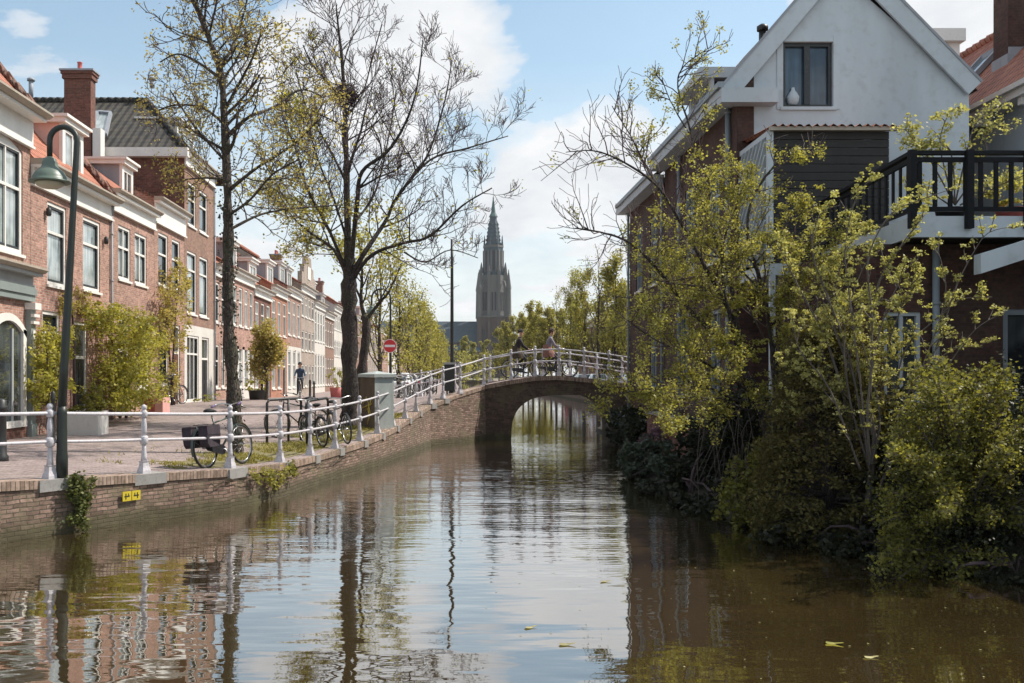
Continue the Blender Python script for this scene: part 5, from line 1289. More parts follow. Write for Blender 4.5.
def rider(label, coat, legs, hair, coat_low=None, long_hair=False, skirt=False, helmet=False):
    J = {}
    def j(n, x, y, z, rx, ry=None): J[n] = ((x, y, z), (rx, ry or rx))
    j('pelvis', .25, 0, 1.05, .15, .17); j('waist', .29, 0, 1.22, .125, .15); j('chest', .35, 0, 1.40, .135, .17); j('neck0', .38, 0, 1.54, .07, .08); j('neck', .405, 0, 1.60, .05); j('head0', .425, 0, 1.67, .078, .072); j('head', .435, 0, 1.76, .098, .085); j('crown', .42, 0, 1.845, .06, .055)
    E = [('pelvis', 'waist'), ('waist', 'chest'), ('chest', 'neck0'), ('neck0', 'neck'), ('neck', 'head0'), ('head0', 'head'), ('head', 'crown')]
    for s, n in ((-1, 'r'), (1, 'l')):
        j('sh'+n, .37, s*.185, 1.47, .062); j('el'+n, .50, s*.25, 1.24, .045); j('wr'+n, .68, s*.27, 1.11, .028); j('ha'+n, .735, s*.27, 1.095, .03, .022)
        E += [('chest', 'sh'+n), ('sh'+n, 'el'+n), ('el'+n, 'wr'+n), ('wr'+n, 'ha'+n)]
        kz, fx, fz = (.72, .53, .17) if s < 0 else (.86, .36, .47)
        j('hip'+n, .27, s*.095, .99, .10); j('kn'+n, .62 if s < 0 else .66, s*.11, kz, .066); j('an'+n, fx-.04, s*.125, fz+.09, .04); j('he'+n, fx-.03, s*.13, fz+.045, .035); j('to'+n, fx+.14, s*.135, fz+.035, .03, .035)
        E += [('pelvis', 'hip'+n), ('hip'+n, 'kn'+n), ('kn'+n, 'an'+n), ('an'+n, 'he'+n), ('he'+n, 'to'+n)]
    def pick(c):
        if c.z > 1.585 and abs(c.y) < .12: return 2
        if abs(c.y) > .22 and c.x > .69 and c.z < 1.2: return 2
        if c.z < .30 and c.x > .3 or (c.z < .56 and c.y > .05 and c.x < .56 and c.z > .44): return 3
        if c.z < (1.02 if not skirt else .75) and not (c.x > .4 and c.z > 1.0 and abs(c.y) > .18): return 1
        return 0
    me = grow_skin(J, E, 'pelvis', 'person', [coat, legs, 'skin', 'rubber'], pick)
    ob = bpy.data.objects.new('person', me); col.objects.link(ob); WL[ob.name] = V((0,0,0)); tag(ob, label, 'person')
    # fingers closed round the grips, nose, eyes and ears: added to the same body mesh
    m = MB()
    for s in (-1, 1):
        for k in range(4):
            y = s*(.27+.024*(k-1.5)); x = .745
            m.tube([(x-.02, y, 1.105), (x+.02, y, 1.115), (x+.045, y, 1.10), (x+.05, y, 1.075), (x+.03, y, 1.055)], [.011, .011, .010, .009, .008][:5], 6)
        m.tube([(.70, s*.235, 1.105), (.735, s*.222, 1.09), (.76, s*.232, 1.065)], [.013, .012, .009], 6)
        m.tube([(.435, s*.082, 1.745), (.425, s*.097, 1.755), (.425, s*.094, 1.72)], [.012, .016, .008], 6)
    m.tube([(.51, 0, 1.765), (.545, 0, 1.735), (.525, 0, 1.718)], [.008, .014, .010], 6)
    m.cur = 0
    tmp = bpy.data.meshes.new('t'); tmp.from_pydata(m.v, [], m.f)
    bm = bmesh.new(); bm.from_mesh(me); nf = len(bm.faces); bm.from_mesh(tmp); bm.faces.ensure_lookup_table()
    for f_ in bm.faces[nf:]: f_.material_index = 2; f_.smooth = True
    bm.to_mesh(me); bm.free(); bpy.data.meshes.remove(tmp)
    m = MB()
    for s in (-1, 1): m.lathe((.512, s*.033, 1.775), [(.002, -.008), (.010, 0), (.002, .008)], 6)
    m.build('eyes', 'rubber', ob); m = MB(); m.tube([(.517, -.025, 1.69), (.526, 0, 1.688), (.517, .025, 1.69)], .005, 4); m.build('mouth', 'pot_red', ob)
    # hair as a cap of locks
    m = MB(); r = random.Random(3)
    for i in range(70):
        a = r.uniform(R(45), R(315)); e = r.uniform(R(5), R(88)); d = V((math.cos(a)*math.cos(e)*.112, math.sin(a)*math.cos(e)*.098, math.sin(e)*.115)); c = V((.425, 0, 1.775))
        q = c+d; ln = .05 if not long_hair else .13
        m.tube([q+V((.01, 0, .015)), q+V((-.005, 0, -.02)), q+V((-.02*(1 if long_hair else .4), d.y*.12, -ln))], [.018, .024, .010], 5)
    m.lathe((.42, 0, 1.80), [(.10, -.03), (.103, .0), (.085, .045), (.05, .075), (.01, .085)], 12)
    if not long_hair: m.lathe((.335, 0, 1.83), [(.01, -.05), (.045, -.03), (.05, 0), (.03, .035), (.01, .045)], 8)
    m.build('hair', hair, ob)
    if skirt or coat_low:   # coat hanging over the saddle and thighs
        m = MB(); n = 16; prof = [(.24, .155, .165, 1.24), (.25, .18, .20, 1.08), (.30, .235, .235, .92), (.33, .27, .25, .76)]
        base = []
        for cx, rx, ry, z in prof: base.append([V((cx+rx*math.cos(2*math.pi*k/n), ry*math.sin(2*math.pi*k/n), z+.02*math.sin(k*2.3))) for k in range(n)])
        for a, b in zip(base, base[1:]):
            for k in range(n): m.quad(a[k], a[(k+1) % n], b[(k+1) % n], b[k], smooth=True)
        m.build('coat_skirt', coat_low or coat, ob)
    return ob
def ride(per, bike, x, y, z, rz, sc=1.0, lean=0):
    for o in (per, bike): place(o, x, y, z, rz, lean, sc)
zc1 = lambda x: deck_z(x)+.0
x1 = P(510, 0, 37.6).x; p1 = rider('person in a dark coat with hair tied up, trailing cyclist on the bridge', 'coat_dark', 'trousers', 'hair_dark', coat_low='coat_olive'); b1 = another('black bicycle ridden over the bridge by the person in the dark coat', 'bicycles ridden across the bridge')
ride(p1, b1, x1+.0, 37.6, deck_z(x1+.55), 0, .98)
x2 = P(541, 0, 37.9).x; p2 = rider('person with long brown hair, grey cardigan and salmon coat cycling ahead over the bridge', 'cardigan_grey', 'trousers', 'hair_brown', coat_low='coat_pink', long_hair=True); b2 = another('black bicycle ridden over the bridge by the person in the salmon coat', 'bicycles ridden across the bridge')
ride(p2, b2, x2+.0, 37.9, deck_z(x2+.6), 0, .98)
x3 = P(297.5, 0, 52).x; z3 = ground_h(x3, 52); p3 = rider('person in a blue jacket cycling along the street towards the camera', 'jacket_blue', 'trousers', 'hair_dark'); b3 = another('black bicycle ridden along the street by the person in the blue jacket', 'bicycles ridden along the street')
ride(p3, b3, x3, 53, z3, R(-84), 1.0)

# ------------------------------------------------------------------ parked cars
def car(x, y, z, rz, paint, label, group='cars parked beyond the bridge'):
    t = thing('parked_car', (0, 0, 0), label, 'car', group)
    L_ = 4.1; prof = [(-2.0, .35), (-2.05, .65), (-1.95, .95), (-1.55, 1.02), (-1.15, 1.42), (-.6, 1.48), (.25, 1.46), (.95, 1.0), (1.75, .88), (2.02, .68), (2.05, .38)]
    m = MB(); secs = [(-.86, .82), (-.80, 1.0), (.80, 1.0), (.86, .82)]
    rings = []
    for y_, k in [(-.84, 0), (-.80, 1), (.80, 1), (.84, 0)]:
        rings.append([V((px*(1-.015*(1-k)), y_*(1-.16*smooth(.95, 1.45, pz)), pz-(.03*(1-k) if pz > .5 else 0))) for px, pz in prof])
    for a, b in zip(rings, rings[1:]):
        for k in range(len(prof)):
            k2 = (k+1) % len(prof); m.quad(a[k], a[k2], b[k2], b[k], smooth=False)
    m.quad(*rings[0]); m.quad(*rings[-1][::-1]); m.build('body', paint, t)
    m = MB()
    for s in (-1, 1):
        yy = s*.845
        def sd(px, pz): return V((px, yy*(1-.16*smooth(.95, 1.45, pz))+s*.006, pz))
        m.quad(sd(-1.38, 1.04), sd(-.38, 1.04), sd(-.38, 1.40), sd(-1.08, 1.36)); m.quad(sd(-.30, 1.04), sd(.78, 1.02), sd(.22, 1.39), sd(-.30, 1.41))
    m.quad((.93, -.62, 1.03), (.93, .62, 1.03), (.33, .56, 1.44), (.33, -.56, 1.44)); m.quad((-1.56, -.62, 1.05), (-1.56, .62, 1.05), (-1.19, .56, 1.41), (-1.19, -.56, 1.41))
    for i in range(2): 
        q = m.v[-4*(i+1):]
    m.v = [(vx+(.02 if abs(vy) < .63 and vx > 0 and vx > .3 and vz > 1.0 and abs(vy) > .5 and abs(vy) < .63 else (-.02 if vx < -1.15 and abs(vy) < .63 else 0)), vy, vz+.012) for vx, vy, vz in m.v]
    m.build('windows', 'glass_dark', t)
    for wx in (-1.28, 1.28):
        for s in (-1, 1):
            ax = Matrix(((1,0,0),(0,0,1),(0,-1,0))); m = MB(); m.lathe((wx, s*.78, .31), [(.2, -.1), (.31, -.09), (.31, .09), (.2, .1)], 16, axis=ax); w = m.build('wheel', 'rubber', t); m = MB(); m.lathe((wx, s*.885, .31), [(.19, -.01), (.19, .01)], 12, axis=ax); m.build('rim', 'chrome', w)
    for s in (-1, 1):
        m = MB(); m.box((1.93, s*.62-.16, .66), (2.06, s*.62+.16, .78)); m.build('headlight', 'sign_white', t); m = MB(); m.box((-2.07, s*.66-.12, .72), (-1.95, s*.66+.12, .92)); m.build('tail_light', 'sign_red', t)
    place(t, x, y, z, rz); return t
car(P(357, 0, 60).x, 60, ground_h(-6, 60), R(92), 'car_blue', 'teal blue car parked between the bare tree trunk and the utility cabinet')
for px, d, pm_, lab in ((402, 66, 'car_silver', 'silver car parked under the avenue to the right of the no entry sign'), (412, 78, 'car_dark', 'dark car parked farther down the avenue behind the bicycles'), (424, 90, 'car_silver', 'silver car farthest down the avenue'), (397, 57, 'car_white', 'white car parked just behind the utility cabinet')):
    car(P(px, 0, d).x, d, 1.0, R(90), pm_, lab)
for x, y, pm_, lab in ((13.6, 92, 'car_white', 'white car parked on the far bank just right of the leading cyclist'), (13.6, 80, 'car_white', 'white car parked on the far bank behind the bridge railing'), (13.6, 73, 'car_dark', 'dark car parked on the far bank at the right end of the bridge railing'), (13.6, 102, 'car_silver', 'silver car parked on the far bank behind the leading cyclist'), (13.6, 112, 'car_red', 'red car parked on the far bank between the two cyclists')):
    car(x, y, 1.01, R(90), pm_, lab)
# ------------------------------------------------------------------ planters and climbers by the houses
q = P(72, 433, 25.2); z0 = .80
t = thing('planter', (q.x, 25.2, z0), 'large white concrete planter of green shoots, beside the near street lamp', 'planter')
pa, pb = P(71, 0, 25.0).x, P(93, 0, 24.4).x
m = MB(); X0, X1 = pa, P(98, 0, 24.6).x; m.box((X0, 24.6, z0), (X1, 24.66, z0+.62)); m.box((X0, 25.3, z0), (X1, 25.36, z0+.62)); m.box((X0, 24.663, z0), (X0+.06, 25.297, z0+.62)); m.box((X1-.06, 24.663, z0), (X1, 25.297, z0+.62)); m.build('box', 'pot_white', t)
m = MB(); m.quad((X0+.06, 24.66, z0+.5), (X1-.06, 24.66, z0+.5), (X1-.06, 25.3, z0+.5), (X0+.06, 25.3, z0+.5)); m.build('soil', 'soil', t)
leaves('foliage', blob_points([(((X0+X1)/2, 25.0, z0+.7), ((X1-X0)*.5, .4, .2)), ((X1-.25, 25.0, z0+.95), (.3, .4, .45))], 1300), .07, 'leaf_bush', t)
q = P(156, 0, 31.5)
t = thing('planter', (q.x, 31.5, 1.05), 'low red and pink painted planter box at the foot of the big climbing plant', 'planter')
m = MB(); m.box((q.x-.35, 31.2, .95), (q.x+.05, 32.0, 1.65)); m.build('box', 'pot_red', t); m = MB(); m.box((q.x+.053, 31.2, .95), (q.x+.30, 32.0, 1.62)); m.build('panel', 'pot_pink', t)
leaves('foliage', blob_points([((q.x, 31.6, 1.75), (.35, .4, .25))], 260), .07, 'leaf_bush', t)
def climber(name, label, blobs, n, mat, stems, size=.085, cat='climbing plant', stem_m='twig', clump=.35, shell=.35):
    base = V(stems[0][0]); t = thing(name, base, label, cat); m = MB()
    for s in stems: m.tube(s, [lerp(.05, .015, i/(len(s)-1)) for i in range(len(s))], 6)
    m.build('stem', stem_m, t); leaves('foliage', blob_points(blobs, n, shell, clump), size, mat, t); return t
def G_(px, py, o=.35):      # a spot just in front of the house fronts
    y = (XF+o)*F/(px-VX); return V((XF+o, y, zz(py, y)))
def gb(px, py, w, h, o=.35, dpt=.35):
    c = G_(px, py, o); return (tuple(c), (dpt, w/2*c.y/abs(px-VX)*1.0, h/2*c.y/F))
climber('climbing_shrub', 'yellow green climbing shrub in front of the ground floor window, left of the white planter', [gb(48, 355, 26, 60), gb(42, 385, 22, 50, .4), gb(62, 345, 22, 40, .3), gb(55, 390, 22, 35)], 4200, 'leaf_spring', [[G_(48, 430, .3), G_(49, 390), G_(47, 350), G_(50, 325)], [G_(52, 430, .3), G_(58, 380), G_(64, 340)]])
climber('climbing_shrub', 'big yellow green climbing shrub arching over the doors right of the white planter', [gb(105, 318, 40, 30, .5, .5), gb(128, 330, 50, 44, .8, .7), gb(122, 365, 36, 60, .7, .7), gb(135, 385, 40, 50, .9, .8), gb(148, 345, 26, 50, .7, .5), gb(88, 322, 16, 22, .3, .3), gb(118, 400, 30, 24, .8, .6)], 11000, 'leaf_spring', [[G_(120, 418, .5), G_(121, 380, .5), G_(112, 340, .5), G_(100, 315, .4)], [G_(126, 418, .5), G_(130, 380, .7), G_(140, 345, .6), G_(155, 330, .4)]], .095)
climber('climbing_vine', 'faded brownish vine hanging round the upper wall behind the lamp post', [gb(66, 302, 14, 30, .12, .1), gb(80, 300, 22, 26, .12, .1), gb(92, 308, 16, 18, .12, .1)], 900, 'leaf_gold', [[G_(75, 420, .1), G_(74, 350, .1), G_(72, 300, .1), G_(62, 295, .1)]], .08, clump=.5)
climber('climbing_vine', 'tall loose climbing plant reaching the upper windows of the narrow house behind the parked bicycles', [gb(176, 300, 26, 60, .45, .5), gb(172, 335, 22, 50, .4, .4), gb(182, 275, 16, 40, .4, .4), gb(166, 300, 14, 30, .4, .3), gb(174, 375, 14, 40, .3, .3)], 3300, 'leaf_gold', [[G_(172, 405, .2), G_(173, 360, .3), G_(176, 310, .4), G_(181, 265, .4)], [G_(174, 405, .2), G_(168, 340, .3), G_(165, 295, .3)]], .10)
climber('climbing_shrub', 'weeds along the foot of the white fronted ground floor, right of the parked bicycles', [gb(205, 398, 30, 8, .4, .3)], 240, 'leaf_bush', [[G_(205, 401, .3), G_(205, 396, .3)]], .08, cat='plant')
# small street tree by the dark brick house
sx = P(266, 0, 43).x; T = Tree(21, up=.35); T.limb([(sx, 43, 1.0), (sx+.05, 43, 2.0), (sx-.05, 43, 3.0), (sx, 43, 3.9)], .09, .03, depth=2, sub=12, ln=1.1, kids=(2, 4), start=.35, minr=.008)
pts = np.concatenate([np.array(T.leaf_points(7, .16)), blob_points([((sx, 43, 2.9), (.75, .7, 1.0)), ((sx+.5, 43, 3.4), (.5, .5, .5)), ((sx-.35, 43, 3.5), (.45, .5, .5))], 1200)])
T.finish('small_tree', (sx, 43, 1.0), 'small round leafy street tree in front of the dark brick house', 'tree', None, 'leaf_gold', .11, pts)
q = P(258, 0, 44); t = thing('planter', (q.x, 44, 1.2), 'dark tub of yellow green flowers under the small street tree', 'planter'); m = MB(); m.lathe((q.x, 44, 1.05), [(.35, 0), (.42, .6), (.44, .62)], 12); m.build('tub', 'black_metal', t); leaves('foliage', blob_points([((q.x, 44, 1.9), (.55, .45, .35))], 400), .09, 'leaf_spring', t)
q = P(337, 0, 52); t = thing('planter', (q.x, 52, 1.1), 'pot of bright yellow green plants just left of the bare tree trunk', 'planter'); m = MB(); m.lathe((q.x, 52, 1.0), [(.3, 0), (.38, .7)], 12); m.build('tub', 'pot_red', t); leaves('foliage', blob_points([((q.x, 52, 2.1), (.5, .5, .6))], 500), .10, 'leaf_lime', t)

# ivy and weeds on the quay wall
def wall_plant(px, zs, w, n, label, mat='leaf_ivy', name='ivy', size=.05):
    q, tq, nq = quay_at(px); z1, z0 = zs; pts = []
    nc = 30; cl = [(rng.normal(0, w*.35), rng.uniform(z0, z1)) for _ in range(nc)]
    for _ in range(n):
        a, z = cl[rng.integers(nc)]; a += rng.normal(0, .05); z += rng.normal(0, .05); k = (z1-z)/(z1-z0+1e-6); a *= (1.15-.5*k)
        p = q+tq*a+nq*(.07+abs(rng.normal(0, .05))+.03*k); pts.append((p.x, p.y, z))
    t = thing(name, (q.x, q.y, z0), label, 'plant'); m = MB()
    for i in range(4): o = (i-1.5)*w*.2; p0 = q+tq*o+nq*.05; m.tube([(p0.x, p0.y, z1), (p0.x+.02, p0.y, (z0+z1)/2), (p0.x, p0.y, z0+.05)], .008, 4)
    m.build('stem', 'twig', t); leaves('foliage', pts, size, mat, t)
wall_plant(73, (.84, .08), .30, 1700, 'ivy hanging down the quay wall below the street lamp')
wall_plant(268, (.55, .25), .8, 520, 'tuft of weeds growing from the crack in the quay wall', 'leaf_lime', 'wall_weeds', .06)
wall_plant(287, (.62, .40), .22, 160, 'small weed on the coping at the joint in the quay wall', 'leaf_bush', 'wall_weeds', .06)

# grass and moss of the verge between street and quay
pts = []; pp = []
for i in range(15000):
    y = rng.uniform(15.5, 31); qx = None
    for a, b in zip(QUAY, QUAY[1:]):
        if a.y <= y <= b.y: qx = lerp(a.x, b.x, (y-a.y)/(b.y-a.y)); break
    if qx is None: continue
    o = .35+abs(rng.normal(0, 1))*1.0; x = qx-o
    c = math.sin(x*2.1+y*.7)*math.cos(y*1.3-x*.6)+.35*math.sin(x*6+y*5)
    lim = .95 if y < 17.6 else .0
    if c < lim: continue
    pts.append((x, y))
m = MB()
for x, y in pts:
    z = ground_h(x, y); h = rng.uniform(.02, .085)*(1 if y > 17.5 else .6); a = rng.uniform(0, 6.28); dx, dy = math.cos(a)*.012, math.sin(a)*.012; lx, ly = rng.normal(0, .03, 2)
    m.quad((x-dx, y-dy, z), (x+dx, y+dy, z), (x+lx, y+ly, z+h))
tag(m.build('grass', 'grass_blade'), 'short dry yellow green grass on the verge between the street and the quay', 'grass', kind='stuff')
m = MB(); tn = 40      # bare earth under that grass
vv = []
for i in range(tn+1):
    y = lerp(17.3, 31.5, i/tn); qx = -3
    for a, b in zip(QUAY, QUAY[1:]):
        if a.y <= y <= b.y: qx = lerp(a.x, b.x, (y-a.y)/(b.y-a.y))
    w = 1.5+.5*math.sin(i*.9)+.25*math.sin(i*2.7); w *= min(1, i/4+.1)*min(1, (tn-i)/6+.1); row = []
    for j in range(5): x = qx-.36-w*j/4; row.append((x, y, ground_h(x, y)+.006))
    vv.append(row)
for a, b in zip(vv, vv[1:]):
    for j in range(4): m.quad(a[j], a[j+1], b[j+1], b[j])
tag(m.build('verge', 'verge_soil'), kind='structure')

# ------------------------------------------------------------------ the trees of the left quay
def TP(lst, d): return [P(x, y, d+(o[0] if o else 0)) for x, y, *o in lst]
# ivy covered tree in front of the houses
d = 20.8; T = Tree(4, up=.18, spread=1.0, wander=.2); g0 = ground_h(P(233, 0, d).x, d)
tr = TP([(236, 452), (234, 400), (229, 330), (228, 280), (228, 225), (227, 180), (224, 117), (221, 76), (213, 50), (201, 18), (190, -8), (182, -40)], d); tr[0].z = g0-.1
tk = T.limb(tr, .16, .03, depth=2, sub=22, ln=1.5, kids=(3, 5), start=.45, rough=1, minr=.009, k=10)
def L_(lst, r0, r1=.014, sub=9, ln=1.15, depth=2, dd=d): return T.limb(TP(lst, dd), r0*.72, r1, depth=depth, sub=sub, ln=ln, kids=(3, 5), start=.2, minr=.006, k=7)
L_([(217, 76), (199, 63, .3), (178, 54, .6), (160, 62, .8)], .05); L_([(226, 108), (240, 82), (252, 59, -.5), (262, 30, -.6)], .06); L_([(227, 137), (249, 117), (272, 108, .6), (300, 90, 1.2), (322, 96, 1.5)], .07, sub=10, ln=1.6)
L_([(229, 190), (258, 167, -.3), (293, 145, -.5), (318, 120, -.8)], .06, sub=9); L_([(229, 215), (250, 200, -.3), (272, 175, -.8), (298, 160, -1)], .05); L_([(227, 180), (205, 178, .3), (180, 180, .6)], .035); L_([(225, 125), (203, 108, .4), (175, 105, .9), (155, 112, 1)], .045, sub=8, ln=1.3)
L_([(220, 70), (235, 40, .5), (246, 5, .7), (250, -25, .8)], .05); L_([(208, 38), (216, 5, -.4), (222, -30, -.5)], .04); L_([(229, 230), (262, 214, .5), (300, 208, 1.2), (340, 205, 1.8)], .05, sub=10, ln=1.4); L_([(224, 160), (206, 140, -.5), (190, 120, -1), (170, 90, -1)], .04)
def keep1(p):
    return .62
pts = T.leaf_points(4, .08, prob=.23)
ivy = []
for q in tk[2:-24]:
    for _ in range(26 if q.z < 7 else 10):
        a = rng.uniform(0, 6.28); r = .15+abs(rng.normal(0, .04)); ivy.append((q.x+r*math.cos(a), q.y+r*math.sin(a), q.z+rng.normal(0, .16)))
t1 = T.finish('street_tree', tr[0], 'tall crooked tree with ivy clad trunk and sparse yellow leaves, behind the pannier bicycle', 'tree', None, 'leaf_gold', .06, pts)
leaves('ivy', ivy, .065, 'leaf_dark', t1)
# bare tree with the nest
d = 28; T = Tree(9, up=.24, spread=1.0, wander=.15); TR = []
tr = TP([(349, 424), (350, 390), (349, 330), (349, 285), (348, 262)], d); tr[0].z = ground_h(tr[0].x, d)-.1; tr[-1].z = P(348, 258, d).z
T.w.tube([tr[0]+V((0,0,-.1)), tr[0]+V((0,0,.25))], [.34, .275], 10)
T.limb(tr, .25, .185, depth=2, sub=0, rough=1.2, k=12)
TR = T.limb(TP([(348, 268), (347, 200), (346, 150), (345, 112), (342, 60), (338, 25), (336, 3)], d), .12, .016, depth=2, sub=22, ln=2.2, start=.25, kids=(4, 6), minr=.0075)
def L_(lst, r0, r1=.02, sub=10, ln=2.1, depth=2, dd=d, kids=(4, 7)): return T.limb(TP(lst, dd), r0*.62, r1*.8, depth=depth, sub=int(sub*1.15), ln=ln*.84, kids=kids, start=.22, k=8, minr=.0065)
L_([(350, 272), (357, 205, -.5), (362, 172, -.8), (387, 152, -1), (404, 126, -1), (416, 92, -1.2), (423, 40, -1.5)], .13, sub=16)
L_([(351, 276), (365, 252), (385, 222, .5), (398, 196, .8), (430, 160, 1.2), (468, 148, 1.6), (508, 136, 2)], .14, sub=18)
L_([(398, 196, .8), (415, 172, 1), (430, 150, 1.4), (445, 100, 1.8), (452, 60, 2)], .08, sub=13)
L_([(352, 280), (372, 255, -.3), (404, 243, -.6), (430, 236, -1), (462, 206, -1.4), (492, 188, -1.5)], .11, sub=15)
L_([(404, 252, .3), (425, 262, .6), (450, 250, 1), (478, 258, 1.2)], .05, .015, sub=8, ln=1.4)
L_([(346, 182), (328, 146, .5), (308, 112, 1), (296, 70, 1.2)], .07, sub=12, ln=1.6); L_([(344, 104), (325, 79), (311, 62), (303, 45)], .05, sub=8, ln=1.2); L_([(345, 118), (362, 95, .5), (372, 60, 1), (382, 24, 1)], .055, sub=10, ln=1.3)
L_([(347, 276), (334, 250, .5), (312, 234, 1), (292, 216, 1.5), (276, 188, 2)], .11, sub=14); L_([(346, 270), (330, 232, -1), (308, 190, -1.8), (296, 150, -2.2), (282, 118, -2.5)], .10, sub=15); L_([(347, 240), (334, 200, -1.5), (318, 160, -2.6), (310, 130, -3)], .07, sub=10)
L_([(355, 222, 0), (376, 190, 1.5), (390, 130, 2.6), (396, 90, 3)], .07, sub=12)
def keep2(p):
    px = VX+p.x*F/p.y; py = VY-(p.z-EYE)*F/p.y
    return max(.01, min(.20, (325-px)/140))*(1.0 if py > 90 else .35) + (.34 if py > 200 and px < 400 else 0)
pts = T.leaf_points(3, .11, keep2)
t2 = T.finish('street_tree', tr[0], 'big bare spreading tree with a bird nest in its crown, beside the utility cabinet', 'tree', None, 'leaf_spring', .085, pts, bark='bark_dark', twig='twig')
nst = P(345, 95, d); m = MB(); r = random.Random(5)
for i in range(260):
    a = r.uniform(0, 6.28); e = r.uniform(-1.2, 1.1); q = nst+V((math.cos(a)*math.cos(e)*.30, math.sin(a)*math.cos(e)*.30, math.sin(e)*.26)); dd = V((-math.sin(a), math.cos(a), r.uniform(-.6, .6)))*r.uniform(.12, .28)+V((r.gauss(0, .06), r.gauss(0, .06), 0)); m.tube([q-dd, q+dd*.2+V((0,0,r.gauss(0,.03))), q+dd], .010, 3)
m.lathe(nst, [(.05, -.22), (.20, -.15), (.25, 0), (.2, .1), (.05, .04)], 10)
tag(m.build('bird_nest', 'twig', origin=nst), 'round twig nest lodged high in the bare tree', 'bird nest')
# third, forked tree just behind the cabinet
d = 36; T = Tree(33, up=.4, spread=.8); tr = TP([(363, 405), (362, 370), (366, 335), (365, 315)], d); tr[0].z = ground_h(tr[0].x, d)-.1
T.limb(tr, .20, .16, sub=0, rough=1); L_ = lambda lst, r0, sub=9, ln=1.8: T.limb(TP(lst, d), r0, .02, depth=2, sub=sub, ln=ln, kids=(2, 4), start=.25, k=7)
L_([(365, 318), (361, 300), (362, 270), (358, 235)], .10); L_([(366, 320), (380, 302), (390, 290), (402, 262)], .08); L_([(361, 300), (352, 280, 1), (340, 262, 1)], .05)
pts = T.leaf_points(3, .12, prob=.4); T.finish('street_tree', tr[0], 'slimmer forked tree right behind the bare tree, thinly leaved', 'tree', None, 'leaf_spring', .11, pts, bark='bark_dark')
# avenue
def avenue_tree(x, y, z, h, seed, label, group, mat='leaf_avenue', dens=9, size=.14, cr=1.0, bark='bark_dark', prob=1.0):
    T = Tree(seed, up=.5, spread=.75, wander=.15)
    T.limb([(x, y, z-.1), (x+.05, y, z+h*.2), (x, y+.1, z+h*.45), (x+.1, y, z+h*.72), (x, y, z+h*.98)], .15*h/8, .02, depth=2, sub=15, ln=h*.30*cr, kids=(2, 4), start=.18, rough=.6, minr=.012)
    pts = T.leaf_points(dens, .22, prob=prob)
    return T.finish('street_tree', (x, y, z), label, 'tree', group, mat, size, pts, bark=bark)
R1 = random.Random(8)
spots = [(379, 50, 7.6, .6), (398, 54, 6.4, .8), (408, 60, 6.2, .8), (415, 68, 6.2, .9), (420, 77, 6.3, .9), (425, 88, 6.4, 1), (429, 100, 6.4, 1), (433, 116, 6.6, 1), (437, 134, 6.8, 1), (440, 154, 7.0, 1), (443, 180, 7.4, 1), (445, 210, 7.4, 1)]
for i, (px, y, h, pb) in enumerate(spots):
    x = P(px, 0, y).x; avenue_tree(x, y, 1.0, h, 100+i, 'yellow green avenue tree, number %s along the street beyond the no entry sign' % ['one', 'two', 'three', 'four', 'five', 'six', 'seven', 'eight', 'nine', 'ten', 'eleven', 'twelve'][i], 'avenue trees on the left street', size=.13 if y < 80 else .20, dens=6, prob=pb*.55)
lab = ['canal tree half hidden by the dark side wall at the end of the bridge', 'bright leaved canal tree next to the dark side wall', 'taller bare branched canal tree above the right half of the bridge railing', 'leafy canal tree just right of the leading cyclist', 'leafy canal tree close behind the leading cyclist', 'bare branched canal tree rising between the two cyclists', 'leafy canal tree rising between the two cyclists', 'canal tree behind the trailing cyclist on the bridge', 'canal tree just left of the trailing cyclist', 'canal tree rising left of the trailing cyclist, nearer than the church']
rs = [(630, 71, 10.5, .9), (615, 77, 9.5, .9), (598, 86, 11.5, .15), (584, 94, 10, .9), (570, 105, 10.5, .9), (556, 119, 10.5, .15), (545, 132, 9.5, .9), (533, 151, 10.5, 1), (523, 172, 11, 1), (514, 197, 11.5, 1)]
for i, (px, y, h, pb) in enumerate(rs):
    x = P(px, 0, y).x
    avenue_tree(x, y, .8, h, 200+i, lab[i], 'trees along the far canal', 'leaf_lime' if i in (0, 4) else 'leaf_avenue', size=.16 if y < 120 else .24, dens=9 if pb > .5 else 7, prob=pb)
for i, (px, y, h, lb) in enumerate([(620, 95, 9, 'leafy canal tree at the back, right of the bare canal tree'), (603, 105, 9, 'leafy canal tree at the back, behind the bare canal tree'), (562, 145, 10, 'distant canal tree behind the leading cyclist'), (551, 140, 9.5, 'distant leafy canal tree filling the gap left of the leading cyclist'), (539, 162, 10, 'distant leafy canal tree just right of the trailing cyclist'), (528, 184, 10.5, 'distant leafy canal tree just left of the trailing cyclist'), (576, 122, 9.5, 'distant leafy canal tree over the front wheel of the leading bicycle'), (506, 226, 12, 'very distant canal tree beside the church tower'), (499, 262, 12, 'most distant canal tree in front of the church tower'), (463, 342, 13, 'distant tree under the church nave, right of the slim pole'), (473, 350, 12, 'distant tree under the joint of church nave and tower'), (484, 345, 12, 'distant tree under the middle of the church tower')]):
    avenue_tree(P(px, 0, y).x, y, .8, h, 260+i, lb, 'trees along the far canal', 'leaf_avenue', size=.24 if y < 150 else .34, dens=13)
# a far belt of trees that closes the view
bl_ = []
for i in range(40): x = -70+i*4.6+rng.normal(0, 1.5); bl_.append(((x, 318+rng.normal(0, 9), 4.6+rng.normal(0, .8)), (4.2, 4, 4.6+rng.uniform(0, 2.4))))
o = leaves('treeline', blob_points(bl_, 16000, .5), .65, 'leaf_avenue', origin=(0, 300, 0)); tag(o, 'far off belt of yellow green trees below the church', 'trees', kind='stuff')

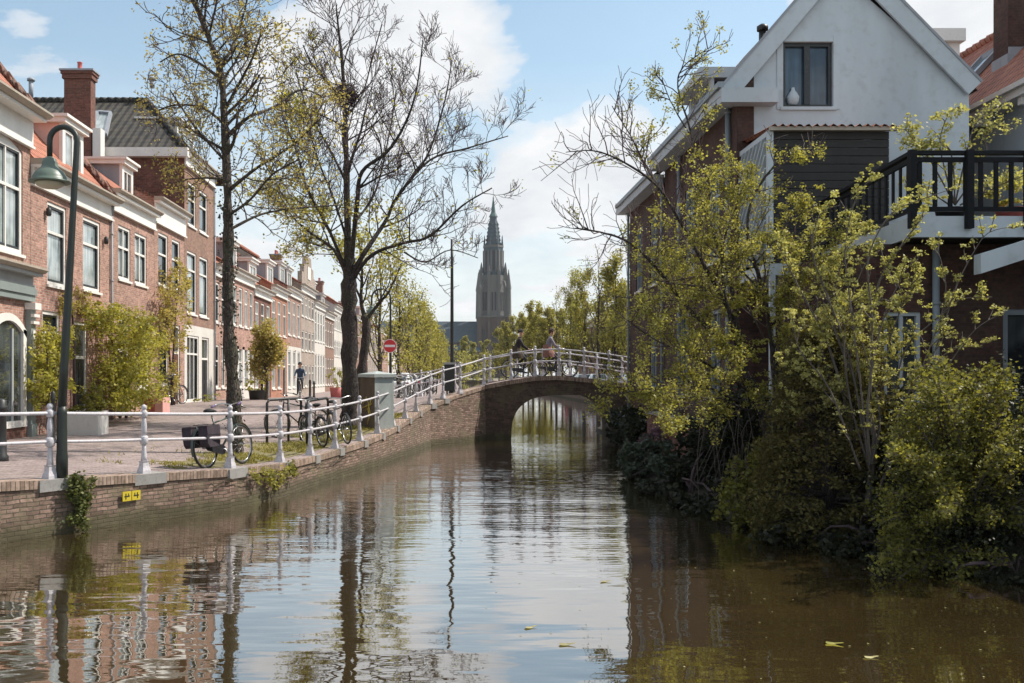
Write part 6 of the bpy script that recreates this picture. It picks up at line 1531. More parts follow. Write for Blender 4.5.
# ------------------------------------------------------------------ the church
D = 600.0; u = D/F
CH = thing('church', (P(493, 0, D).x, D, 0), 'tall gothic church tower with pale belfry, dark spire and long slate nave, far away', 'church')
cx = P(493.3, 0, D).x; cy = D
def zc_(py): return zz(py, D)
def stage(w0, w1, p0, p1, k, name, mat, rot=0):
    m = MB(); q = 1/math.cos(math.pi/k); m.lathe((cx, cy, 0), [(w0*u/2*q, zc_(p0)), (w1*u/2*q, zc_(p1))], k, False, rot); return m.build(name, mat, CH)
m = MB(); hw = 14.5*u
m.box((cx-hw, cy-hw, 0), (cx+hw, cy+hw, zc_(318))); tw_ = m.build('tower_base', 'church_brown', CH)
m = MB()
for sx_ in (-1, 1):
    for sy_ in (-1, 1):
        bx_, by_ = cx+sx_*hw, cy+sy_*hw
        m.box((bx_-1.5, by_-1.5, 0), (bx_+1.5, by_+1.5, zc_(340))); m.box((bx_-1.2, by_-1.2, zc_(340)), (bx_+1.2, by_+1.2, zc_(318)))
for a in (-.33, .33): m.box((cx+a*hw*1.0-.8, cy-hw-1.3, 0), (cx+a*hw+.8, cy-hw-.003, zc_(322)))
m.build('buttress', 'church_brown', CH)
m = MB()
for a in (-.66, 0, .66):
    m.box((cx+a*hw-.8, cy-hw-.25, zc_(352)), (cx+a*hw+.8, cy-hw-.01, zc_(330)))
m.build('lancet_window', 'recess', CH)
m = MB(); m.box((cx-hw-.6, cy-hw-.6, zc_(318)), (cx+hw+.6, cy+hw+.6, zc_(316.5))); m.build('string_course', 'church_pale', CH)
stage(24.5, 24, 316.5, 276, 8, 'belfry', 'church_pale', R(22.5))
m = MB()
for a in range(8):
    t_ = R(22.5+45*a); x = cx+math.cos(t_)*13*u; y = cy+math.sin(t_)*13*u
    m.box((x-.8, y-.8, zc_(316)), (x+.8, y+.8, zc_(272))); m.lathe((x, y, zc_(272)), [(1.1, 0), (.15, 5.5)], 6, False)
for sx_ in (-1, 1):
    for sy_ in (-1, 1):
        x, y = cx+sx_*hw*1.0, cy+sy_*hw*1.0; m.lathe((x, y, zc_(318)), [(1.7, 0), (1.4, (318-290)*u)], 6, False); m.lathe((x, y, zc_(290)), [(1.7, 0), (.15, (290-271)*u)], 6, False)
        m.beam((x, y, zc_(300)), (cx+sx_*6, cy+sy_*6, zc_(282)), 1.0, 1.4)
m.build('pinnacle', 'church_pale', CH)
m = MB()
for a in range(8):
    t_ = R(45*a); n_ = V((math.cos(t_), math.sin(t_), 0)); s_ = V((-n_.y, n_.x, 0)); c = V((cx, cy, 0))+n_*12.3*u
    m.obox(c+V((0,0,zc_(302)))+s_*.9, s_*.45, n_*.15, V((0,0,5.5))); m.obox(c+V((0,0,zc_(302)))-s_*.9, s_*.45, n_*.15, V((0,0,5.5)))
m.build('belfry_opening', 'recess', CH)
stage(20.5, 19, 276, 248, 8, 'upper_belfry', 'church_slate', R(22.5))
m = MB()
for a in range(8):
    t_ = R(45*a); n_ = V((math.cos(t_), math.sin(t_), 0)); s_ = V((-n_.y, n_.x, 0)); c = V((cx, cy, 0))+n_*10.1*u
    for k in (-1, 1): m.obox(c+s_*k*1.45+V((0,0,zc_(262))), s_*.55, n_*.18, V((0,0,6.6)))
m.build('belfry_frame', 'church_pale', CH)
m = MB()
for a in range(8):
    t_ = R(45*a); n_ = V((math.cos(t_), math.sin(t_), 0)); s_ = V((-n_.y, n_.x, 0)); c = V((cx, cy, 0))+n_*10.15*u; m.obox(c+V((0,0,zc_(261))), s_*.85, n_*.14, V((0,0,5.6)))
m.build('upper_opening', 'recess', CH)
stage(20, 20, 248, 245.8, 8, 'gallery', 'church_pale', R(22.5))
for a in range(8):
    m = MB(); t_ = R(22.5+45*a); m.lathe((cx+math.cos(t_)*9.6*u, cy+math.sin(t_)*9.6*u, zc_(245.8)), [(.6, 0), (.1, 6.0)], 6, False); m.build('gallery_pinnacle', 'church_slate', CH)
stage(14.5, 8, 245.8, 221, 8, 'spire_base', 'church_slate', R(22.5)); stage(7, 6.6, 221, 217, 8, 'lantern', 'church_slate', R(22.5)); stage(8.8, 4.8, 217, 213, 8, 'lantern_roof', 'church_copper', R(22.5)); stage(4.6, .4, 213, 196, 8, 'spire', 'church_copper', R(22.5))
m = MB()
for a in range(8):
    t_ = R(22.5+45*a)
    for k in range(6):
        w = lerp(7.4, 4.2, k/6); m.lathe((cx+math.cos(t_)*w*u, cy+math.sin(t_)*w*u, zc_(245-k*3.9)), [(.55, 0), (.7, .5), (.1, 1.6)], 5, False)
m.build('crocket', 'church_slate', CH)
m = MB(); m.tube([(cx, cy, zc_(199)), (cx, cy, zc_(189.5))], .12, 6); m.lathe((cx, cy, zc_(198)), [(.1, -.3), (.6, 0), (.1, .4)], 8); m.build('weather_vane', 'church_slate', CH)
nx0, nx1 = P(380, 0, D).x, cx-hw+.5; ny0, ny1 = cy-6, cy+16
m = MB(); m.box((nx0, ny0, 0), (nx1, ny1, zc_(343))); m.box((P(400, 0, D).x, ny0-10, 0), (nx1, ny0-.01, zc_(352))); m.build('nave', 'church_brown', CH)
m = MB(); m.quad((nx0, ny0-.8, zc_(343)), (nx1, ny0-.8, zc_(343)), (nx1, (ny0+ny1)/2, zc_(321)), (nx0, (ny0+ny1)/2, zc_(321))); m.quad((nx0, ny1, zc_(343)), (nx1, ny1, zc_(343)), (nx1, (ny0+ny1)/2, zc_(321)), (nx0, (ny0+ny1)/2, zc_(321))); m.quad((P(400, 0, D).x, ny0-10.5, zc_(352)), (nx1, ny0-10.5, zc_(352)), (nx1, ny0-.9, zc_(345.5)), (P(400, 0, D).x, ny0-.9, zc_(345.5))); m.build('nave_roof', 'church_slate', CH)
m = MB()
for i in range(9): x = lerp(nx0+8, nx1-4, i/8); m.box((x-1.3, ny0-10.15, 4), (x+1.3, ny0-10.02, zc_(355)))
m.build('nave_window', 'recess', CH)
# ------------------------------------------------------------------ right bank
BK = [(22.0, 3.0), (12, 8.0), (8.6, 10.0), (6.6, 11.2), (5.5, 12.6), (5.0, 14.0), (4.6, 16), (4.3, 19), (4.4, 23), (4.8, 27), (5.3, 31), (5.8, 33.5), (6.25, 35.75)]
m = MB(); rws = []
for i, (x, y) in enumerate(BK):
    row = []
    for j, (o, z) in enumerate(((-.35, -.35), (-.05, .06), (.25, .22), (.8, .38), (1.8, .50), (6, .55), (14, .6), (60, .6))): row.append((x+o, y, z+.05*math.sin(i*2.1+j*1.3)*(j < 5)))
    rws.append(row)
rws.append([(x, 42, z) for x, y, z in rws[-1]])
for r in rws: r[0] = (r[0][0], r[0][1], -.5)
for a, b in zip(rws, rws[1:]):
    for j in range(7): m.quad(a[j], a[j+1], b[j+1], b[j], smooth=True)
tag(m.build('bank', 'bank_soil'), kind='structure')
def bank_x(y):
    for (xa, ya), (xb, yb) in zip(BK, BK[1:]):
        if ya <= y <= yb: return lerp(xa, xb, (y-ya)/(yb-ya))
    return BK[-1][0]
# low garden wall seen between the leaves
gw = thing('garden_wall', (5.4, 24, .3), 'low red brick garden wall half hidden by shrubs near the dark side wall', 'wall')
m = MB(); m.box((5.25, 21.5, .2), (5.5, 26.5, 1.3)); m.build('brickwork', 'brick_maroon', gw); m = MB(); m.box((5.2, 21.45, 1.303), (5.55, 26.55, 1.36)); m.build('coping', 'stone', gw)
def shrub(name, label, blobs, n, mat, size, base, cat='shrub', stems=6, shell=.45, clump=.32, hgt=1.5, group=None, stem_m='twig', droop=0):
    t = thing(name, base, label, cat, group); r = random.Random(len(label)); m = MB(); b = V(base)
    for i in range(stems):
        c, rr = blobs[r.randrange(len(blobs))]; e = V(c)+V((r.gauss(0, rr[0]*.5), r.gauss(0, rr[1]*.5), rr[2]*r.uniform(-.2, .8))); a = b+V((r.gauss(0, .12), r.gauss(0, .12), -.05)); md_ = a.lerp(e, .5)+V((r.gauss(0, .15), r.gauss(0, .15), .2)); m.tube([a, a.lerp(md_, .5)+V((r.gauss(0,.05), 0, .05)), md_, md_.lerp(e, .5)+V((0, 0, .08)), e], [.035, .03, .022, .015, .008], 5)
    m.build('stems', stem_m, t); leaves('foliage', blob_points(blobs, n, shell, clump), size, mat, t, droop=droop); return t
def BL(px, py, rx, ry, d, rd=None):   # a lump by where it shows, how big, and how far off
    c = P(px, py, d); return (tuple(c), (rx*d/F, rd or rx*d/F*.9, ry*d/F))
# the big dark conifer
base = P(828, 500, 14.0); base.z = .4
t = thing('conifer', base, 'broad dark olive conifer hanging over the water at the foot of the pale leaved shrub', 'tree')
m = MB(); m.tube([base, base+V((.05, 0, 1.2)), base+V((0, .1, 2.6))], [.12, .08, .03], 8)
pts = []
for i in range(900):
    h = rng.uniform(0, 1)**1.15; z = lerp(.02, 3.1, h); rad = (1.08*(1-h)**.5+.08)*(1 if h > .12 else .75+2*h); a = rng.uniform(0, 6.28)
    rr = rad*rng.uniform(.72, 1.06); c = base+V((math.cos(a)*rr*.95, math.sin(a)*rr, 0)); c.z = z
    out = V((math.cos(a), math.sin(a), -.15))
    for k in range(34):
        s = rng.uniform(-.14, .16); q = c+out*s+V((rng.normal(0, .07), rng.normal(0, .07), rng.normal(0, .035)-.25*abs(s))); pts.append(tuple(q))
    if i % 5 == 0: m.tube([(base.x, base.y, z*.8+.1), tuple(c-out*.2), tuple(c)], [.02, .012, .006], 4, cap=False)
m.build('trunk', 'bark_dark', t); leaves('crown', pts, .062, 'leaf_conifer', t, aspect=.45, droop=.5)
# yellow green bush bottom right: arching sprays of leaves
def spray_bush(name, label, base, tips, mat, size, per=26, sag=.25, fan=(6, .35), twig_m='twig_light', cat='shrub', seed=1, leafsd=.045, extra=None, wood=.02, inner=None):
    r = random.Random(seed); t = thing(name, base, label, cat); m = MB(); pts = []; b = V(base)
    for tp in tips:
        tp = V(tp); a = b+V((r.gauss(0, .12), r.gauss(0, .12), 0)); mid = a.lerp(tp, .55)+V((0, 0, (tp-a).length*sag))
        crv = [a.lerp(mid, s_).lerp(mid.lerp(tp, s_), s_) for s_ in [i/10 for i in range(11)]]
        m.tube(crv, [lerp(wood, .004, i/10) for i in range(11)], 5)
        for i in range(per):
            s_ = r.uniform(.3, 1.0); i0 = min(9, int(s_*10)); q = crv[i0].lerp(crv[i0+1], s_*10-i0); dd = (crv[i0+1]-crv[i0]).normalized()
            sd = V((r.gauss(0, 1), r.gauss(0, 1), r.gauss(0, .5)+.15)).normalized(); ln = r.uniform(.4, 1)*fan[1]*(1.25-s_*.8); e = q+(dd*.5+sd*.8)*ln
            m.tube([q, q.lerp(e, .5)+V((0,0,.02)), e], [.006, .004, .002], 3, cap=False)
            for k in range(fan[0]): w = r.uniform(.15, 1.05); g = q.lerp(e, w); pts.append((g.x+r.gauss(0, leafsd), g.y+r.gauss(0, leafsd), g.z+r.gauss(0, leafsd)))
    m.build('stems', twig_m, t); leaves('foliage', pts+(list(extra) if extra is not None else []), size, mat, t)
    if inner is not None: leaves('inner_shade_foliage', inner, size*1.1, 'leaf_dark', t)  # darker leaf colour paints the shade inside the bush
    return t
r = random.Random(12); tips = []
for i in range(80):
    a = r.uniform(0, 1); b_ = r.uniform(0, 1)**1.5
    px = lerp(872, 1060, a); top = 395-38*math.sin(math.pi*min(1, max(0, (px-885)/150)))+ (28 if px < 905 else 0); py = lerp(top, 560, b_); d = r.uniform(10.6, 12.8); px += (py-top)/170*0 
    if px < 885 and py < 470: continue
    tips.append(P(px, py, d))
bs = P(965, 560, 12.2); bs.z = .3
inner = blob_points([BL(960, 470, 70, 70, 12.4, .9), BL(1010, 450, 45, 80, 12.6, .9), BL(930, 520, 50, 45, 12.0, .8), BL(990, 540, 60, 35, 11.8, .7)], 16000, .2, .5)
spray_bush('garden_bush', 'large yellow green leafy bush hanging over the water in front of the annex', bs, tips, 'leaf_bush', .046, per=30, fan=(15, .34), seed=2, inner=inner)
# lower sprays in front
tips = [P(x, y, 11.2+.3*(i % 3)) for i, (x, y) in enumerate([(878, 560), (890, 545), (900, 520), (882, 596), (905, 590), (930, 585), (960, 590), (985, 580), (1010, 585), (870, 580), (915, 555), (888, 505), (1000, 560), (940, 560)])]
bs2 = P(940, 575, 11.8); bs2.z = .25
spray_bush('garden_bush', 'low bright leaved sprays trailing on the water under the large yellow green bush', bs2, tips, 'leaf_bush', .044, per=22, fan=(13, .26), seed=5, sag=.12)
# pale leaved shrub with long upright canes in front of the annex
r = random.Random(31); cn = []
def canes(lst, d): return [P(x, y, d+r.uniform(-.25, .25)) for x, y in lst]
base = P(850, 440, 13.4); base.z = .5
T = Tree(77, up=.35, spread=.7, wander=.12); d = 13.1
stem = [P(862, 455, d), P(872, 400, d), P(868, 340, d)]
def C2_(lst, r0=.018, sub=9, ln=.42, dd=d): return T.limb([P(x, y, dd) for x, y in lst], r0, .004, depth=0, sub=sub, ln=ln, start=.1, k=5, minr=.003)
cl = [[(885, 470), (905, 400), (935, 350), (955, 290), (975, 250), (990, 232), (1018, 226)], [(885, 470), (910, 420), (945, 370), (975, 330), (1005, 312)], [(885, 470), (900, 420), (925, 360), (945, 300), (942, 265), (935, 245)], [(880, 470), (895, 400), (905, 350), (935, 320), (960, 300), (992, 297)], [(875, 470), (880, 400), (890, 340), (905, 300), (918, 268)], [(870, 470), (868, 400), (880, 330), (900, 280), (912, 262)], [(870, 470), (850, 400), (845, 330), (862, 270), (880, 250)], [(860, 470), (838, 400), (822, 350), (818, 300), (835, 260)], [(860, 470), (830, 390), (800, 350), (790, 310)], [(880, 470), (900, 430), (925, 400), (952, 392)], [(870, 470), (880, 420), (870, 370), (858, 330), (850, 300)], [(905, 400), (925, 380), (950, 350), (980, 345)],
      [(868, 460), (860, 380), (850, 300), (845, 250), (855, 200), (870, 180)], [(868, 460), (850, 360), (825, 290), (812, 250), (820, 215), (840, 205)], [(860, 460), (830, 350), (800, 290), (785, 260), (775, 240)], [(870, 400), (872, 320), (868, 260), (890, 215), (920, 200), (955, 188)], [(866, 330), (880, 280), (905, 240), (925, 215)], [(845, 330), (835, 290), (850, 245), (866, 230)], [(855, 380), (835, 330), (830, 300), (815, 275)], [(868, 330), (880, 300), (900, 305), (915, 285)]]
for c in cl: C2_(c, r.uniform(.014, .024), sub=11, ln=.34, dd=d+r.uniform(-.35, .4))
T.w.tube([V((base.x+.1, d, .45)), P(875, 440, d), P(868, 400, d)], [.05, .04, .03], 8)
pts = []
for p, dep in T.tips:
    if r.random() > .62: continue
    for _ in range(24): pts.append((p.x+r.gauss(0, .026), p.y+r.gauss(0, .03), p.z+abs(r.gauss(0, .022))))
pts = np.array(pts)
pts = np.concatenate([pts, blob_points([BL(858, 222, 26, 22, 13.3), BL(835, 262, 26, 24, 13.3), BL(868, 170, 16, 12, 13.3), BL(920, 200, 30, 12, 13.3), BL(848, 300, 30, 28, 13.4), BL(820, 330, 30, 35, 13.4), BL(800, 360, 26, 22, 13.5), BL(880, 330, 34, 30, 13.4), BL(905, 280, 22, 26, 13.4), BL(865, 370, 40, 34, 13.5), BL(825, 385, 34, 26, 13.5), BL(900, 345, 24, 24, 13.4), BL(790, 400, 20, 22, 13.6)], 11000, .15, .16)])
T.finish('pale_shrub', V((base.x, d, .45)), 'tall shrub with long canes of pale yellow leaves in front of the annex window', 'shrub', None, 'leaf_pale', .037, pts, bark='twig_light', twig='twig_light')
# plant standing on the terrace, seen above its rail
d = 15.6; T = Tree(55, up=.2, spread=.8, wander=.15)
for c in [[(955, 205), (945, 170), (940, 140), (950, 112), (962, 106)], [(955, 205), (930, 160), (912, 138), (905, 128)], [(955, 205), (965, 160), (975, 125), (992, 112), (1005, 108)], [(955, 205), (985, 160), (985, 135), (1000, 126), (1010, 130)], [(955, 205), (950, 150), (925, 142), (910, 148)], [(960, 205), (1000, 185), (1020, 178)], [(950, 205), (925, 190), (905, 186)]]:
    T.limb([P(x, y, d) for x, y in c], .016, .004, depth=0, sub=8, ln=.30, start=.25, k=5, minr=.003)
pts = [(p.x+r.gauss(0, .04), p.y+r.gauss(0, .05), p.z+r.gauss(0, .04)) for p, _ in T.tips for _ in range(7)]
pts = np.concatenate([np.array(pts), blob_points([BL(950, 115, 12, 9, d, .25), BL(912, 138, 12, 10, d, .25), BL(930, 148, 28, 7, d, .25), BL(965, 205-20, 30, 12, d+.3, .25), BL(1010, 185, 26, 14, d+.4, .25)], 900, .2, .6)])
bt = P(955, 214, d); T.finish('terrace_plant', bt, 'pale yellow leaved plant growing above the black rail of the roof terrace', 'plant', None, 'leaf_pale', .055, pts, bark='twig_light', twig='twig_light')
for px, lb in ((950, 'dark tub holding the tall plant on the roof terrace'), (1010, 'terracotta tub of low green plants on the roof terrace at the right edge')):
    b_ = P(px, 216, 15.7); t = thing('plant_tub', b_, lb, 'plant pot'); m = MB(); m.lathe((b_.x, 15.7, ztf-.04), [(.16, 0), (.22, .28), (.24, .30), (.20, .30)], 12); m.build('tub', 'balcony_black' if px < 1000 else 'pot_red', t)
    if px > 1000: leaves('foliage', blob_points([((b_.x, 15.7, ztf+.42), (.35, .3, .2))], 260), .07, 'leaf_lime', t)

# the big thorny tree leaning over the canal
d = 16.2; T = Tree(63, up=.16, spread=.85, wander=.18); b0 = P(778, 470, d); b0.z = .35
T.limb([b0, P(770, 430, d), P(756, 395, d), P(742, 368, d)], .15, .075, sub=0, rough=1, k=10)
T.limb([b0+V((.08, .1, 0)), P(778, 420, d+.1), P(775, 380, d+.2), P(770, 330, d+.3), P(760, 280, d+.3), P(748, 240, d+.3), P(752, 200, d+.4), P(775, 165, d+.4), P(800, 145, d+.4)], .08, .008, depth=1, sub=22, ln=1.1, kids=(3, 5), start=.2, rough=.5, k=8)
def K_(lst, r0, sub=10, ln=1.0, depth=1, dz=0, k=6): return T.limb([P(x, y, d+(o[0] if o else 0)+dz) for x, y, *o in lst], r0*.66, .006, depth=depth, sub=int(sub*1.5), ln=ln, kids=(4, 6), start=.22, k=k, rough=.4, minr=.0045)
K_([(742, 370), (720, 340), (688, 308), (660, 272, -.3), (630, 243, -.6), (600, 232, -.9), (575, 228, -1)], .085, 20, 1.1, 1)
K_([(748, 385), (738, 330), (715, 285, -.3), (690, 240, -.5), (664, 195, -.7), (640, 172, -.9), (600, 152, -1.1), (566, 152, -1.2)], .075, 22, 1.1, 1)
K_([(664, 195, -.7), (645, 165, -.8), (630, 135, -.9), (612, 106, -1)], .03, 9, .8)
K_([(738, 330), (730, 280, .3), (712, 230, .4), (697, 180, .3), (690, 130, .2), (678, 88, .2), (684, 66, .2), (712, 46, .2)], .055, 18, .9, 1)
K_([(690, 135, .2), (670, 100, 0), (662, 78, 0)], .018, 5, .5)
K_([(742, 365), (726, 300, -.5), (722, 250, -.7), (735, 210, -.8), (745, 180, -.8)], .05, 14, .9)
K_([(755, 395), (720, 372, -.3), (690, 355, -.6), (655, 340, -.9), (628, 320, -1.2)], .05, 16, .9)
K_([(758, 405), (735, 400, -.4), (700, 385, -.8), (660, 388, -1.2), (630, 392, -1.4), (612, 396, -1.5)], .045, 16, .8)
K_([(770, 420), (742, 408, -.8), (715, 398, -1.2), (680, 410, -1.7), (650, 425, -1.9)], .03, 9, .6)
K_([(775, 380, .2), (795, 340, .2), (812, 300, .1), (830, 262, 0)], .05, 12, .9); K_([(770, 330, .3), (790, 290, .3), (800, 250, .2), (826, 220, 0)], .045, 12, .9)
K_([(778, 410), (800, 380, -.2), (818, 350, -.4)], .04, 9, .8)
K_([(760, 290), (730, 262, .5), (700, 255, .8), (668, 262, .8)], .035, 10, .8)
K_([(765, 340), (740, 300, .8), (700, 290, 1.1), (672, 300, 1.1)], .03, 10, .8)
def keep3(p):
    px = VX+p.x*F/p.y; py = VY-(p.z-EYE)*F/p.y
    if px < 634: return .03 if py < 370 else .5
    if py < 145: return .22
    if px < 690 and py < 250: return .22
    return .72
pts = T.leaf_points(17, .042, lambda p: keep3(p)*.6)
pts = np.concatenate([np.array(pts), blob_points([BL(800, 205, 30, 20, 16.4), BL(770, 240, 30, 20, 16.4), BL(740, 300, 32, 20, 16.2), BL(700, 375, 36, 10, 15.4), BL(660, 395, 40, 9, 15), BL(745, 350, 30, 16, 16), BL(800, 280, 28, 22, 16.2), BL(716, 215, 14, 26, 16.4), BL(790, 330, 24, 26, 16), BL(700, 320, 30, 24, 16.3), BL(755, 390, 28, 20, 15.8), BL(720, 345, 34, 20, 16), BL(775, 300, 24, 26, 16.2)], 11500, .15, .22)])
T.finish('leaning_tree', b0, 'sprawling thorny tree with thin bare shoots and small leaves, leaning over the canal', 'tree', None, 'leaf_lime', .041, pts, bark='bark_dark', twig='twig')

# shrubs along the water's edge under it
shrub('waterside_shrub', 'grey green leafy shrub beside the right end of the bridge, trailing to the water', [BL(650, 462, 30, 22, 22), BL(675, 475, 30, 22, 21), BL(628, 455, 14, 12, 23)], 4200, 'leaf_silver', .10, (4.9, 21.8, .2), stems=8)
shrub('flowering_shrub', 'small mauve flowering shrub behind the grey green one', [BL(662, 432, 16, 12, 24), BL(648, 440, 10, 8, 24)], 500, 'leaf_mauve', .09, (5.1, 24, .3), clump=.55, stems=5)
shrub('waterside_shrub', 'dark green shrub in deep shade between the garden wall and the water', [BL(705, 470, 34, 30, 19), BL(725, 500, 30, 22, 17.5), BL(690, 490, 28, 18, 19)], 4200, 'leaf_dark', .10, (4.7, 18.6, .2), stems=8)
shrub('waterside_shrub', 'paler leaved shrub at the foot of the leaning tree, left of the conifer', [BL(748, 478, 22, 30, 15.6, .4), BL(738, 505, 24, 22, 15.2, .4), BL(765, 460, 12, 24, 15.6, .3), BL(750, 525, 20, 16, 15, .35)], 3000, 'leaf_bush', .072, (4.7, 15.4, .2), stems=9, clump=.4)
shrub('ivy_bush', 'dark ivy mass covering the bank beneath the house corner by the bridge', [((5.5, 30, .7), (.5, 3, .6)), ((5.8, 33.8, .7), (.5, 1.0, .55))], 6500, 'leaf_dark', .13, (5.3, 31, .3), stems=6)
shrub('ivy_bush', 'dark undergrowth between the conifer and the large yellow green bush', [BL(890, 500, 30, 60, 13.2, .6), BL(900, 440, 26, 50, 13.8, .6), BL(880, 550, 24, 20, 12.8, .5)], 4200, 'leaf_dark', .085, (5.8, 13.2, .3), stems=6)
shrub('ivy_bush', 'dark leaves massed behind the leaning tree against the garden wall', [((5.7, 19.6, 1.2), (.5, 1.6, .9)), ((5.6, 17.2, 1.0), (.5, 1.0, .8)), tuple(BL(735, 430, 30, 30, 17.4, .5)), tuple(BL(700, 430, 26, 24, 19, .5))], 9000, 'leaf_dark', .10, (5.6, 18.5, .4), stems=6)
shrub('ivy_bush', 'yellowish ivy spilling over the right end of the bridge parapet', [((6.2, 35.55, 1.75), (.55, .3, .22)), ((6.9, 35.2, 1.9), (.6, .4, .4))], 900, 'leaf_lime', .09, (6.4, 35.4, 1.3), stems=4)
# drooping twigs under the tree, thin stems of the undergrowth
r = random.Random(44); m = MB()
for i in range(20):
    x = r.uniform(700, 765); dd = r.uniform(15.6, 17.5); a = P(x, r.uniform(395, 430), dd); e = P(x+r.uniform(-30, 22), r.uniform(470, 515), dd-.3); mid = a.lerp(e, .5)+V((r.gauss(0, .12), 0, r.uniform(.05, .3))); m.tube([a, a.lerp(mid, .5)+V((0,0,.05)), mid, mid.lerp(e, .5), e], [.007, .006, .005, .004, .003], 4, cap=False)
tt = thing('dead_stems', (4.9, 16.3, .4), 'tangle of thin bare drooping stems under the leaning tree', 'twigs'); m.build('stems', 'twig_light', tt)
shrub('bank_plant', 'low dark plants on the muddy bank below the leaning tree', [BL(690, 505, 26, 12, 17.6, .5), BL(712, 512, 22, 12, 16.6, .5), BL(660, 490, 24, 10, 19.5, .5), BL(636, 470, 14, 10, 22.5, .5), BL(745, 530, 20, 10, 15.2, .4)], 3600, 'leaf_dark', .075, (4.7, 17.2, .1), stems=4, clump=.4)
shrub('bank_plant', 'low dark plants on the bank at the far right edge under the large bush', [BL(1000, 588, 40, 16, 11.2, .4), BL(1040, 585, 40, 22, 11.2, .4), BL(955, 585, 30, 12, 11.5, .3)], 3200, 'leaf_dark', .06, (6.4, 11.4, .1), stems=4, clump=.4)
fp = []
for i in range(90):
    px, py = (rng.uniform(480, 1000), rng.uniform(560, 680)) if i % 3 else (rng.uniform(560, 700), rng.uniform(500, 600)); dd = F*EYE/(py-VY); c = P(px, py, dd); fp.append((c.x, c.y))
m = MB()
for x, y in fp:
    s_ = rng.uniform(.006, .018); a = rng.uniform(0, 3.1); u_, v_ = V((math.cos(a), math.sin(a), 0))*s_, V((-math.sin(a), math.cos(a), 0))*s_*.6; c = V((x, y, .006)); m.quad(c-u_, c-v_, c+u_, c+v_)
tag(m.build('floating_debris', 'leaf_litter'), 'tiny petals and bits of leaf drifting on the water', 'debris', kind='stuff')
# leaves and petals on the water
for i, (px, py, s_, lab, mt) in enumerate([(833, 644, .06, 'bright yellow leaf floating on the brown water in the bottom right', 'leaf_lime'), (530, 628, .05, 'pale leaf floating on the reflected sky near the bottom centre', 'leaf_litter'), (566, 645, .06, 'pale leaf floating nearest the reflected house edge', 'leaf_litter'), (870, 658, .05, 'small pale leaf floating right of the bright yellow one', 'leaf_litter'), (605, 582, .05, 'dark speck of a leaf floating below the bridge reflection', 'leaf_litter')]):
    dd = F*EYE/(py-VY); c = P(px, py, dd); m = MB(); a = rng.uniform(-.5, .5); n = 9; out = []
    for k in range(n*2):
        t_ = 2*math.pi*k/(n*2); rr = s_*(1+.25*math.cos(3*t_)); x_, y_ = math.cos(t_)*rr*1.2, math.sin(t_)*rr*.6; out.append(V((c.x+x_*math.cos(a)-y_*math.sin(a), c.y+x_*math.sin(a)+y_*math.cos(a), .012+.006*math.cos(t_*2))))
    cc_ = V((c.x, c.y, .014))
    for k in range(n*2): m.quad(cc_, out[k], out[(k+1) % (n*2)])
    o = m.build('floating_leaf', mt, origin=(c.x, c.y, .01)); tag(o, lab, 'leaf')


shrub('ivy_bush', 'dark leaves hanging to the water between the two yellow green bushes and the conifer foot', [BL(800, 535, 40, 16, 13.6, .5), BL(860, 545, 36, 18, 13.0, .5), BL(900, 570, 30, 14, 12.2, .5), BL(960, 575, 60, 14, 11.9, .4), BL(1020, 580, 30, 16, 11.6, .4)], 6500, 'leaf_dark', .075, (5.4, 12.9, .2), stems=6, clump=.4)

# unseen brick block, added past the right edge to shade the lower shrubs
nw_ = thing('brick_shade_block', (11, 10.5, .5), 'unseen dark brick block added beyond the right edge to shade the lower shrubs', 'house')
fw_ = frame((9.7, 6.0, 0), (0, 1, 0), (-1, 0, 0)); m = MB(); facade_wall(m, fw_, 8.6, 4.7, [(1.2, 1.6, 2.3, 3.2, 0), (5.2, 1.6, 6.3, 3.2, 0)], z0=-.3)
m.quad((9.7, 6, -.3), (13.5, 6, -.3), (13.5, 6, 4.7), (9.7, 6, 4.7)); m.quad((9.7, 14.6, -.3), (13.5, 14.6, -.3), (13.5, 14.6, 4.7), (9.7, 14.6, 4.7)); m.quad((13.5, 6, -.3), (13.5, 14.6, -.3), (13.5, 14.6, 4.7), (13.5, 6, 4.7)); m.quad((10.1, 6, 0), (10.1, 14.6, 0), (10.1, 14.6, 4.7), (10.1, 6, 4.7)); m.build('wall', 'brick_dark', nw_)
for o_ in ((1.2, 1.6, 2.3, 3.2), (5.2, 1.6, 6.3, 3.2)): window(fw_, *o_, nw_, glass='glass_dark', nx=2, rows=())
m = MB(); m.box((9.45, 5.8, 4.703), (13.7, 14.75, 4.95)); m.build('flat_roof', 'lead', nw_)
# the air: pale, thin, one even box round everything
m = MB(); m.box((-700, -60, -2.5), (700, 760, 125)); hzo = m.build('haze', 'white_paint')
hm = bpy.data.materials.new('haze'); hm.use_nodes = True; hn = hm.node_tree; hn.nodes.remove(hn.nodes['Principled BSDF']); pv = hn.nodes.new('ShaderNodeVolumePrincipled')
pv.inputs['Color'].default_value = (.80, .86, .93, 1); pv.inputs['Density'].default_value = .00009; hn.links.new(pv.outputs[0], hn.nodes['Material Output'].inputs['Volume'])
hzo.data.materials.clear(); hzo.data.materials.append(hm); tag(hzo, 'thin pale haze in the air over the canal and the town', 'haze', kind='stuff')
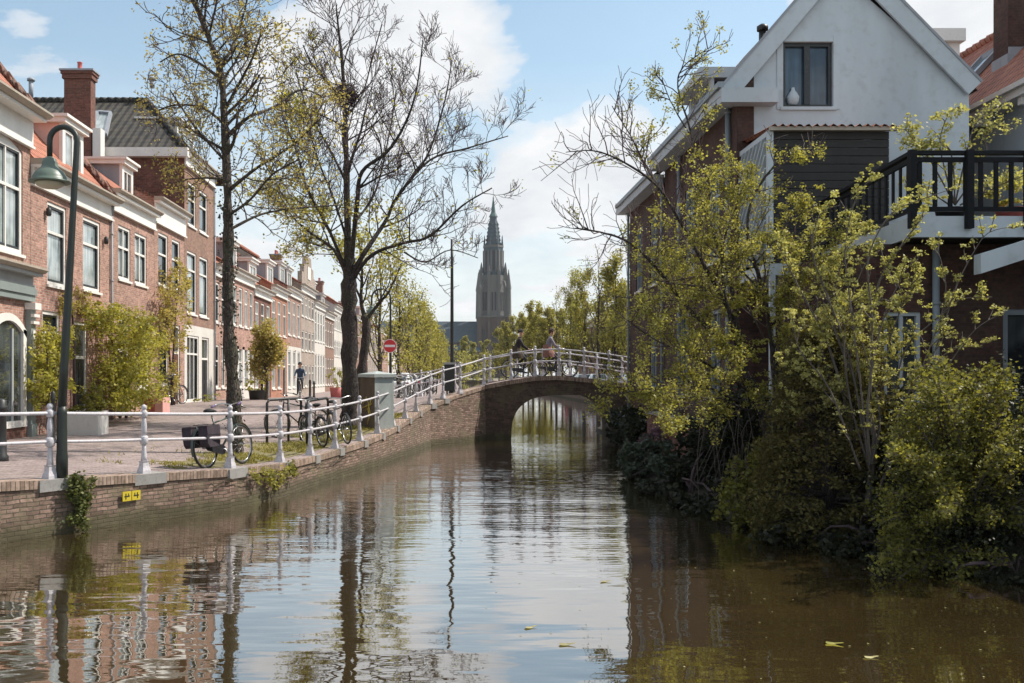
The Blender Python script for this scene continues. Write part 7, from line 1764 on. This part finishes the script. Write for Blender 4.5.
# ------------------------------------------------------------------ sky, sun, camera
SUN_EL = 52.0; SUN_AZ = 73.0       # clockwise from +Y towards +X
w = bpy.data.worlds.new("World"); scene.world = w; w.use_nodes = True; nt = w.node_tree; bg = nt.nodes['Background']
sky = nt.nodes.new('ShaderNodeTexSky'); sky.sky_type = 'NISHITA'; sky.sun_disc = False; sky.sun_elevation = R(SUN_EL); sky.sun_rotation = R(SUN_AZ); sky.air_density = 1.0; sky.dust_density = 1.2; sky.ozone_density = 1.0
tc = nt.nodes.new('ShaderNodeTexCoord'); sp = nt.nodes.new('ShaderNodeSeparateXYZ'); L(nt, tc.outputs['Generated'], sp.inputs[0])
zc = N(nt, 'ShaderNodeMath', operation='MAXIMUM'); L(nt, sp.outputs[2], zc.inputs[0]); zc.inputs[1].default_value = 0.0
za = N(nt, 'ShaderNodeMath', operation='ADD'); L(nt, zc.outputs[0], za.inputs[0]); za.inputs[1].default_value = .16
dv = []
for i in (0, 1):
    q = N(nt, 'ShaderNodeMath', operation='DIVIDE'); L(nt, sp.outputs[i], q.inputs[0]); L(nt, za.outputs[0], q.inputs[1]); dv.append(q)
cb = nt.nodes.new('ShaderNodeCombineXYZ'); L(nt, dv[0].outputs[0], cb.inputs[0]); L(nt, dv[1].outputs[0], cb.inputs[1])
mp = N(nt, 'ShaderNodeMapping'); mp.inputs['Location'].default_value = (CLOUD_X if 'CLOUD_X' in globals() else 3.1, 1.7, 0); mp.inputs['Scale'].default_value = (1.15, .8, 1); L(nt, cb.outputs[0], mp.inputs['Vector'])
n1 = noise(nt, mp.outputs[0], 1.7, 10, .58); n1.inputs['Distortion'].default_value = .35
n2 = noise(nt, mp.outputs[0], .42, 4, .5)
ad = N(nt, 'ShaderNodeMath', operation='MULTIPLY_ADD'); L(nt, n2.outputs[0], ad.inputs[0]); ad.inputs[1].default_value = .75; L(nt, n1.outputs[0], ad.inputs[2])
bias = ad.outputs[0]
for cx_, cy_, rr_, am in ((345, 95, .19, .22), (430, 60, .10, .17), (590, 165, .11, .26), (640, 110, .06, .10), (40, 60, .08, .08), (960, 20, .14, .25), (560, 40, .13, -.2), (660, 40, .10, -.20), (170, 40, .13, -.22), (470, 150, .05, -.05), (250, 10, .05, .1)):
    dv_ = V(((cx_-VX)/F, 1, -(cy_-VY)/F)).normalized()
    ds = N(nt, 'ShaderNodeVectorMath', operation='DISTANCE'); nv = N(nt, 'ShaderNodeVectorMath', operation='NORMALIZE'); L(nt, tc.outputs['Generated'], nv.inputs[0]); L(nt, nv.outputs[0], ds.inputs[0]); ds.inputs[1].default_value = dv_
    mr_ = N(nt, 'ShaderNodeMapRange', interpolation_type='SMOOTHSTEP'); L(nt, ds.outputs['Value'], mr_.inputs['Value']); mr_.inputs['From Min'].default_value = 0; mr_.inputs['From Max'].default_value = rr_*1.3; mr_.inputs['To Min'].default_value = am; mr_.inputs['To Max'].default_value = 0
    a_ = N(nt, 'ShaderNodeMath', operation='ADD'); L(nt, bias, a_.inputs[0]); L(nt, mr_.outputs[0], a_.inputs[1]); bias = a_.outputs[0]
mask = ramp(nt, bias, [(.85, 0), (.89, .6), (.98, 1)])
hz = ramp(nt, sp.outputs[2], [(.0, .95), (.15, .66), (.30, .15), (.6, .05)])
mx = N(nt, 'ShaderNodeMath', operation='MAXIMUM'); L(nt, mask, mx.inputs[0]); L(nt, hz, mx.inputs[1])
n3 = noise(nt, mp.outputs[0], 3.2, 6)
cloudc = ramp(nt, n3.outputs[0], [(.25, (4.3, 4.5, 4.75)), (.7, (5.7, 5.75, 5.8))])
skyc = mixc(nt, 1.0, sky.outputs[0], (1.0, 1.10, 1.0), 'MULTIPLY')
n3c = mixc(nt, mx.outputs[0], skyc, cloudc)
L(nt, n3c, bg.inputs[0]); bg.inputs[1].default_value = .145
sd = bpy.data.lights.new('sun', 'SUN'); sd.energy = 4.9; sd.angle = R(.55); sd.color = (1, .93, .83)
so = bpy.data.objects.new('sun', sd); col.objects.link(so)
S_ = V((math.sin(R(SUN_AZ))*math.cos(R(SUN_EL)), math.cos(R(SUN_AZ))*math.cos(R(SUN_EL)), math.sin(R(SUN_EL))))
so.rotation_euler = S_.to_track_quat('Z', 'Y').to_euler(); so.location = (20, 20, 30)
cam = bpy.data.cameras.new('camera'); co_ = bpy.data.objects.new('camera', cam); col.objects.link(co_); scene.camera = co_
co_.location = (0, 0, EYE); co_.rotation_euler = (R(90), 0, 0); cam.sensor_width = 36; cam.lens = F/1024*36; cam.shift_x = (512-VX)/1024; cam.shift_y = (VY-341.5)/1024; cam.clip_start = .1; cam.clip_end = 5000
vs = scene.view_settings; scene.display_settings.display_device = 'sRGB'; vs.view_transform = 'Standard'; vs.look = 'None'; vs.exposure = 0.3; vs.gamma = 1; vs.use_curve_mapping = False
scene.cycles.max_bounces = 8; scene.cycles.transparent_max_bounces = 8; scene.cycles.use_denoising = True
